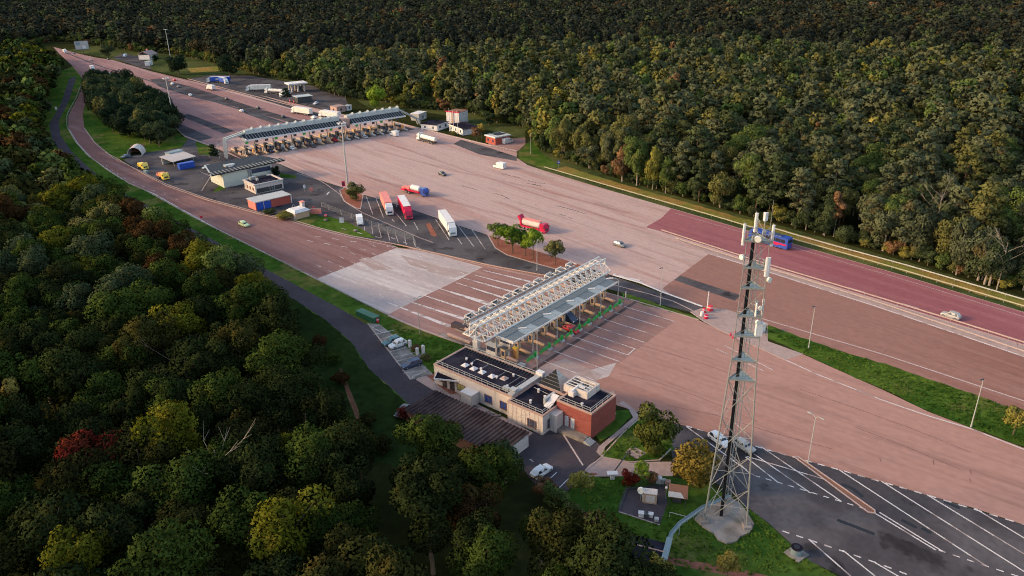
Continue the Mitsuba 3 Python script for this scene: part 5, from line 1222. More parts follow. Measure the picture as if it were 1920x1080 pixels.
guard_rail('guard rail along the grey service area', [(-237.96,581.7),(-168.46,503.23),(-130.2,461.04),(-106.17,432.02)], 'kerbstone', .7)

# fence of the service road
t = thing('wire_fence', 'wire fence with pale posts along the service road', 'fence')
pts = [(-66.61,257.85),(-63.33,253.96),(-57.63,247.68),(-53.21,243.42),(-48.2,238.14),(-45.28,235.28),(-42.68,233.02),(-39.13,228.7),(-36.24,226.02),(-33.01,222.9),(-30.12,220.81),(-28.95,216.05)]
for a, b in zip(pts[:-1], pts[1:]):
    w = MB()
    for z in (.4, .8, 1.2, 1.6, 1.95):
        w.tube((*a, z), (*b, z), .02, k=4)
    put('wire', w, 'galvanised', t)
for a in pts:
    p = MB(); p.tube([0, 0, 0], [0, 0, 2.0], .06, k=6); put('post', p, 'pale_steel', t, 40, fr(*a))

def bollard(xy, label, group):
    t = thing('bollard', label, 'bollard', group); m = fr(*xy)
    b = MB(); b.tube([0, 0, 0], [0, 0, .8], .16, .15, k=8); put('body', b, 'pink_concrete', t, 40, m)
    c = MB(); c.tube([0, 0, .8], [0, 0, .9], .15, .08, k=8); put('cap', c, 'white_paint', t, 40, m)
for k in range(18):
    a, b = (-8.33,345.7), (2.77,333.46)
    bollard((a[0] + (b[0] - a[0]) * k / 17, a[1] + (b[1] - a[1]) * k / 17), 'short concrete bollard closing off the forecourt of the brick office', 'bollards in front of the brick office')

def barrel(label, xy, mat, r=.42, h=1.15, cat='traffic barrel'):
    t = thing('traffic_barrel', label, cat); m = fr(*xy)
    b = MB(); b.tube([0, 0, 0], [0, 0, h * .5], r, r * .96, k=12).tube([0, 0, h * .5], [0, 0, h], r * .96, r * .82, k=12); put('body', b, mat, t, 40, m)
    c = MB(); c.tube([0, 0, h * .62], [0, 0, h * .78], r * .97, r * .93, k=12); put('band', c, 'white_paint', t, 40, m)
barrel('red barrel at the foot of the white pole on the apron', (48.17,167.36), 'sign_red', .7, 1.3)
barrel('red barrel standing between the white pole and the white block', (46.41,166.23), 'sign_red', .42, 1.2)
barrel('pink barrel nearest the kerb of the concrete apron', (46.14,162.98), 'crimson', .55, 1.0)
barrel('white barrel at the tip of the concrete apron', (45.48,164.48), 'white_paint', .5, 1.1)
t = thing('signal_pole', 'white signal pole rising from the concrete apron', 'pole'); m = fr(*(47.54,167.7))
p = MB(); p.tube([0, 0, 0], [0, 0, 4.9], .16, .12, k=8); put('pole', p, 'white_paint', t, 40, m)
p = MB(); p.tube([0, 0, 0], [0, 0, .5], .3, k=8); put('base', p, 'concrete', t, 40, m)
for i, (p, l) in enumerate(zip([(49.54,153.94),(49.66,152.62),(50.87,155.23),(53.14,156.76)], ('pink cone at the kerb under the mast', 'pink cone lowest of the cluster under the mast', 'red cone behind the cluster under the mast', 'red cone nearest the mast platform'))):
    t = thing('traffic_cone', l, 'traffic cone'); b = MB(); b.tube([0, 0, 0], [0, 0, .08], .34, k=4).tube([0, 0, .08], [0, 0, .85], .2, .05, k=10); put('cone', b, 'crimson', t, 30, fr(*p))
t = thing('control_box', 'small white roadside cabinet on the grass edge behind the mast', 'cabinet'); b = MB(); b.box(-.9, -.5, 0, .9, .5, 1.9); put('body', b, 'white_paint', t, False, fr(*(56.94,155.52), 0, 40)); b = MB(); b.box(-1, -.6, 1.9, 1, .6, 2.0); put('roof', b, 'pale_steel', t, False, fr(*(56.94,155.52), 0, 40))

def sign(label, xy, H, w, h, mat, deg=-90, back='galvanised', cat='sign', face=None):
    t = thing('road_sign', label, cat); m = fr(xy[0], xy[1], 0, deg)
    p = MB(); p.tube([0, 0, 0], [0, 0, H], .06, k=6); put('post', p, 'galvanised', t, 40, m)
    b = MB(); b.box(.06, -w / 2, H - h, .10, w / 2, H); put('panel', b, mat, t, False, m)
    if face:
        b = MB(); b.box(.105, -w * .3, H - h * .75, .115, w * .3, H - h * .3); put('pictogram', b, face, t, False, m)
    return t
sign('blue road sign on the dry verge beneath the pines', (19.88,304.48), 3.2, 1.2, 1.2, 'container_blue', -70, face='white_paint')
sign('dark red square sign beside the lighting mast', (-62.83,278.97), 3.4, 1.2, 2.0, 'crimson', -70, face='dark_metal')
sign('white sign on a post at the small planted traffic island', (-76.92,276.35), 3.0, .9, 1.3, 'white_paint', -60)
sign('small red sign on the planted traffic island', (-74.82,277.62), 1.6, 1.4, 1.4, 'red_pale', -60)
sign('red round sign by the edge of the slip road', (-104.76,246.44), 1.2, .8, .8, 'sign_red', -60)
sign('white panel leaning on the fence beside the lawn', (-55.65,238.57), 2.2, 1.5, 1.8, 'white_paint', -80)
sign('small white sign at the wood edge by the service track', (-269.3,459.53), 2.4, 1.2, 1.6, 'white_paint', -60)
t = thing('billboard', 'pale blue billboard on a dark post over the far motorway', 'billboard'); m = fr(*(-408.83,765.72), 0, -62)
b = MB(); b.tube([0, 0, 0], [0, 0, 5], .35, k=8); put('post', b, 'dark_metal', t, 40, m)
b = MB(); b.box(-.25, -6, 4.5, .25, 6, 12.5); put('panel', b, 'dark_metal', t, False, m)
for i, (y0, z0, y1, z1, mm) in enumerate(((-5.7, 4.8, 5.7, 12.2, 'pale_steel'), (-5.0, 8.5, -1.0, 11.5, 'teal_metal'), (0.4, 6.0, 3.4, 8.0, 'white_paint'))):
    b = MB(); b.box(.26 + .01 * i, y0, z0, .29 + .01 * i, y1, z1); put('poster', b, mm, t, False, m)
for i, (p, l) in enumerate(zip([(-29.63,381.19),(-27.43,377.23),(-25.23,374.57)], ('white flagpole nearest the white block', 'middle white flagpole before the low office', 'white flagpole on the brick office side of the low office'))):
    t = thing('flagpole', l, 'flagpole'); m = fr(*p); b = MB(); b.tube([0, 0, 0], [0, 0, 11.5], .13, .07, k=6); put('pole', b, 'white_paint', t, 40, m); b = MB(); b.tube([0, 0, 0], [0, 0, .5], .35, k=8); put('base', b, 'white_paint', t, 40, m)

# charging posts and small things by the bays
for p, l, h in (((-23.05,150.89), 'white charging post with a grey screen behind the white hatchback', 1.9), ((-20.97,147.09), 'slim white charging post on the concrete plinth', 1.9), ((-19.73,147.53), 'tall white charging post on the concrete plinth', 2.3)):
    t = thing('charging_post', l, 'charging post'); m = fr(*p, 0, 52)
    b = MB(); b.box(-.25, -.3, 0, .25, .3, h); put('body', b, 'white_paint', t, False, m)
    b = MB(); b.box(.251, -.18, h - .7, .262, .18, h - .25); put('screen', b, 'dark_metal', t, False, m)
    b = MB(); b.path([(.1, .3, 1.2), (.15, .55, .6), (.1, .4, .3)], .03); put('cable', b, 'black_rubber', t, False, m)
t = thing('plinth', 'low concrete plinth under the white charging posts', 'plinth'); b = MB(); b.prism([(-21.39,146.62),(-19.45,148.25),(-18.83,146.77),(-20.77,145.16)], 0, .25); put('slab', b, 'concrete', t)
t = thing('skip_bin', 'dark green long bin at the end of the slip road grass', 'bin'); m = fr(*(-35.06,166.44), 0, -42)
b = MB(); b.box(-3.4, -.9, 0, 3.4, .9, 1.3); put('body', b, 'bin_green', t, False, m)
b = MB(); b.box(-3.5, -1.0, 1.3, 3.5, 1.0, 1.42); put('lid', b, 'bin_green', t, False, m)
barrel('small red bin at the end of the green bin', (-32.4,164.28), 'sign_red', .4, 1.1, 'bin')
t = thing('concrete_barrier', 'dark grey block lying at the kerb end of the toll lanes', 'barrier')
a, b_ = (-14.03,161.22), (-10.88,158.58)
b = MB(); b.bar((*a, .6), (*b_, .6), 1.5, 1.2); put('block', b, 'path_asphalt', t)

# ------------------------------------------------------------------ the lattice mast
TC = np.array([32.1, 93.0])
t = thing('lattice_mast', 'tall triangular lattice mast with white antennas in the foreground', 'mast')
def leg_at(i, z):
    r = np.interp(z, [0, 28, 47], [3.65, 1.95, 1.6])
    a = math.radians([197, 317, 77][i])
    return np.array([TC[0] + r * math.cos(a), TC[1] + r * math.sin(a), z])
for i in range(3):
    b = MB(); b.tube(leg_at(i, 0), leg_at(i, 28), .15, .10, k=8).tube(leg_at(i, 28), leg_at(i, 47), .075, .05, k=8)
    put('leg', b, 'mast_steel', t, 40)
LEV = [0.4, 7.0, 12.8, 18.8, 25.0, 28.0, 31.8, 34.8, 38.9, 41.8, 45.4]
for z0, z1 in zip(LEV[:-1], LEV[1:]):
    for i in range(3):
        j = (i + 1) % 3
        b = MB(); r = .055 if z0 < 25 else .025
        b.tube(leg_at(i, z0), leg_at(j, z1), r, k=5); put('brace', b, 'mast_steel', t, 40)
        b = MB(); b.tube(leg_at(j, z0), leg_at(i, z1), r, k=5); put('brace', b, 'mast_steel', t, 40)
for i in range(3):
    j = (i + 1) % 3
    for z in (3.7, 9.9, 15.8, 21.9):
        b = MB(); mid = (leg_at(i, z) + leg_at(j, z)) / 2; b.tube(leg_at(i, z), mid, .04, k=4).tube(mid, leg_at(j, z), .04, k=4)
        put('strut', b, 'galvanised', t)
for n, z in enumerate((25.0, 28.0, 31.8, 34.8, 38.9, 41.8, 45.6)):
    P = [leg_at(i, z)[:2] for i in range(3)]; c = sum(P) / 3
    b = MB(); k = 1.25 if z > 45 else 1.0
    b.prism([tuple(c + (p - c) * k) for p in P], z - .06, z + .06); put('platform', b, 'teal_metal', t)
    b = MB()
    for i in range(3):
        p, q = c + (P[i] - c) * (k + .03), c + (P[(i + 1) % 3] - c) * (k + .03)
        b.bar((*p, z + .1), (*q, z + .1), .07, .22)
        if z > 34:
            b.tube((*p, z + 1.1), (*q, z + 1.1), .03, k=4); b.tube((*p, z), (*p, z + 1.1), .03, k=4)
    put('railing', b, 'mast_steel', t)
cb = TC + np.array([-.55, .1])
b = MB()
for k in range(5):
    b.tube((cb[0] - .2 + .1 * k, cb[1] + .05 * (k % 2), .3), (cb[0] - .18 + .09 * k, cb[1] + .05 * (k % 2), 45.5), .055, k=6)
put('cable_bundle', b, 'cable_black', t, 40)
b = MB(); cx, cy = TC + np.array([.35, .15])
for s in (-.25, .25):
    b.bar((cx + s, cy, .3), (cx + s, cy, 46), .08)
for k in range(110):
    b.tube((cx - .25, cy, .6 + k * .41), (cx + .25, cy, .6 + k * .41), .025, k=4)
put('ladder', b, 'galvanised', t)
def antenna(x, z0, z1, dy=0.0, w=.34, dp=.22, mat='white_paint'):
    """Panel antenna standing at x metres to the side of the mast's axis."""
    b = MB(); X, Y = TC[0] + x, TC[1] + dy
    b.prism([(X - w / 2, Y - dp / 2), (X - w / 4, Y - dp * .75), (X + w / 4, Y - dp * .75), (X + w / 2, Y - dp / 2), (X + w / 2, Y + dp / 2), (X - w / 2, Y + dp / 2)], z0, z1)
    put('panel_antenna', b, mat, t)
    b = MB(); b.tube((X, Y + dp, z0 - .2), (X, Y + dp, z1 + .1), .05, k=6)
    for z in (z0 + .4, z1 - .5):
        b.tube((X, Y + dp, z), (TC[0] + x * .35, TC[1], z - .1), .035, k=4)
    put('antenna_bracket', b, 'galvanised', t)
antenna(-2.0, 45.0, 47.9, -.3); antenna(1.95, 44.6, 47.5, .2); antenna(.15, 46.0, 48.6, 1.9, .38); antenna(1.25, 40.9, 43.6, -1.3, .62)
antenna(1.55, 34.9, 37.3, -.6, .22); antenna(.55, 35.0, 37.0, -1.0, .2)
b = MB()
for k in range(3):
    a = k * 2.1; b.tube((TC[0] + 1.15 + .16 * math.cos(a), TC[1] + 1.4 + .16 * math.sin(a), 47.7), (TC[0] + 1.15 + .16 * math.cos(a), TC[1] + 1.4 + .16 * math.sin(a), 48.8), .17, k=10)
put('cluster_antenna', b, 'white_paint', t, 40)
b = MB(); b.tube((TC[0] + 1.15, TC[1] + 1.4, 45.6), (TC[0] + 1.15, TC[1] + 1.4, 47.7), .06, k=6).bar((TC[0] + .3, TC[1] + 1.6, 47.6), (TC[0] + 1.2, TC[1] + .6, 46.2), .05); put('antenna_pole', b, 'galvanised', t)
b = MB(); b.tube((TC[0] + 1.75, TC[1] + 1.0, 45.6), (TC[0] + 1.8, TC[1] + 1.0, 50.6), .04, .02, k=5); put('whip_antenna', b, 'galvanised', t)
def dish(x, z, dy, r, face, mat='paint_cream'):
    f = np.array(face, float); f /= np.linalg.norm(f); c = np.array([TC[0] + x, TC[1] + dy, z])
    b = MB(); b.tube(c, c + f * .3, r, r, k=16).tube(c - f * .12, c, r * .5, r, k=16); put('dish', b, mat, t, 40)
    b = MB(); b.tube(c - f * .1, (TC[0] + x * .5, TC[1], z), .05, k=5); put('dish_arm', b, 'galvanised', t)
dish(-.55, 46.3, -1.6, .42, (-.3, -1, 0)); dish(-1.85, 43.4, -.4, .36, (-1, -.5, 0)); dish(1.9, 40.1, -.4, .38, (.6, -1, 0)); dish(1.0, 36.3, -1.0, .3, (0, -1, 0)); dish(.75, 34.4, -1.4, .3, (.2, -1, 0))
b = MB(); b.box(TC[0] + .7, TC[1] - 1.5, 32.2, TC[0] + 1.6, TC[1] - 1.0, 34.3); put('radio_cabinet', b, 'white_paint', t)
for k, (x, z, dy) in enumerate(((-.9, 45.9, -1.0), (-.2, 45.8, -1.2), (.5, 46.4, -.6), (.9, 46.2, .4), (1.1, 42.4, -.7), (.6, 36.6, -.8), (.9, 35.2, -.9), (-.4, 42.1, -.6))):
    b = MB(); b.box(TC[0] + x - .2, TC[1] + dy - .14, z, TC[0] + x + .2, TC[1] + dy + .14, z + .6); put('radio_unit', b, 'galvanised', t)
t = thing('mast_base', 'rough concrete slab under the lattice mast', 'slab')
b = MB(); b.prism([(27.38,92.76),(29.69,95.53),(31.41,96.37),(33.97,97.72),(35.39,96.13),(35.84,93.62),(36.14,91.32),(34.76,89.38),(33.3,88.74),(32.36,87.64),(30.87,87.34),(29.82,88.15),(29.53,89.52),(28.27,90.95)], 0, .35); put('slab', b, 'concrete', t)
for i in range(3):
    p = leg_at(i, 0); b = MB(); b.box(-.6, -.6, .35, .6, .6, .8, fr(p[0], p[1])); put('footing', b, 'concrete', t)

# cable bridge from the mast to the dark shelter
t = thing('cable_bridge', 'blue grey cable bridge on posts leading from the mast', 'cable bridge')
CBP = [(*(34,97.2), .9), (*(28.55,92.91), 2.2), (*(24.32,89.45), 2.2), (*(22.63,87.33), 2.2), (*(21.62,84.94), 2.2), (*(20.26,81.43), 2.2)]
for a, c in zip(CBP[:-1], CBP[1:]):
    b = MB(); b.bar(a, c, .5, .12); put('tray', b, 'teal_metal', t)
    for s in (-1, 1):
        d = np.array(c) - np.array(a); d /= np.linalg.norm(d); n_ = np.array([-d[1], d[0], 0]) * s * .27
        b = MB(); b.bar(np.array(a) + n_ + [0, 0, .1], np.array(c) + n_ + [0, 0, .1], .05, .25); put('side_rail', b, 'teal_metal', t)
b = MB(); b.bar((*(22.18,86.34), 2.4), (*(20.34,81.52), 2.4), .85, .12); put('cover', b, 'teal_metal', t)
for p in CBP[1:]:
    b = MB(); b.tube((p[0], p[1], 0), (p[0], p[1], p[2]), .06, k=6); put('post', b, 'teal_metal', t, 40)
t = thing('handrail', 'pale green handrail beside the cable bridge', 'handrail'); b = MB(); P = [(*(23.67,93.46), 1.0), (*(26.22,92.31), 1.0), (*(27.3,93.12), 1.0)]
b.path(P, .05)
for p in P:
    b.tube((p[0], p[1], 0), p, .04, k=5)
put('rail', b, 'canopy_pale', t, 40)
# dark equipment shelter under the trees
t = thing('equipment_shelter', 'low shelter with a dark blue roof beneath the cable bridge', 'shelter')
A, B_, C_, D_ = [np.array(p) for p in [(16.83,87.6),(21.73,85.49),(20.04,81.34),(15.41,83.21)]]
b = MB(); c = (A + B_ + C_ + D_) / 4
b.prism([tuple(c + (p - c) * .9) for p in (A, B_, C_, D_)], 0, 1.95); put('wall', b, 'dark_metal', t)
b = MB(); m0, m1 = (A + D_) / 2, (B_ + C_) / 2
b.hexa([(*D_, 1.95), (*C_, 1.95), (*m1, 2.3), (*m0, 2.3), (*D_, 2.05), (*C_, 2.05), (*m1, 2.4), (*m0, 2.4)]); put('roof', b, 'roof_felt', t)
b = MB(); b.hexa([(*m0, 2.3), (*m1, 2.3), (*B_, 1.95), (*A, 1.95), (*m0, 2.4), (*m1, 2.4), (*B_, 2.05), (*A, 2.05)]); put('roof', b, 'roof_felt', t)
b = MB(); b.bar((*m0, 2.44), (*m1, 2.44), .16, .1); put('ridge', b, 'salmon', t)
t = thing('drum', 'dark round tank with a ribbed side on a white plate', 'tank'); m = fr(*(40.27,85.03))
b = MB(); b.tube([0, 0, .2], [0, 0, 1.3], .75, k=16); put('body', b, 'teal_metal', t, 40, m)
b = MB(); b.tube([0, 0, 1.3], [0, 0, 1.42], .82, k=16); put('lid', b, 'roof_felt', t, 40, m)
b = MB(); b.tube([0, 0, 1.42], [0, 0, 1.5], .45, k=12); put('cap', b, 'dark_slate', t, 40, m)
t = thing('plate', 'square white concrete plate under the dark tank', 'slab'); b = MB(); b.prism([(38.62,85.39),(40.68,86.86),(42.1,84.77),(40.07,83.35)], 0, .2); put('slab', b, 'concrete', t)

# equipment compound
def boxes(base, label, cat, xy, dims, mat, deg=0.0, lid=None, door=False):
    t = thing(base, label, cat); m = fr(xy[0], xy[1], 0, deg); w, d, h = dims
    b = MB(); b.box(-w / 2, -d / 2, 0, w / 2, d / 2, h); put('body', b, mat, t, False, m)
    b = MB(); b.box(-w / 2 - .05, -d / 2 - .05, h, w / 2 + .05, d / 2 + .05, h + .08); put('lid', b, lid or mat, t, False, m)
    b = MB(); b.box(-w * .35, -d / 2 - .025, h * .15, w * .35, -d / 2 - .004, h * .85); put('door', b, lid or mat, t, False, m)
    return t
boxes('equipment_cabinet', 'beige equipment cabinet in the middle of the compound', 'cabinet', (21.36,97.3), (2.0, 1.3, 1.9), 'beige', -12, 'cream_render')
boxes('equipment_cabinet', 'small beige cabinet joined to the beige equipment cabinet', 'cabinet', (20.54,97.45), (.9, 1.0, 1.2), 'beige', -12, 'cream_render')
boxes('equipment_cabinet', 'white box on the front edge of the compound slab', 'cabinet', (19.35,93.83), (.8, .7, .7), 'white_paint', -12)
boxes('equipment_cabinet', 'white box next to the black unit on the compound slab', 'cabinet', (20.82,93.67), (.7, .6, .6), 'white_paint', -12)
boxes('equipment_cabinet', 'black unit between the two white compound boxes', 'cabinet', (20.08,93.69), (.9, .7, .6), 'dark_metal', -12)
boxes('equipment_cabinet', 'grey small box at the front corner of the compound', 'cabinet', (21.54,92.67), (.6, .5, .5), 'roof_grey', -12)
boxes('equipment_cabinet', 'white square cabinet behind the compound', 'cabinet', (23.57,101.92), (.9, .8, 1.0), 'white_paint', -12)
boxes('equipment_cabinet', 'smaller white cabinet second behind the compound', 'cabinet', (24.22,101.62), (.7, .6, .8), 'pale_steel', -12)
boxes('equipment_cabinet', 'salmon cabinet third behind the compound', 'cabinet', (24.95,101.33), (.8, .7, .7), 'salmon', -12)
boxes('equipment_cabinet', 'pale box beside the lime green shrub', 'cabinet', (22.19,103.08), (1.0, .8, .8), 'pale_steel', -12)
t = thing('satellite_dish', 'white satellite dish on a grey post in the compound', 'dish'); m = fr(*(19.88,97.6))
b = MB(); b.tube([0, 0, 0], [0, 0, 1.7], .07, k=6); put('post', b, 'teal_metal', t, 40, m)
b = MB(); b.tube([0, 0, 1.9], [-.1, -.25, 2.0], .6, .5, k=16); put('reflector', b, 'paint_cream', t, 40, m)
t = thing('shed', 'small open shed with a rusty brown roof in the compound', 'shed'); m = fr(*(25.62,96.92), 0, -14)
for x in (-1.2, 1.2):
    for y in (-1, 1):
        b = MB(); b.tube([x, y, 0], [x, y, 2.0], .06, k=5); put('post', b, 'dark_metal', t, 40, m)
b = MB(); b.hexa([(-1.5, -1.4, 1.9), (1.5, -1.4, 1.9), (1.5, 1.4, 2.3), (-1.5, 1.4, 2.3), (-1.5, -1.4, 2.0), (1.5, -1.4, 2.0), (1.5, 1.4, 2.4), (-1.5, 1.4, 2.4)]); put('roof', b, 'rust_roof', t, False, m)
b = MB(); b.hexa([(-1.5, -1.4, 2.005), (1.0, -1.4, 2.005), (.4, -.3, 2.16), (-1.5, -.3, 2.16), (-1.5, -1.4, 2.03), (1.0, -1.4, 2.03), (.4, -.3, 2.185), (-1.5, -.3, 2.185)]); put('roof_sheet', b, 'roof_grey', t, False, m)
b = MB(); b.box(-1.2, .9, 0, 1.2, 1.0, 2.0); put('back_wall', b, 'dark_metal', t, False, m)
b = MB(); b.box(-.8, -.2, .05, .6, .8, 1.1); put('crate', b, 'dark_metal', t, False, m)
t = thing('compound_fence', 'thin dark fence along the back of the compound', 'fence')
pts = [(16.06,95.16),(17.12,97.94),(18.23,100.84),(20.36,101.05),(22.27,100.99),(24.38,101.07),(27.99,100.01),(31.21,98.98)]
for a, c in zip(pts[:-1], pts[1:]):
    b = MB()
    for z in (.3, .7, 1.1):
        b.tube((*a, z), (*c, z), .02, k=4)
    put('wire', b, 'dark_metal', t)
for a in pts:
    b = MB(); b.tube((*a, 0), (*a, 1.25), .05, k=5); put('post', b, 'dark_metal', t)
t = thing('yellow_lamp', 'short post lamp with a white top in the compound', 'lamp'); b = MB(); b.tube([0, 0, 0], [0, 0, 2.0], .05, k=6); put('post', b, 'galvanised', t, 40, fr(*(23.94,97.87))); b = MB(); b.box(-.15, -.15, 2.0, .15, .15, 2.3); put('head', b, 'white_paint', t, False, fr(*(23.94,97.87)))
t = thing('barrier_gate', 'dark barrier arm resting on a white cabinet across the path', 'barrier')
a, c = (16.08,103.12), (19.82,109.18)
b = MB(); b.box(-.35, -.3, 0, .35, .3, 1.1, fr(*a)); put('cabinet', b, 'white_paint', t)
b = MB(); b.box(-.9, -.5, 1.1, .9, .5, 1.25, fr(*a)); put('canopy', b, 'white_paint', t)
b = MB(); b.bar((*a, 1.05), (*c, 1.3), .16, .22); put('arm', b, 'dark_metal', t)
b = MB(); b.tube((*c, 0), (*c, 1.3), .12, k=6); put('rest_post', b, 'dark_metal', t)

# ------------------------------------------------------------------ the near toll station (local: u along the booths, v down the lanes)
NM = np.eye(4); NM[:2, 0], NM[:2, 1], NM[:2, 3] = NU, -NV, NO      # x = u, y = -v
def N_(u, v, z):
    return (u, -v, z)
t = thing('toll_canopy', 'white tubular truss canopy over the near toll lanes', 'toll canopy')
U0, U1 = -19.8, 29.2
chords = {'top_back': (-10.2, 9.2), 'top_front': (-8.2, 9.2), 'front': (-6.6, 6.2), 'back': (-12.4, 6.4), 'bottom': (-9.4, 5.9)}
for k, (v, z) in chords.items():
    b = MB(); e = 0.0 if 'top' in k else -1.0
    b.tube(N_(U0 - e * .4, v, z), N_(U1 + e * .2, v, z), .19, k=8); put('chord', b, 'truss_white', t, 40, NM)
nb = 22
us = np.linspace(U0 + .6, U1 - .6, nb + 1)
pairs = [('top_back', 'top_front', 'x'), ('top_front', 'front', 'z'), ('top_back', 'back', 'z'), ('front', 'bottom', 's'), ('back', 'bottom', 's')]
for i in range(nb):
    ua, ub = us[i], us[i + 1]; um = (ua + ub) / 2
    for p, q, kind in pairs:
        (v0, z0), (v1, z1) = chords[p], chords[q]
        b = MB(); b.tube(N_(ua, v0, z0), N_(ua, v1, z1), .095, k=5)
        if kind == 'z':
            b.tube(N_(ua, v0, z0), N_(um, v1, z1), .1, k=5).tube(N_(um, v1, z1), N_(ub, v0, z0), .1, k=5)
        else:
            b.tube(N_(ua, v0, z0), N_(ub, v1, z1), .07, k=5)
        put('truss_web', b, 'truss_white', t, 40, NM)
for ue, s in ((U0, -1), (U1, 1)):
    tip = (ue + s * 1.2, -9.3, 7.2)
    for (v, z) in chords.values():
        b = MB(); b.tube(N_(ue, v, z), N_(*tip), .12, k=6); put('end_brace', b, 'truss_white', t, 40, NM)
for u, v in ((-14.6, -13.3), (-14.6, -7.6), (8, -9.4), (-3.4, -9.4), (27.5, -12.8), (27.5, -7.4)):
    b = MB(); b.tube(N_(u, v, 0), N_(u, v, 6.0), .26, k=10); put('column', b, 'pale_steel', t, 40, NM)
b = MB(); b.box(-15.2, 12.6, 0, -14.2, 14.0, 3.4); put('end_block', b, 'white_paint', t, False, NM)
# grey roof strip in front of the truss, in bays
bay = np.linspace(-15.6, 24.8, 10)
for i in range(9):
    b = MB(); b.box(bay[i], 4.5, 5.95, bay[i + 1] - .04, 6.5, 6.15); put('roof_gutter', b, 'canopy_grey', t, False, NM)
    b = MB(); b.hexa([(bay[i], 2.0, 5.7), (bay[i + 1] - .06, 2.0, 5.7), (bay[i + 1] - .06, 4.45, 5.9), (bay[i], 4.45, 5.9), (bay[i], 2.0, 5.85), (bay[i + 1] - .06, 2.0, 5.85), (bay[i + 1] - .06, 4.45, 6.05), (bay[i], 4.45, 6.05)]); put('roof_panel', b, 'canopy_pale' if i % 2 else 'canopy_grey', t, False, NM)
b = MB(); b.box(-15.7, 1.8, 5.6, 24.9, 1.98, 6.0); put('fascia', b, 'truss_white', t, False, NM)
b = MB(); b.box(-15.75, 1.9, 5.5, -15.62, 6.6, 6.15); put('fascia', b, 'truss_white', t, False, NM)
for k, u in enumerate((-10, -1.2, 7.6, 16.4, 24.2)):
    b = MB(); b.tube(N_(u, -1.1, 0), N_(u, -1.1, 6.6), .11, .09, k=8).path([N_(u, -1.1, 6.6), N_(u - .3, -1.5, 7.1), N_(u - .8, -2.2, 7.3)], .08); put('lamp_arm', b, 'pale_steel', t, 40, NM)
    b = MB(); b.path([N_(u - .8, -2.2, 7.3), N_(u - 1.3, -2.9, 7.25), N_(u - 1.9, -3.6, 7.1)], .16, 6); put('lamp_tube', b, 'white_paint', t, 40, NM)

t = thing('sign_gantry', 'pale steel gantry of lane frames behind the truss canopy', 'gantry')
for v, z in ((-17.6, 4.9), (-16.2, 4.9), (-17.6, 5.9), (-15.2, 5.2)):
    b = MB(); b.bar(N_(-14.2, v, z), N_(27.6, v, z), .26, .3); put('beam', b, 'pale_steel', t, False, NM)
for u in np.arange(-13.5, 28, 3.4):
    b = MB(); b.bar(N_(u, -17.6, 4.9), N_(u, -15.2, 5.2), .14).bar(N_(u, -17.6, 4.9), N_(u, -17.6, 5.9), .14); put('cross_piece', b, 'pale_steel', t, False, NM)
for u in (-12, 0, 13, 26):
    b = MB(); b.tube(N_(u, -16.4, 0), N_(u, -16.4, 4.9), .2, k=8); put('column', b, 'pale_steel', t, 40, NM)
for n, u in enumerate((-12.0, -7.4, -3.0, 1.4, 5.0, 9.0, 13.0, 17.6, 22.2, 26.6)):
    b = MB(); w = 1.15
    for p, q in (((u - w, 5.0), (u - w, 6.5)), ((u + w, 5.0), (u + w, 6.5)), ((u - w, 6.5), (u + w, 6.5)), ((u - w, 5.7), (u + w, 5.7))):
        b.bar(N_(p[0], -17.9, p[1]), N_(q[0], -17.9, q[1]), .22)
    for s in (-w, w):
        b.bar(N_(u + s, -17.9, 6.4), N_(u + s, -16.2, 6.2), .16)
    put('lane_frame', b, 'truss_white', t, False, NM)
    b = MB(); b.box(u - .8, 17.7, 5.3, u + .8, 17.82, 6.4); put('lane_signal', b, 'dark_metal' if n in (0, 2, 4) else 'pale_steel', t, False, NM)
for v, z in ((-16.9, 5.5), (-15.8, 5.5), (-16.3, 6.0)):
    b = MB(); b.tube(N_(-13.8, v, z), N_(27.2, v, z), .22, k=8); put('duct', b, 'pale_steel', t, 40, NM)

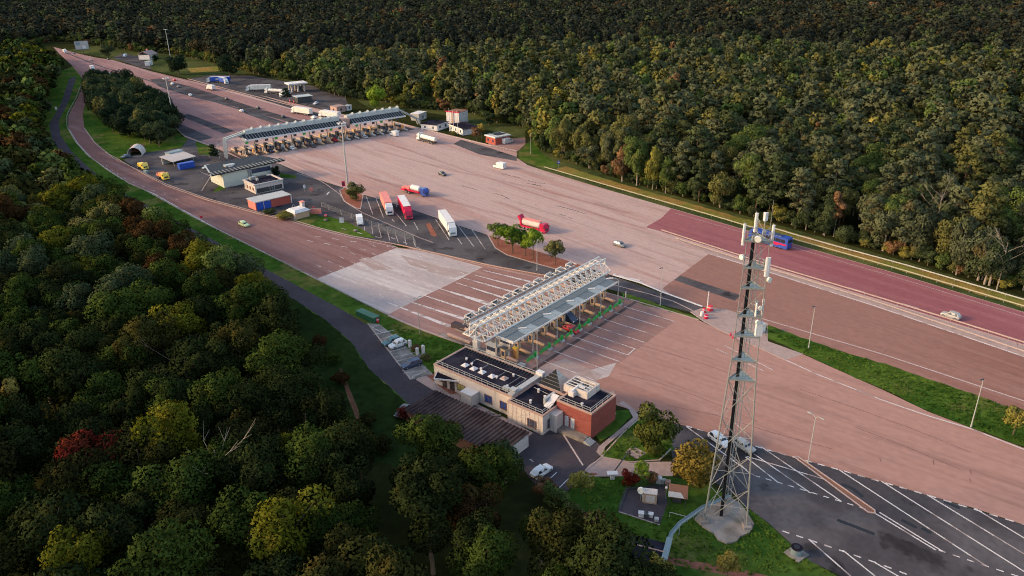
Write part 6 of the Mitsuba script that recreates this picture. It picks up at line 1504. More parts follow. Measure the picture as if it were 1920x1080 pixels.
ORD = ['first', 'second', 'third', 'fourth', 'fifth', 'sixth', 'seventh', 'eighth', 'ninth', 'tenth']
IS = [-14.2, -9.7, -4.7, 0.0, 3.6, 7.0, 10.9, 15.4, 20.1, 24.5]
for n, u in enumerate(IS):
    t = thing('toll_island', f'{ORD[n]} kerbed toll island counted from the service building', 'toll island')
    b = MB(); b.prism([N_(u - .75, -23, 0)[:2], N_(u - .2, -25.5, 0)[:2], N_(u + .2, -25.5, 0)[:2], N_(u + .75, -23, 0)[:2], N_(u + .75, -1.2, 0)[:2], N_(u - .75, -1.2, 0)[:2]][::-1], 0, .22); put('kerb_slab', b, 'concrete', t, False, NM)
    b = MB(); b.tube(N_(u, -5.2, .75), N_(u, -2.0, .6), .42, .36, k=10); put('impact_beam', b, 'beige' if n % 3 else 'salmon', t, 40, NM)
    b = MB(); b.tube(N_(u, -22.5, .75), N_(u, -15.5, .8), .42, .42, k=10); put('impact_beam', b, 'salmon', t, 40, NM)
    b = MB(); b.box(u - .55, 0.2, .0, u + .55, 1.6, .5); put('kerb_pad', b, 'roof_grey', t, False, NM)
    t = thing('toll_booth', f'toll booth on the {ORD[n]} island from the service building', 'toll booth')
    b = MB(); b.box(u - .62, 7.4, .22, u + .62, 10.4, 1.2); put('lower_wall', b, 'beige' if n > 5 else 'white_paint', t, False, NM)
    b = MB(); b.box(u - .58, 7.45, 1.2, u + .58, 10.35, 2.3); put('window', b, 'window_glass', t, False, NM)
    b = MB(); b.box(u - .75, 7.2, 2.3, u + .75, 10.6, 2.5); put('roof', b, 'pale_steel', t, False, NM)
    for du in (-.6, .6):
        for vv in (7.42, 10.3):
            b = MB(); b.box(u + du - .05, vv - .05, 1.2, u + du + .05, vv + .05, 2.3); put('corner_post', b, 'white_paint', t, False, NM)
    t = thing('payment_pillar', f'beige payment pillar on the {ORD[n]} island from the service building', 'payment machine')
    b = MB(); b.box(u - .5, 5.1, .22, u + .5, 6.3, 2.7); put('body', b, 'beige', t, False, NM)
    b = MB(); b.box(u - .56, 5.0, 2.7, u + .56, 6.4, 2.85); put('cap', b, 'dark_metal', t, False, NM)
    b = MB(); b.box(u - .51, 5.3, 1.0, u - .5, 6.1, 2.1); put('screen', b, 'window_glass', t, False, NM)
    if n > 0:
        g0 = IS[n - 1]
        t = thing('lane_gate', f'green lane gate before the {ORD[n]} island from the service building', 'gate')
        b = MB(); b.box(u - .25, .4, .5, u + .25, .9, 1.6); put('post', b, 'gate_green', t, False, NM)
        b = MB(); w = u - g0 - 1.3
        for z in (.65, .95, 1.25):
            b.bar(N_(u - .2, -.65, z), N_(u - .2 - w, -.3, z), .08, .18)
        for k in range(6):
            b.bar(N_(u - .3 - w * k / 5, -.65 + .05 * k, .6), N_(u - .3 - w * k / 5, -.65 + .05 * k, 1.35), .06)
        put('arm', b, 'gate_green', t, False, NM)
t = thing('payment_pillar', 'orange yellow machine at the end of the service building side', 'payment machine'); b = MB(); b.box(-12.9, 3.4, 0, -12.2, 4.4, 2.6); put('body', b, 'orange_paint', t, False, NM); b = MB(); b.box(-13, 3.3, 2.6, -12.1, 4.5, 2.75); put('cap', b, 'yellow_paint', t, False, NM)
t = thing('information_panel', 'long pale panel between columns beside the first toll lane', 'panel'); b = MB(); b.box(-14.1, 4.6, .9, -13.95, 9.4, 2.2); put('panel', b, 'canopy_pale', t, False, NM); b = MB(); b.box(-14.15, 4.4, 0, -13.9, 4.6, 2.3); put('post', b, 'pale_steel', t, False, NM)
vehicle('van', 'dark blue van stopped under the near canopy', 'van', VAN, (*nt(9.0, -6.0), -40), BODY='paint_navy')
car('dark red car waiting at a green lane gate', (*nt(5.3, -2.0), -40), 'red')
t = thing('roadside_post', 'green topped post at the end of the toll lanes', 'post'); b = MB(); b.tube([0, 0, 0], [0, 0, 2.2], .09, k=6); put('post', b, 'gate_green', t, 40, fr(*nt(26.5, -1)))
t = thing('roadside_post', 'white topped post by the grass wedge', 'post'); b = MB(); b.tube([0, 0, 0], [0, 0, 1.6], .14, k=8); put('post', b, 'white_paint', t, 40, fr(*nt(29.4, -2)))

# ------------------------------------------------------------------ the far toll station (local: x along the canopy, y away from the camera)
FA = math.degrees(math.atan2(.617, .787)); FM = fr(-119.6, 342.9, 0, FA)
t = thing('far_canopy', 'long pale canopy with a saw-toothed ridge over the far toll booths', 'toll canopy')
n = 19; w = 80.0 / n
for i in range(n):
    x0, x1 = i * w, (i + 1) * w - .05
    if 46.5 < (x0 + x1) / 2 < 51:
        continue
    h0, h1 = 10.3, 11.2
    b = MB(); b.loft([[(x, -2.2, 8.6), (x, -1.9, h - .5), (x, -.6, h), (x, .9, h - .6), (x, 1.4, 8.6)][::-1] for x, h in ((x0, h0 + .2), (x0 + w * .7, h0 + .5), (x1 - .3, h1 + .2), (x1, h0 + .1))])
    put('ridge_shell', b, 'canopy_pale', t, False, FM)
    b = MB(); b.box(x1 - .3, -.9, h1 - .1, x1 - .1, -.1, h1 + .1); put('ridge_fin', b, 'white_paint', t, False, FM)
for xa, xb in ((-1.5, 47.0), (51.0, 80.5)):
    m = int((xb - xa) / 1.35)
    for i in range(m):
        x0, x1 = xa + (xb - xa) * i / m, xa + (xb - xa) * (i + 1) / m
        b = MB(); b.hexa([(x0, -6.0, 6.6), (x1 - .35, -6.0, 6.6), (x1 - .35, -1.6, 8.6), (x0, -1.6, 8.6), (x0, -6.0, 6.8), (x1 - .35, -6.0, 6.8), (x1 - .35, -1.6, 8.8), (x0, -1.6, 8.8)]); put('roof_panel', b, 'dark_slate', t, False, FM)
        b = MB(); b.bar((x1 - .17, -6.0, 6.8), (x1 - .17, -1.6, 8.8), .2, .2); put('rafter', b, 'galvanised', t, False, FM)
    b = MB(); b.box(xa - .3, -6.5, 6.35, xb + .3, -6.0, 7.0); put('fascia', b, 'white_paint', t, False, FM)
    b = MB(); b.hexa([(xa, -6.0, 6.3), (xb, -6.0, 6.3), (xb, 4.5, 7.2), (xa, 4.5, 7.2), (xa, -6.0, 6.4), (xb, -6.0, 6.4), (xb, 4.5, 7.3), (xa, 4.5, 7.3)]); put('soffit', b, 'dark_slate', t, False, FM)  # underside widened behind the ridge to deepen the shade below
b = MB(); b.box(-1.8, -6.5, 6.35, -1.2, -1.5, 7.4); put('end_fascia', b, 'white_paint', t, False, FM)
for s, xs in ((-1, (-0.2, -9.6, -10.8)), (1, (80.2, 90.4, 92.0))):
    for yy in (-1.6, .9):
        b = MB(); b.bar((xs[0], yy, 9.3), (xs[1], yy - (2.2 if s < 0 else 0.5), 8.0 if s < 0 else 3.4), .9, .7); put('end_beam', b, 'canopy_pale', t, False, FM)
        b = MB(); b.bar((xs[1], yy - (2.2 if s < 0 else 0.5), 8.2 if s < 0 else 3.6), (xs[2], yy - (3.8 if s < 0 else .5), 0), .8, .8); put('end_leg', b, 'pale_steel', t, False, FM)
    for k in range(6):
        f = k / 5; x = xs[0] + (xs[1] - xs[0]) * f; z = 9.4 + ((8.0 if s < 0 else 3.4) - 9.4) * f; y_ = -(2.2 if s < 0 else .5) * f
        b = MB(); b.bar((x, -1.6 + y_, z), (x, .9 + y_, z), .25); put('cross_bar', b, 'canopy_grey', t, False, FM)
for i in range(9):
    b = MB(); b.tube((4 + i * 9.0, -.4, 0), (4 + i * 9.0, -.4, 8.6), .3, k=8); put('column', b, 'pale_steel', t, 40, FM)
b = MB(); b.box(46.9, -3.5, 5.5, 51.1, 2.5, 9.2); put('service_bridge', b, 'salmon', t, False, FM)
ap = lambda x, y: tuple((FM @ [x, y, 0, 1])[:2])
sheet('toll_apron_shade', [ap(-6, -9.5), ap(84, -9.5), ap(84, 8), ap(-6, 8)], 'apron_paving', 6, None, 'apron with painted shade under the far canopy')  # canopy shade laid on the ground as a darker sheet
for i in range(18):
    x = -1.2 + i * 4.55
    b = MB(); b.box(x - .7, -5.9, 5.2, x + .7, -5.6, 6.3); put('lane_signal', b, 'dark_metal' if i % 3 else 'gate_green', t, False, FM)
    b = MB(); b.tube((x, -5.75, 6.3), (x, -5.75, 6.6), .06, k=5); put('signal_hanger', b, 'galvanised', t, False, FM)
r = random.Random(4)
NI = 19
for i in range(NI):
    x = -3.5 + i * 4.55
    key = thing('far_toll_island', 'kerbed toll island with beige guards under the far canopy', 'toll island', 'toll islands under the far canopy')
    b = MB(); b.box(x - .8, -11.5, 0, x + .8, 9, .22); put('kerb_slab', b, 'concrete', key, False, FM)
    b = MB(); b.tube((x, -11.0, .7), (x, -7.0, .8), .45, k=8); put('impact_beam', b, 'roof_grey' if i > 10 else 'beige', key, 40, FM)
    b = MB(); b.tube((x, 4.0, .7), (x, 9.0, .7), .45, k=8); put('impact_beam', b, 'beige', key, 40, FM)
    b = MB(); b.box(x - .5, -7.0, .22, x + .5, -5.8, 2.6); put('payment_pillar', b, r.choice(['beige', 'beige', 'dark_metal', 'orange_paint', 'pale_steel']), key, False, FM)
    b = MB(); b.tube((x + .1, -8.2, .2), (x + .1, -8.2, 2.4), .16, k=6); put('white_post', b, 'white_paint', key, 40, FM)
    key = thing('far_toll_booth', 'beige toll booth in the shade of the far canopy', 'toll booth', 'toll booths under the far canopy')
    b = MB(); b.box(x - .65, -4.2, .22, x + .65, -.6, 1.2); put('lower_wall', b, r.choice(['beige', 'beige', 'salmon', 'white_paint']), key, False, FM)
    b = MB(); b.box(x - .6, -4.15, 1.2, x + .6, -.65, 2.3); put('window', b, 'window_glass', key, False, FM)
    b = MB(); b.box(x - .8, -4.5, 2.3, x + .8, -.3, 2.55); put('roof', b, r.choice(['beige', 'roof_grey', 'dark_slate', 'salmon', 'dark_metal']), key, False, FM)  # darker roof tones in the mix partly paint in the canopy shade
    b = MB(); b.box(x - .6, 1.0, .22, x + .6, 3.6, 2.6); put('rear_cabin', b, r.choice(['dark_metal', 'beige', 'dark_slate']), key, False, FM)
for k, (x, label) in enumerate(((9.2, 'dark blue car queuing under the far canopy'), (18.3, 'white car queuing under the far canopy'), (27.5, 'dark car stopped at the far booths near the salmon bridge'), (41.0, 'red car leaving the far booths'), (13.8, 'black car waiting near the compound end of the far booths'), (54.7, 'silver car between the far booths beyond the salmon bridge'), (63.8, 'grey car at the far booths nearest the white van'))):
    m = FM @ np.array([[0, 1, 0, x + .1], [-1, 0, 0, -6.0 - 2.2 * (k % 3)], [0, 0, 1, 0.04], [0, 0, 0, 1.0]])
    key = thing('car', label, 'car'); place(CAR, key, m, {'BODY': 'paint_' + ['navy', 'white', 'dark', 'red', 'dark', 'silver', 'grey'][k]})

# ------------------------------------------------------------------ the service building (local: x along the long front, y back from it)
BM = np.eye(4); BM[:2, 0], BM[:2, 1], BM[:2, 3] = NV, NU, (-16.17, 135.31)
t = thing('service_building', 'cream flat-roofed service building with a dark railed roof', 'building')
def wall_box(x0, y0, x1, y1, h, mat, name='wall'):
    b = MB(); b.box(x0, y0, 0, x1, y1, h); put(name, b, mat, t, False, BM)
def flat_roof(x0, y0, x1, y1, h, par=.3):
    b = MB(); b.box(x0 + par, y0 + par, h, x1 - par, y1 - par, h + .05); put('roof', b, 'roof_felt', t, False, BM)
    for q in ((x0 - .08, y0 - .08, x1 + .08, y0 + par), (x0 - .08, y1 - par, x1 + .08, y1 + .08), (x0 - .08, y0 + par, x0 + par, y1 - par), (x1 - par, y0 + par, x1 + .08, y1 - par)):
        b = MB(); b.box(q[0], q[1], h, q[2], q[3], h + .28); put('parapet', b, 'salmon', t, False, BM)
def roof_rail(pts, h, n=None):
    b = MB()
    for a, c in zip(pts[:-1], pts[1:]):
        for z in (.55, 1.0):
            b.bar((*a, h + z), (*c, h + z), .07)
        L_ = math.dist(a, c); k = max(2, int(L_ / 1.5))
        for i in range(k + 1):
            p = (a[0] + (c[0] - a[0]) * i / k, a[1] + (c[1] - a[1]) * i / k); b.bar((*p, h + .05), (*p, h + 1.0), .06)
    put('roof_railing', b, 'pale_steel', t, False, BM)
def window(x, z, w, h, y=0.0, face='y', glass='window_glass', frame='rust_roof', name='window'):
    """A framed pane let into the front (face y) or the end wall (face x)."""
    def bx(a0, a1, z0, z1, d0, d1):
        q = MB()
        return q.box(a0, y - d1, z0, a1, y - d0, z1) if face == 'y' else q.box(y + d0, a0, z0, y + d1, a1, z1)
    k = put(name, bx(x - w / 2, x + w / 2, z, z + h, .004, .03), glass, t, False, BM)
    f = MB()
    for q in ((x - w / 2 - .1, x - w / 2, z - .1, z + h + .1), (x + w / 2, x + w / 2 + .1, z - .1, z + h + .1), (x - w / 2, x + w / 2, z + h, z + h + .1), (x - w / 2, x + w / 2, z - .1, z), (x - .03, x + .03, z, z + h)):
        f.add(*bx(*q, .004, .09).mesh())
    put('frame', f, frame, k, False, BM)
    s = bx(x - w / 2 - .16, x + w / 2 + .16, z - .18, z - .1, .0, .16); put('sill', s, 'concrete', k, False, BM)
wall_box(0, 0, 20.4, 9.6, 4.2, 'cream_render'); flat_roof(0, 0, 20.4, 9.6, 4.2)
wall_box(20.42, -1.2, 28.7, 7.2, 3.9, 'cream_render'); flat_roof(20.42, -1.2, 28.7, 7.2, 3.9)
wall_box(28.72, .9, 30.2, 3.0, 3.6, 'cream_render')
wall_box(28.72, 3.02, 36.3, 11.2, 5.2, 'brick_wall', 'brick_wall'); flat_roof(28.72, 3.02, 36.3, 11.2, 5.2)
for i in range(8):
    b = MB(); b.box(20.6 + i * 1.02, -1.235, .1, 20.6 + i * 1.02 + .04, -1.2, 3.8); put('cladding_joint', b, 'salmon', t, False, BM)
roof_rail([(.5, .5), (20.0, .5)], 4.25); roof_rail([(20.7, -.8), (28.3, -.8), (28.3, 2.5)], 3.95); roof_rail([(29.1, 3.4), (35.9, 3.4), (35.9, 10.8)], 5.25)
roof_rail([(.4, 9.2), (20.0, 9.2)], 4.25)
for i in range(26):
    b = MB(); b.box(.7 + i * .76, 8.2, 4.25, .7 + i * .76 + .3, 9.3, 4.42); put('ballast_block', b, 'dark_slate', t, False, BM)
for i in range(5):
    b = MB(); b.box(1.2 + .4 * i, 3.6 + i * .9, 4.25, 2.6 + .4 * i, 3.9 + i * .9, 4.32); put('ballast_block', b, 'dark_slate', t, False, BM)
for i, x in enumerate((5.3, 7.6, 9.9, 12.5, 14.9)):
    y = 3.6 + (.9 if i == 4 else .1)
    b = MB(); b.box(x - .65, y - .65, 4.25, x + .65, y + .65, 4.4); k = put('skylight', b, 'white_paint', t, False, BM)
    b = MB(); b.add([(x - .6, y - .6, 4.4), (x + .6, y - .6, 4.4), (x + .6, y + .6, 4.4), (x - .6, y + .6, 4.4), (x, y, 4.75)], [[0, 1, 4], [1, 2, 4], [2, 3, 4], [3, 0, 4]]); put('dome', b, 'white_paint' if i != 4 else 'salmon', k, False, BM)
b = MB(); b.path([(5.8, 4.8, 4.5), (5.6, 6.8, 4.5), (18.6, 6.8, 4.5), (18.6, 3.4, 4.5)], .06, 4).path([(9.0, 6.8, 4.5), (9.0, 4.6, 4.5)], .05, 4).path([(13.6, 6.8, 4.5), (13.6, 4.2, 4.5)], .05, 4).path([(17.2, 6.8, 4.5), (17.2, 3.0, 4.5)], .05, 4); put('roof_pipe', b, 'canopy_pale', t, False, BM)
for x, y in ((6.2, 4.7), (9.0, 4.3), (13.6, 3.8), (15.7, 6.4), (3.9, 5.6), (18.2, 1.7), (17.4, 2.4), (24.2, 1.0), (25.4, 3.8), (23.0, 5.0), (33.2, 4.6)):
    b = MB(); h = 4.2 if x < 28 else 5.2; b.tube((x, y, h - .3), (x, y, h + .4), .2, k=8).tube((x, y, h + .4), (x, y, h + .5), .28, k=8); put('roof_vent', b, 'white_paint', t, 40, BM)
b = MB(); b.path([(21.4, 5.6, 4.2), (25.6, 5.2, 4.2), (25.6, 4.2, 4.2)], .06, 4); put('roof_pipe', b, 'canopy_pale', t, False, BM)
b = MB(); b.box(19.3, .2, 4.5, 20.5, 9.4, 4.75).box(19.0, 1.0, 4.75, 20.4, 2.2, 5.2).box(17.2, 1.2, 4.3, 18.6, 1.9, 4.9); put('roof_duct', b, 'pale_steel', t, False, BM)
b = MB(); b.box(19.2, 9.0, 4.4, 20.8, 10.0, 5.4); put('roof_unit', b, 'white_paint', t, False, BM)
b = MB(); b.hexa([(26.8, 1.6, 4.0), (28.2, 1.6, 4.0), (28.2, 4.6, 5.3), (26.8, 4.6, 5.3), (26.8, 1.5, 4.15), (28.2, 1.5, 4.15), (28.2, 4.5, 5.45), (26.8, 4.5, 5.45)]); put('sloping_panel', b, 'white_paint', t, False, BM)
b = MB(); b.box(26.2, 2.2, 3.95, 26.7, 5.4, 5.2); put('roof_duct', b, 'pale_steel', t, False, BM)
# rooftop enclosure of the brick block
for q in ((27.6, 6.7, 32.9, 7.0), (27.6, 10.5, 32.9, 10.8), (27.6, 7.0, 27.9, 10.5), (32.6, 7.0, 32.9, 10.5)):
    b = MB(); b.box(q[0], q[1], 5.2, q[2], q[3], 6.7); put('enclosure_wall', b, 'cream_render', t, False, BM)
b = MB(); b.box(27.95, 7.05, 5.28, 32.55, 10.45, 5.6); put('enclosure_floor', b, 'dark_metal', t, False, BM)
for i in range(4):
    b = MB(); b.box(28.3 + i * 1.05, 7.5, 5.6, 28.3 + i * 1.05 + .75, 9.9, 6.3); put('cooling_unit', b, ['dark_metal', 'galvanised', 'dark_metal', 'roof_grey'][i], t, False, BM)
for i in range(4):
    b = MB(); b.bar((28, 7.4 + i * .9, 6.75), (32.5, 7.4 + i * .9, 6.75), .1); put('enclosure_bar', b, 'white_paint', t, False, BM)
b = MB(); b.box(29.3, 5.7, 5.3, 30.5, 6.7, 6.3).path([(30, 5.9, 6.3), (30.3, 7.6, 6.9), (31.5, 8, 6.6)], .25, 6); put('roof_duct', b, 'white_paint', t, False, BM)
# dark glazed pyramid
b = MB(); AP = (24.95, 7.9, 8.4); Q = [(21.0, 7.4, 4.2), (26.4, 7.4, 4.2), (26.4, 11.4, 4.2), (21.0, 11.4, 4.2)]
wall_box(20.9, 7.25, 26.5, 11.5, 4.18, 'cream_render')
for i in range(4):
    b = MB(); a, c = Q[i], Q[(i + 1) % 4]; b.add([a, c, AP, tuple(np.array(a) * .5 + np.array(c) * .5 - [0, 0, .3])], [[0, 1, 2], [0, 3, 1], [0, 2, 3], [1, 3, 2]]); k = put('pyramid_face', b, 'dark_slate' if i != 1 else 'roof_grey', t, False, BM)
    b = MB()
    for f in (.18, .36, .54, .72):
        p, q = np.array(a) + (np.array(AP) - a) * f, np.array(c) + (np.array(AP) - c) * f; b.bar(p, q, .06)
    put('glazing_bar', b, 'galvanised', k, False, BM)
# openings
window(2.0, 1.2, 1.0, 1.2); window(2.9, .1, 1.0, 2.1, name='door', glass='dark_metal'); window(5.0, .1, 1.1, 2.2, name='door', glass='dark_metal'); window(7.4, 1.0, 2.0, 1.3, glass='timber_yellow'); window(14.6, 1.0, 1.7, 1.5, glass='blue_glass'); window(18.4, 1.0, 1.5, 1.5, glass='blue_glass')
window(26.2, .8, 1.9, 1.5, -1.2); window(1.0, .9, 1.5, 1.6, 28.7, 'x')
b = MB(); b.prism([(1.0, -.02), (7.0, -.02), (2.4, -2.4)], 2.75, 2.95); put('entrance_canopy', b, 'roof_felt', t, False, BM)
b = MB(); b.bar((1.0, -.05, 2.95), (2.4, -2.45, 2.95), .15, .3).bar((2.4, -2.45, 2.95), (7.0, -.05, 2.95), .15, .3); put('canopy_edge', b, 'white_paint', t, False, BM)
b = MB(); b.tube((2.4, -2.3, 0), (2.4, -2.3, 2.8), .1, k=8); put('canopy_post', b, 'white_paint', t, 40, BM)
for x in (31.0, 32.3):
    b = MB(); b.box(x - .42, 2.96, .75, x + .42, 3.01, 2.9); put('door', b, 'white_paint', t, False, BM)
b = MB(); b.bar((28.62, .85, .1), (28.62, .85, 3.4), .12); put('downpipe', b, 'dark_metal', t, False, BM)
t = thing('loading_ramp', 'grey concrete ramp and steps along the brick wall', 'ramp'); b = MB(); b.box(28.8, 1.2, 0, 36.0, 2.94, .7); put('platform', b, 'concrete', t, False, BM)
for i in range(4):
    b = MB(); b.box(36.02 + i * .35, 1.2, 0, 36.35 + i * .35, 2.94, .56 - i * .14); put('step', b, 'roof_grey', t, False, BM)
b = MB(); b.path([(36.1, 1.25, 1.6), (37.4, 1.25, 1.0), (37.4, 1.25, .1)], .04, 4); put('handrail', b, 'pale_steel', t, False, BM)
t = thing('store_box', 'small white boxy lean-to standing in front of the cream wall', 'shed'); b = MB(); b.box(9.4, -2.2, 0, 12.2, -.05, 2.5); put('wall', b, 'cream_render', t, False, BM); b = MB(); b.box(9.3, -2.3, 2.5, 12.3, -.04, 2.62); put('roof', b, 'white_paint', t, False, BM)
t = thing('rubble', 'pale broken slabs strewn along the cream wall', 'rubble', None); labels[t] = {'label': 'pale broken slabs strewn along the cream wall', 'category': 'rubble', 'kind': 'stuff'}
r = random.Random(8); b = MB()
for i in range(26):
    x, y = r.uniform(8, 19), r.uniform(-2.6, -.4)
    if 9.2 < x < 12.4 and y > -2.4:
        continue
    s = r.uniform(.15, .45); b.box(-s, -s * .7, 0, s, s * .7, r.uniform(.1, .35), fr(x, y, 0, r.uniform(0, 180)))
scene[t] = mikit.ply(b.mesh(BM), 'concrete')

# brown corrugated garage in front
t = thing('garage', 'long open garage with a dark brown corrugated roof', 'garage')
gx0, gx1, gy0, gy1, gh = 5.4, 28.8, -13.6, -5.2, 2.8
ns = 28
for i in range(ns):
    x0, x1 = gx0 + (gx1 - gx0) * i / ns, gx0 + (gx1 - gx0) * (i + 1) / ns
    b = MB(); xm = x1 - .16
    b.hexa([(x0, gy0, gh - .35), (xm, gy0, gh - .35), (xm, gy1, gh), (x0, gy1, gh), (x0, gy0, gh - .3), (xm, gy0, gh - .3), (xm, gy1, gh + .05), (x0, gy1, gh + .05)]).hexa([(xm, gy0, gh - .33), (x1, gy0, gh - .33), (x1, gy1, gh + .02), (xm, gy1, gh + .02), (xm, gy0, gh - .12), (x1, gy0, gh - .12), (x1, gy1, gh + .2), (xm, gy1, gh + .2)])
    put('roof_sheet', b, 'brown_sheet', t, False, BM)
b = MB(); b.box(gx1 - .25, gy0 + .3, 0, gx1 - .02, gy1 - .3, gh - .4); put('end_wall', b, 'cream_render', t, False, BM)
b = MB(); b.box(gx0 + .1, gy0 + .4, 0, gx0 + .3, gy1 - .3, gh - .45); put('end_wall', b, 'rust_roof', t, False, BM)
b = MB(); b.box(gx0 + .3, gy0 + .3, 0, gx1 - .3, gy0 + .5, gh - .45); put('back_wall', b, 'rust_roof', t, False, BM)
for i in range(6):
    b = MB(); x = gx0 + .8 + i * 4.5; b.tube((x, gy1 - .3, 0), (x, gy1 - .3, gh - .05), .09, k=6); put('post', b, 'dark_metal', t, 40, BM)

# ------------------------------------------------------------------ buildings of the compound on the left
def frame_of(a, b):
    a, b = np.array(a), np.array(b); d = b - a; L_ = np.linalg.norm(d); d /= L_
    m = np.eye(4); m[:2, 0], m[:2, 1], m[:2, 3] = d, (-d[1], d[0]), a
    return m, L_
m, W = frame_of((-109.93,284.63), (-94.93,297.79))
t = thing('compound_building', 'tall blank grey green building with a dark folded slate roof', 'building')
b = MB(); b.box(0, 0, 0, W, 13, 5.9); put('wall', b, 'wall_grey_green', t, False, m)
b = MB(); b.box(W * .56, -.06, 3.4, W - .5, -.004, 5.2); put('window_band', b, 'window_glass', t, False, m)
b = MB(); b.box(W - .3, -.08, 2.4, W + .1, .2, 5.9); put('corner_pier', b, 'white_paint', t, False, m)
b = MB(); b.hexa([(-4.5, -1.0, 5.6), (W + 5.5, -1.0, 6.2), (W + 1, 14, 6.6), (-1, 14, 6.2), (-4.5, -1.0, 5.9), (W + 5.5, -1.0, 6.5), (W + 1, 14, 6.9), (-1, 14, 6.5)]); put('roof', b, 'dark_slate', t, False, m)
for i in range(40):
    f = i / 39; x = -4.3 + (W + 9.6) * f
    b = MB(); b.hexa([(x, -1.1, 5.9 + .6 * f), (x + .42, -1.1, 5.9 + .6 * f), (x + .42, 2.6, 6.1 + .6 * f), (x, 2.6, 6.1 + .6 * f), (x, -1.1, 6.15 + .6 * f), (x + .42, -1.1, 6.15 + .6 * f), (x + .42, 2.6, 6.35 + .6 * f), (x, 2.6, 6.35 + .6 * f)]); put('eave_tile', b, 'canopy_grey' if i % 2 else 'dark_slate', t, False, m)
b = MB(); b.bar((-4.5, -1.0, 6.0), (-1, 14, 6.6), .5, .25); put('verge', b, 'roof_grey', t, False, m)
b = MB(); b.box(4, 6, 6.3, 8, 8.4, 6.9).box(5, 5, 6.3, 6.6, 6, 6.6); put('roof_light', b, 'pale_steel', t, False, m)
b = MB(); b.tube((W * .52, -.3, 1), (W * .52, -.3, 6.4), .35, k=8).tube((W * .56, -.3, 1), (W * .56, -.3, 5.8), .3, k=8); put('flue', b, 'galvanised', t, 40, m)

m, W = frame_of((-95.04,275.43), (-86.62,282.71))
t = thing('low_annex', 'low cream annex with a flat dark roof behind the garage row', 'building')
b = MB(); b.box(0, 0, 0, W, 10, 3.2); put('wall', b, 'cream_render', t, False, m)
b = MB(); b.box(.5, -.05, .2, W - .5, -.004, 1.9); put('shop_window', b, 'dark_metal', t, False, m)
for k in range(3):
    b = MB(); b.box(W * .5 + k * .9, -.09, .2, W * .5 + k * .9 + .15, -.055, 1.9); put('mullion', b, 'pale_steel', t, False, m)
b = MB(); b.box(.3, .3, 3.2, W - .3, 9.7, 3.25); put('roof', b, 'roof_felt', t, False, m)
for q in ((-.3, -.3, W + .3, .3), (-.3, 9.7, W + .3, 10.3), (-.3, .3, .3, 9.7), (W - .3, .3, W + .3, 9.7)):
    b = MB(); b.box(q[0], q[1], 3.2, q[2], q[3], 3.65); put('parapet', b, 'roof_grey' if q[1] < 0 and q[3] < 1 else 'cream_render', t, False, m)
for k, (x, y, sx, sy, h) in enumerate(((2, 8.2, 2, 1.4, 1.1), (5, 8.4, 3.6, 1.2, .9), (3.4, 5.8, .8, .8, .9))):
    b = MB(); b.box(x, y, 3.25, x + sx, y + sy, 3.25 + h); put('roof_unit', b, ['galvanised', 'dark_metal', 'pale_steel'][k], t, False, m)
for k in range(3):
    b = MB(); b.box(-.03, 1.2 + k * 2.6, .9, -.004, 2.6 + k * 2.6, 2.1); put('window', b, 'rust_roof', t, False, m)

m, W = frame_of((-88.58,254.59), (-78.76,263.35))
t = thing('garage_row', 'red garage block with a grey flat roof and blue doors', 'garage')
b = MB(); b.box(0, 0, 0, W, 6.4, 3.0); put('wall', b, 'garage_red', t, False, m)
b = MB(); b.box(-.04, .1, 0, -.004, 6.3, 2.9); put('end_cladding', b, 'red_pale', t, False, m)
b = MB(); b.box(-.3, -.4, 3.0, W + .3, 6.8, 3.2); put('roof', b, 'roof_grey', t, False, m)
for k in range(2):
    b = MB(); b.box(.3 + k * 2.75, -.06, .05, .3 + k * 2.75 + 2.5, -.004, 2.75); put('blue_door', b, 'container_blue', t, False, m)
b = MB(); b.box(2.85, -.1, 0, 3.0, -.065, 2.9).box(0, -.1, 2.78, 5.7, -.065, 2.98); put('door_frame', b, 'white_paint', t, False, m)
b = MB(); b.box(W + .02, -.3, 0, W + .3, .1, 3.0); put('end_post', b, 'white_paint', t, False, m)

m, W = frame_of((-72.06,243.67), (-68.38,247.45))
t = thing('hut', 'small beige hut with a white roof by the little lawn', 'hut')
b = MB(); b.box(0, 0, 0, W, 5, 2.3); put('wall', b, 'beige', t, False, m)
b = MB(); b.box(-.05, .1, 0, -.004, 4.9, 2.2); put('white_gable', b, 'cream_render', t, False, m)
b = MB(); b.hexa([(-.5, -.5, 2.3), (W + .5, -.5, 2.3), (W + .5, 5.5, 2.3), (-.5, 5.5, 2.3), (.4, .6, 3.1), (W - .6, .6, 3.1), (W - .6, 4.4, 3.1), (.4, 4.4, 3.1)]); put('roof', b, 'white_paint', t, False, m)
b = MB(); b.box(W - .5, 3.2, 0, W + .6, 4.6, 4.3); put('chimney', b, 'cream_render', t, False, m)
b = MB(); b.box(W - .7, 3.0, 4.3, W + .8, 4.8, 4.5); put('chimney_cap', b, 'red_pale', t, False, m)
b = MB(); b.path([(.8, 3.0, 3.0), (1.2, 3.2, 4.2), (1.7, 3.2, 4.4), (2.1, 3.2, 3.9)], .06, 5); put('pipe', b, 'pale_steel', t, False, m)
t = thing('brick_bay', 'orange brick bay beside the hut', 'wall'); mm = fr(*(-66.69,249.98), 0, -10)
b = MB(); b.box(-1.8, -.2, 0, 1.8, .2, 1.8); put('wall', b, 'red_pale', t, False, mm); b = MB(); b.box(-1.9, -.25, 1.8, 1.9, .25, 1.9); put('coping', b, 'salmon', t, False, mm)
barrel('red post box shaped cylinder in front of the brick bay', (-67.71,251.23), 'sign_red', .35, 2.2, 'post')
barrel('red barrel lying near the fence by the lawn', (-62.71,246.83), 'sign_red', .45, .8)
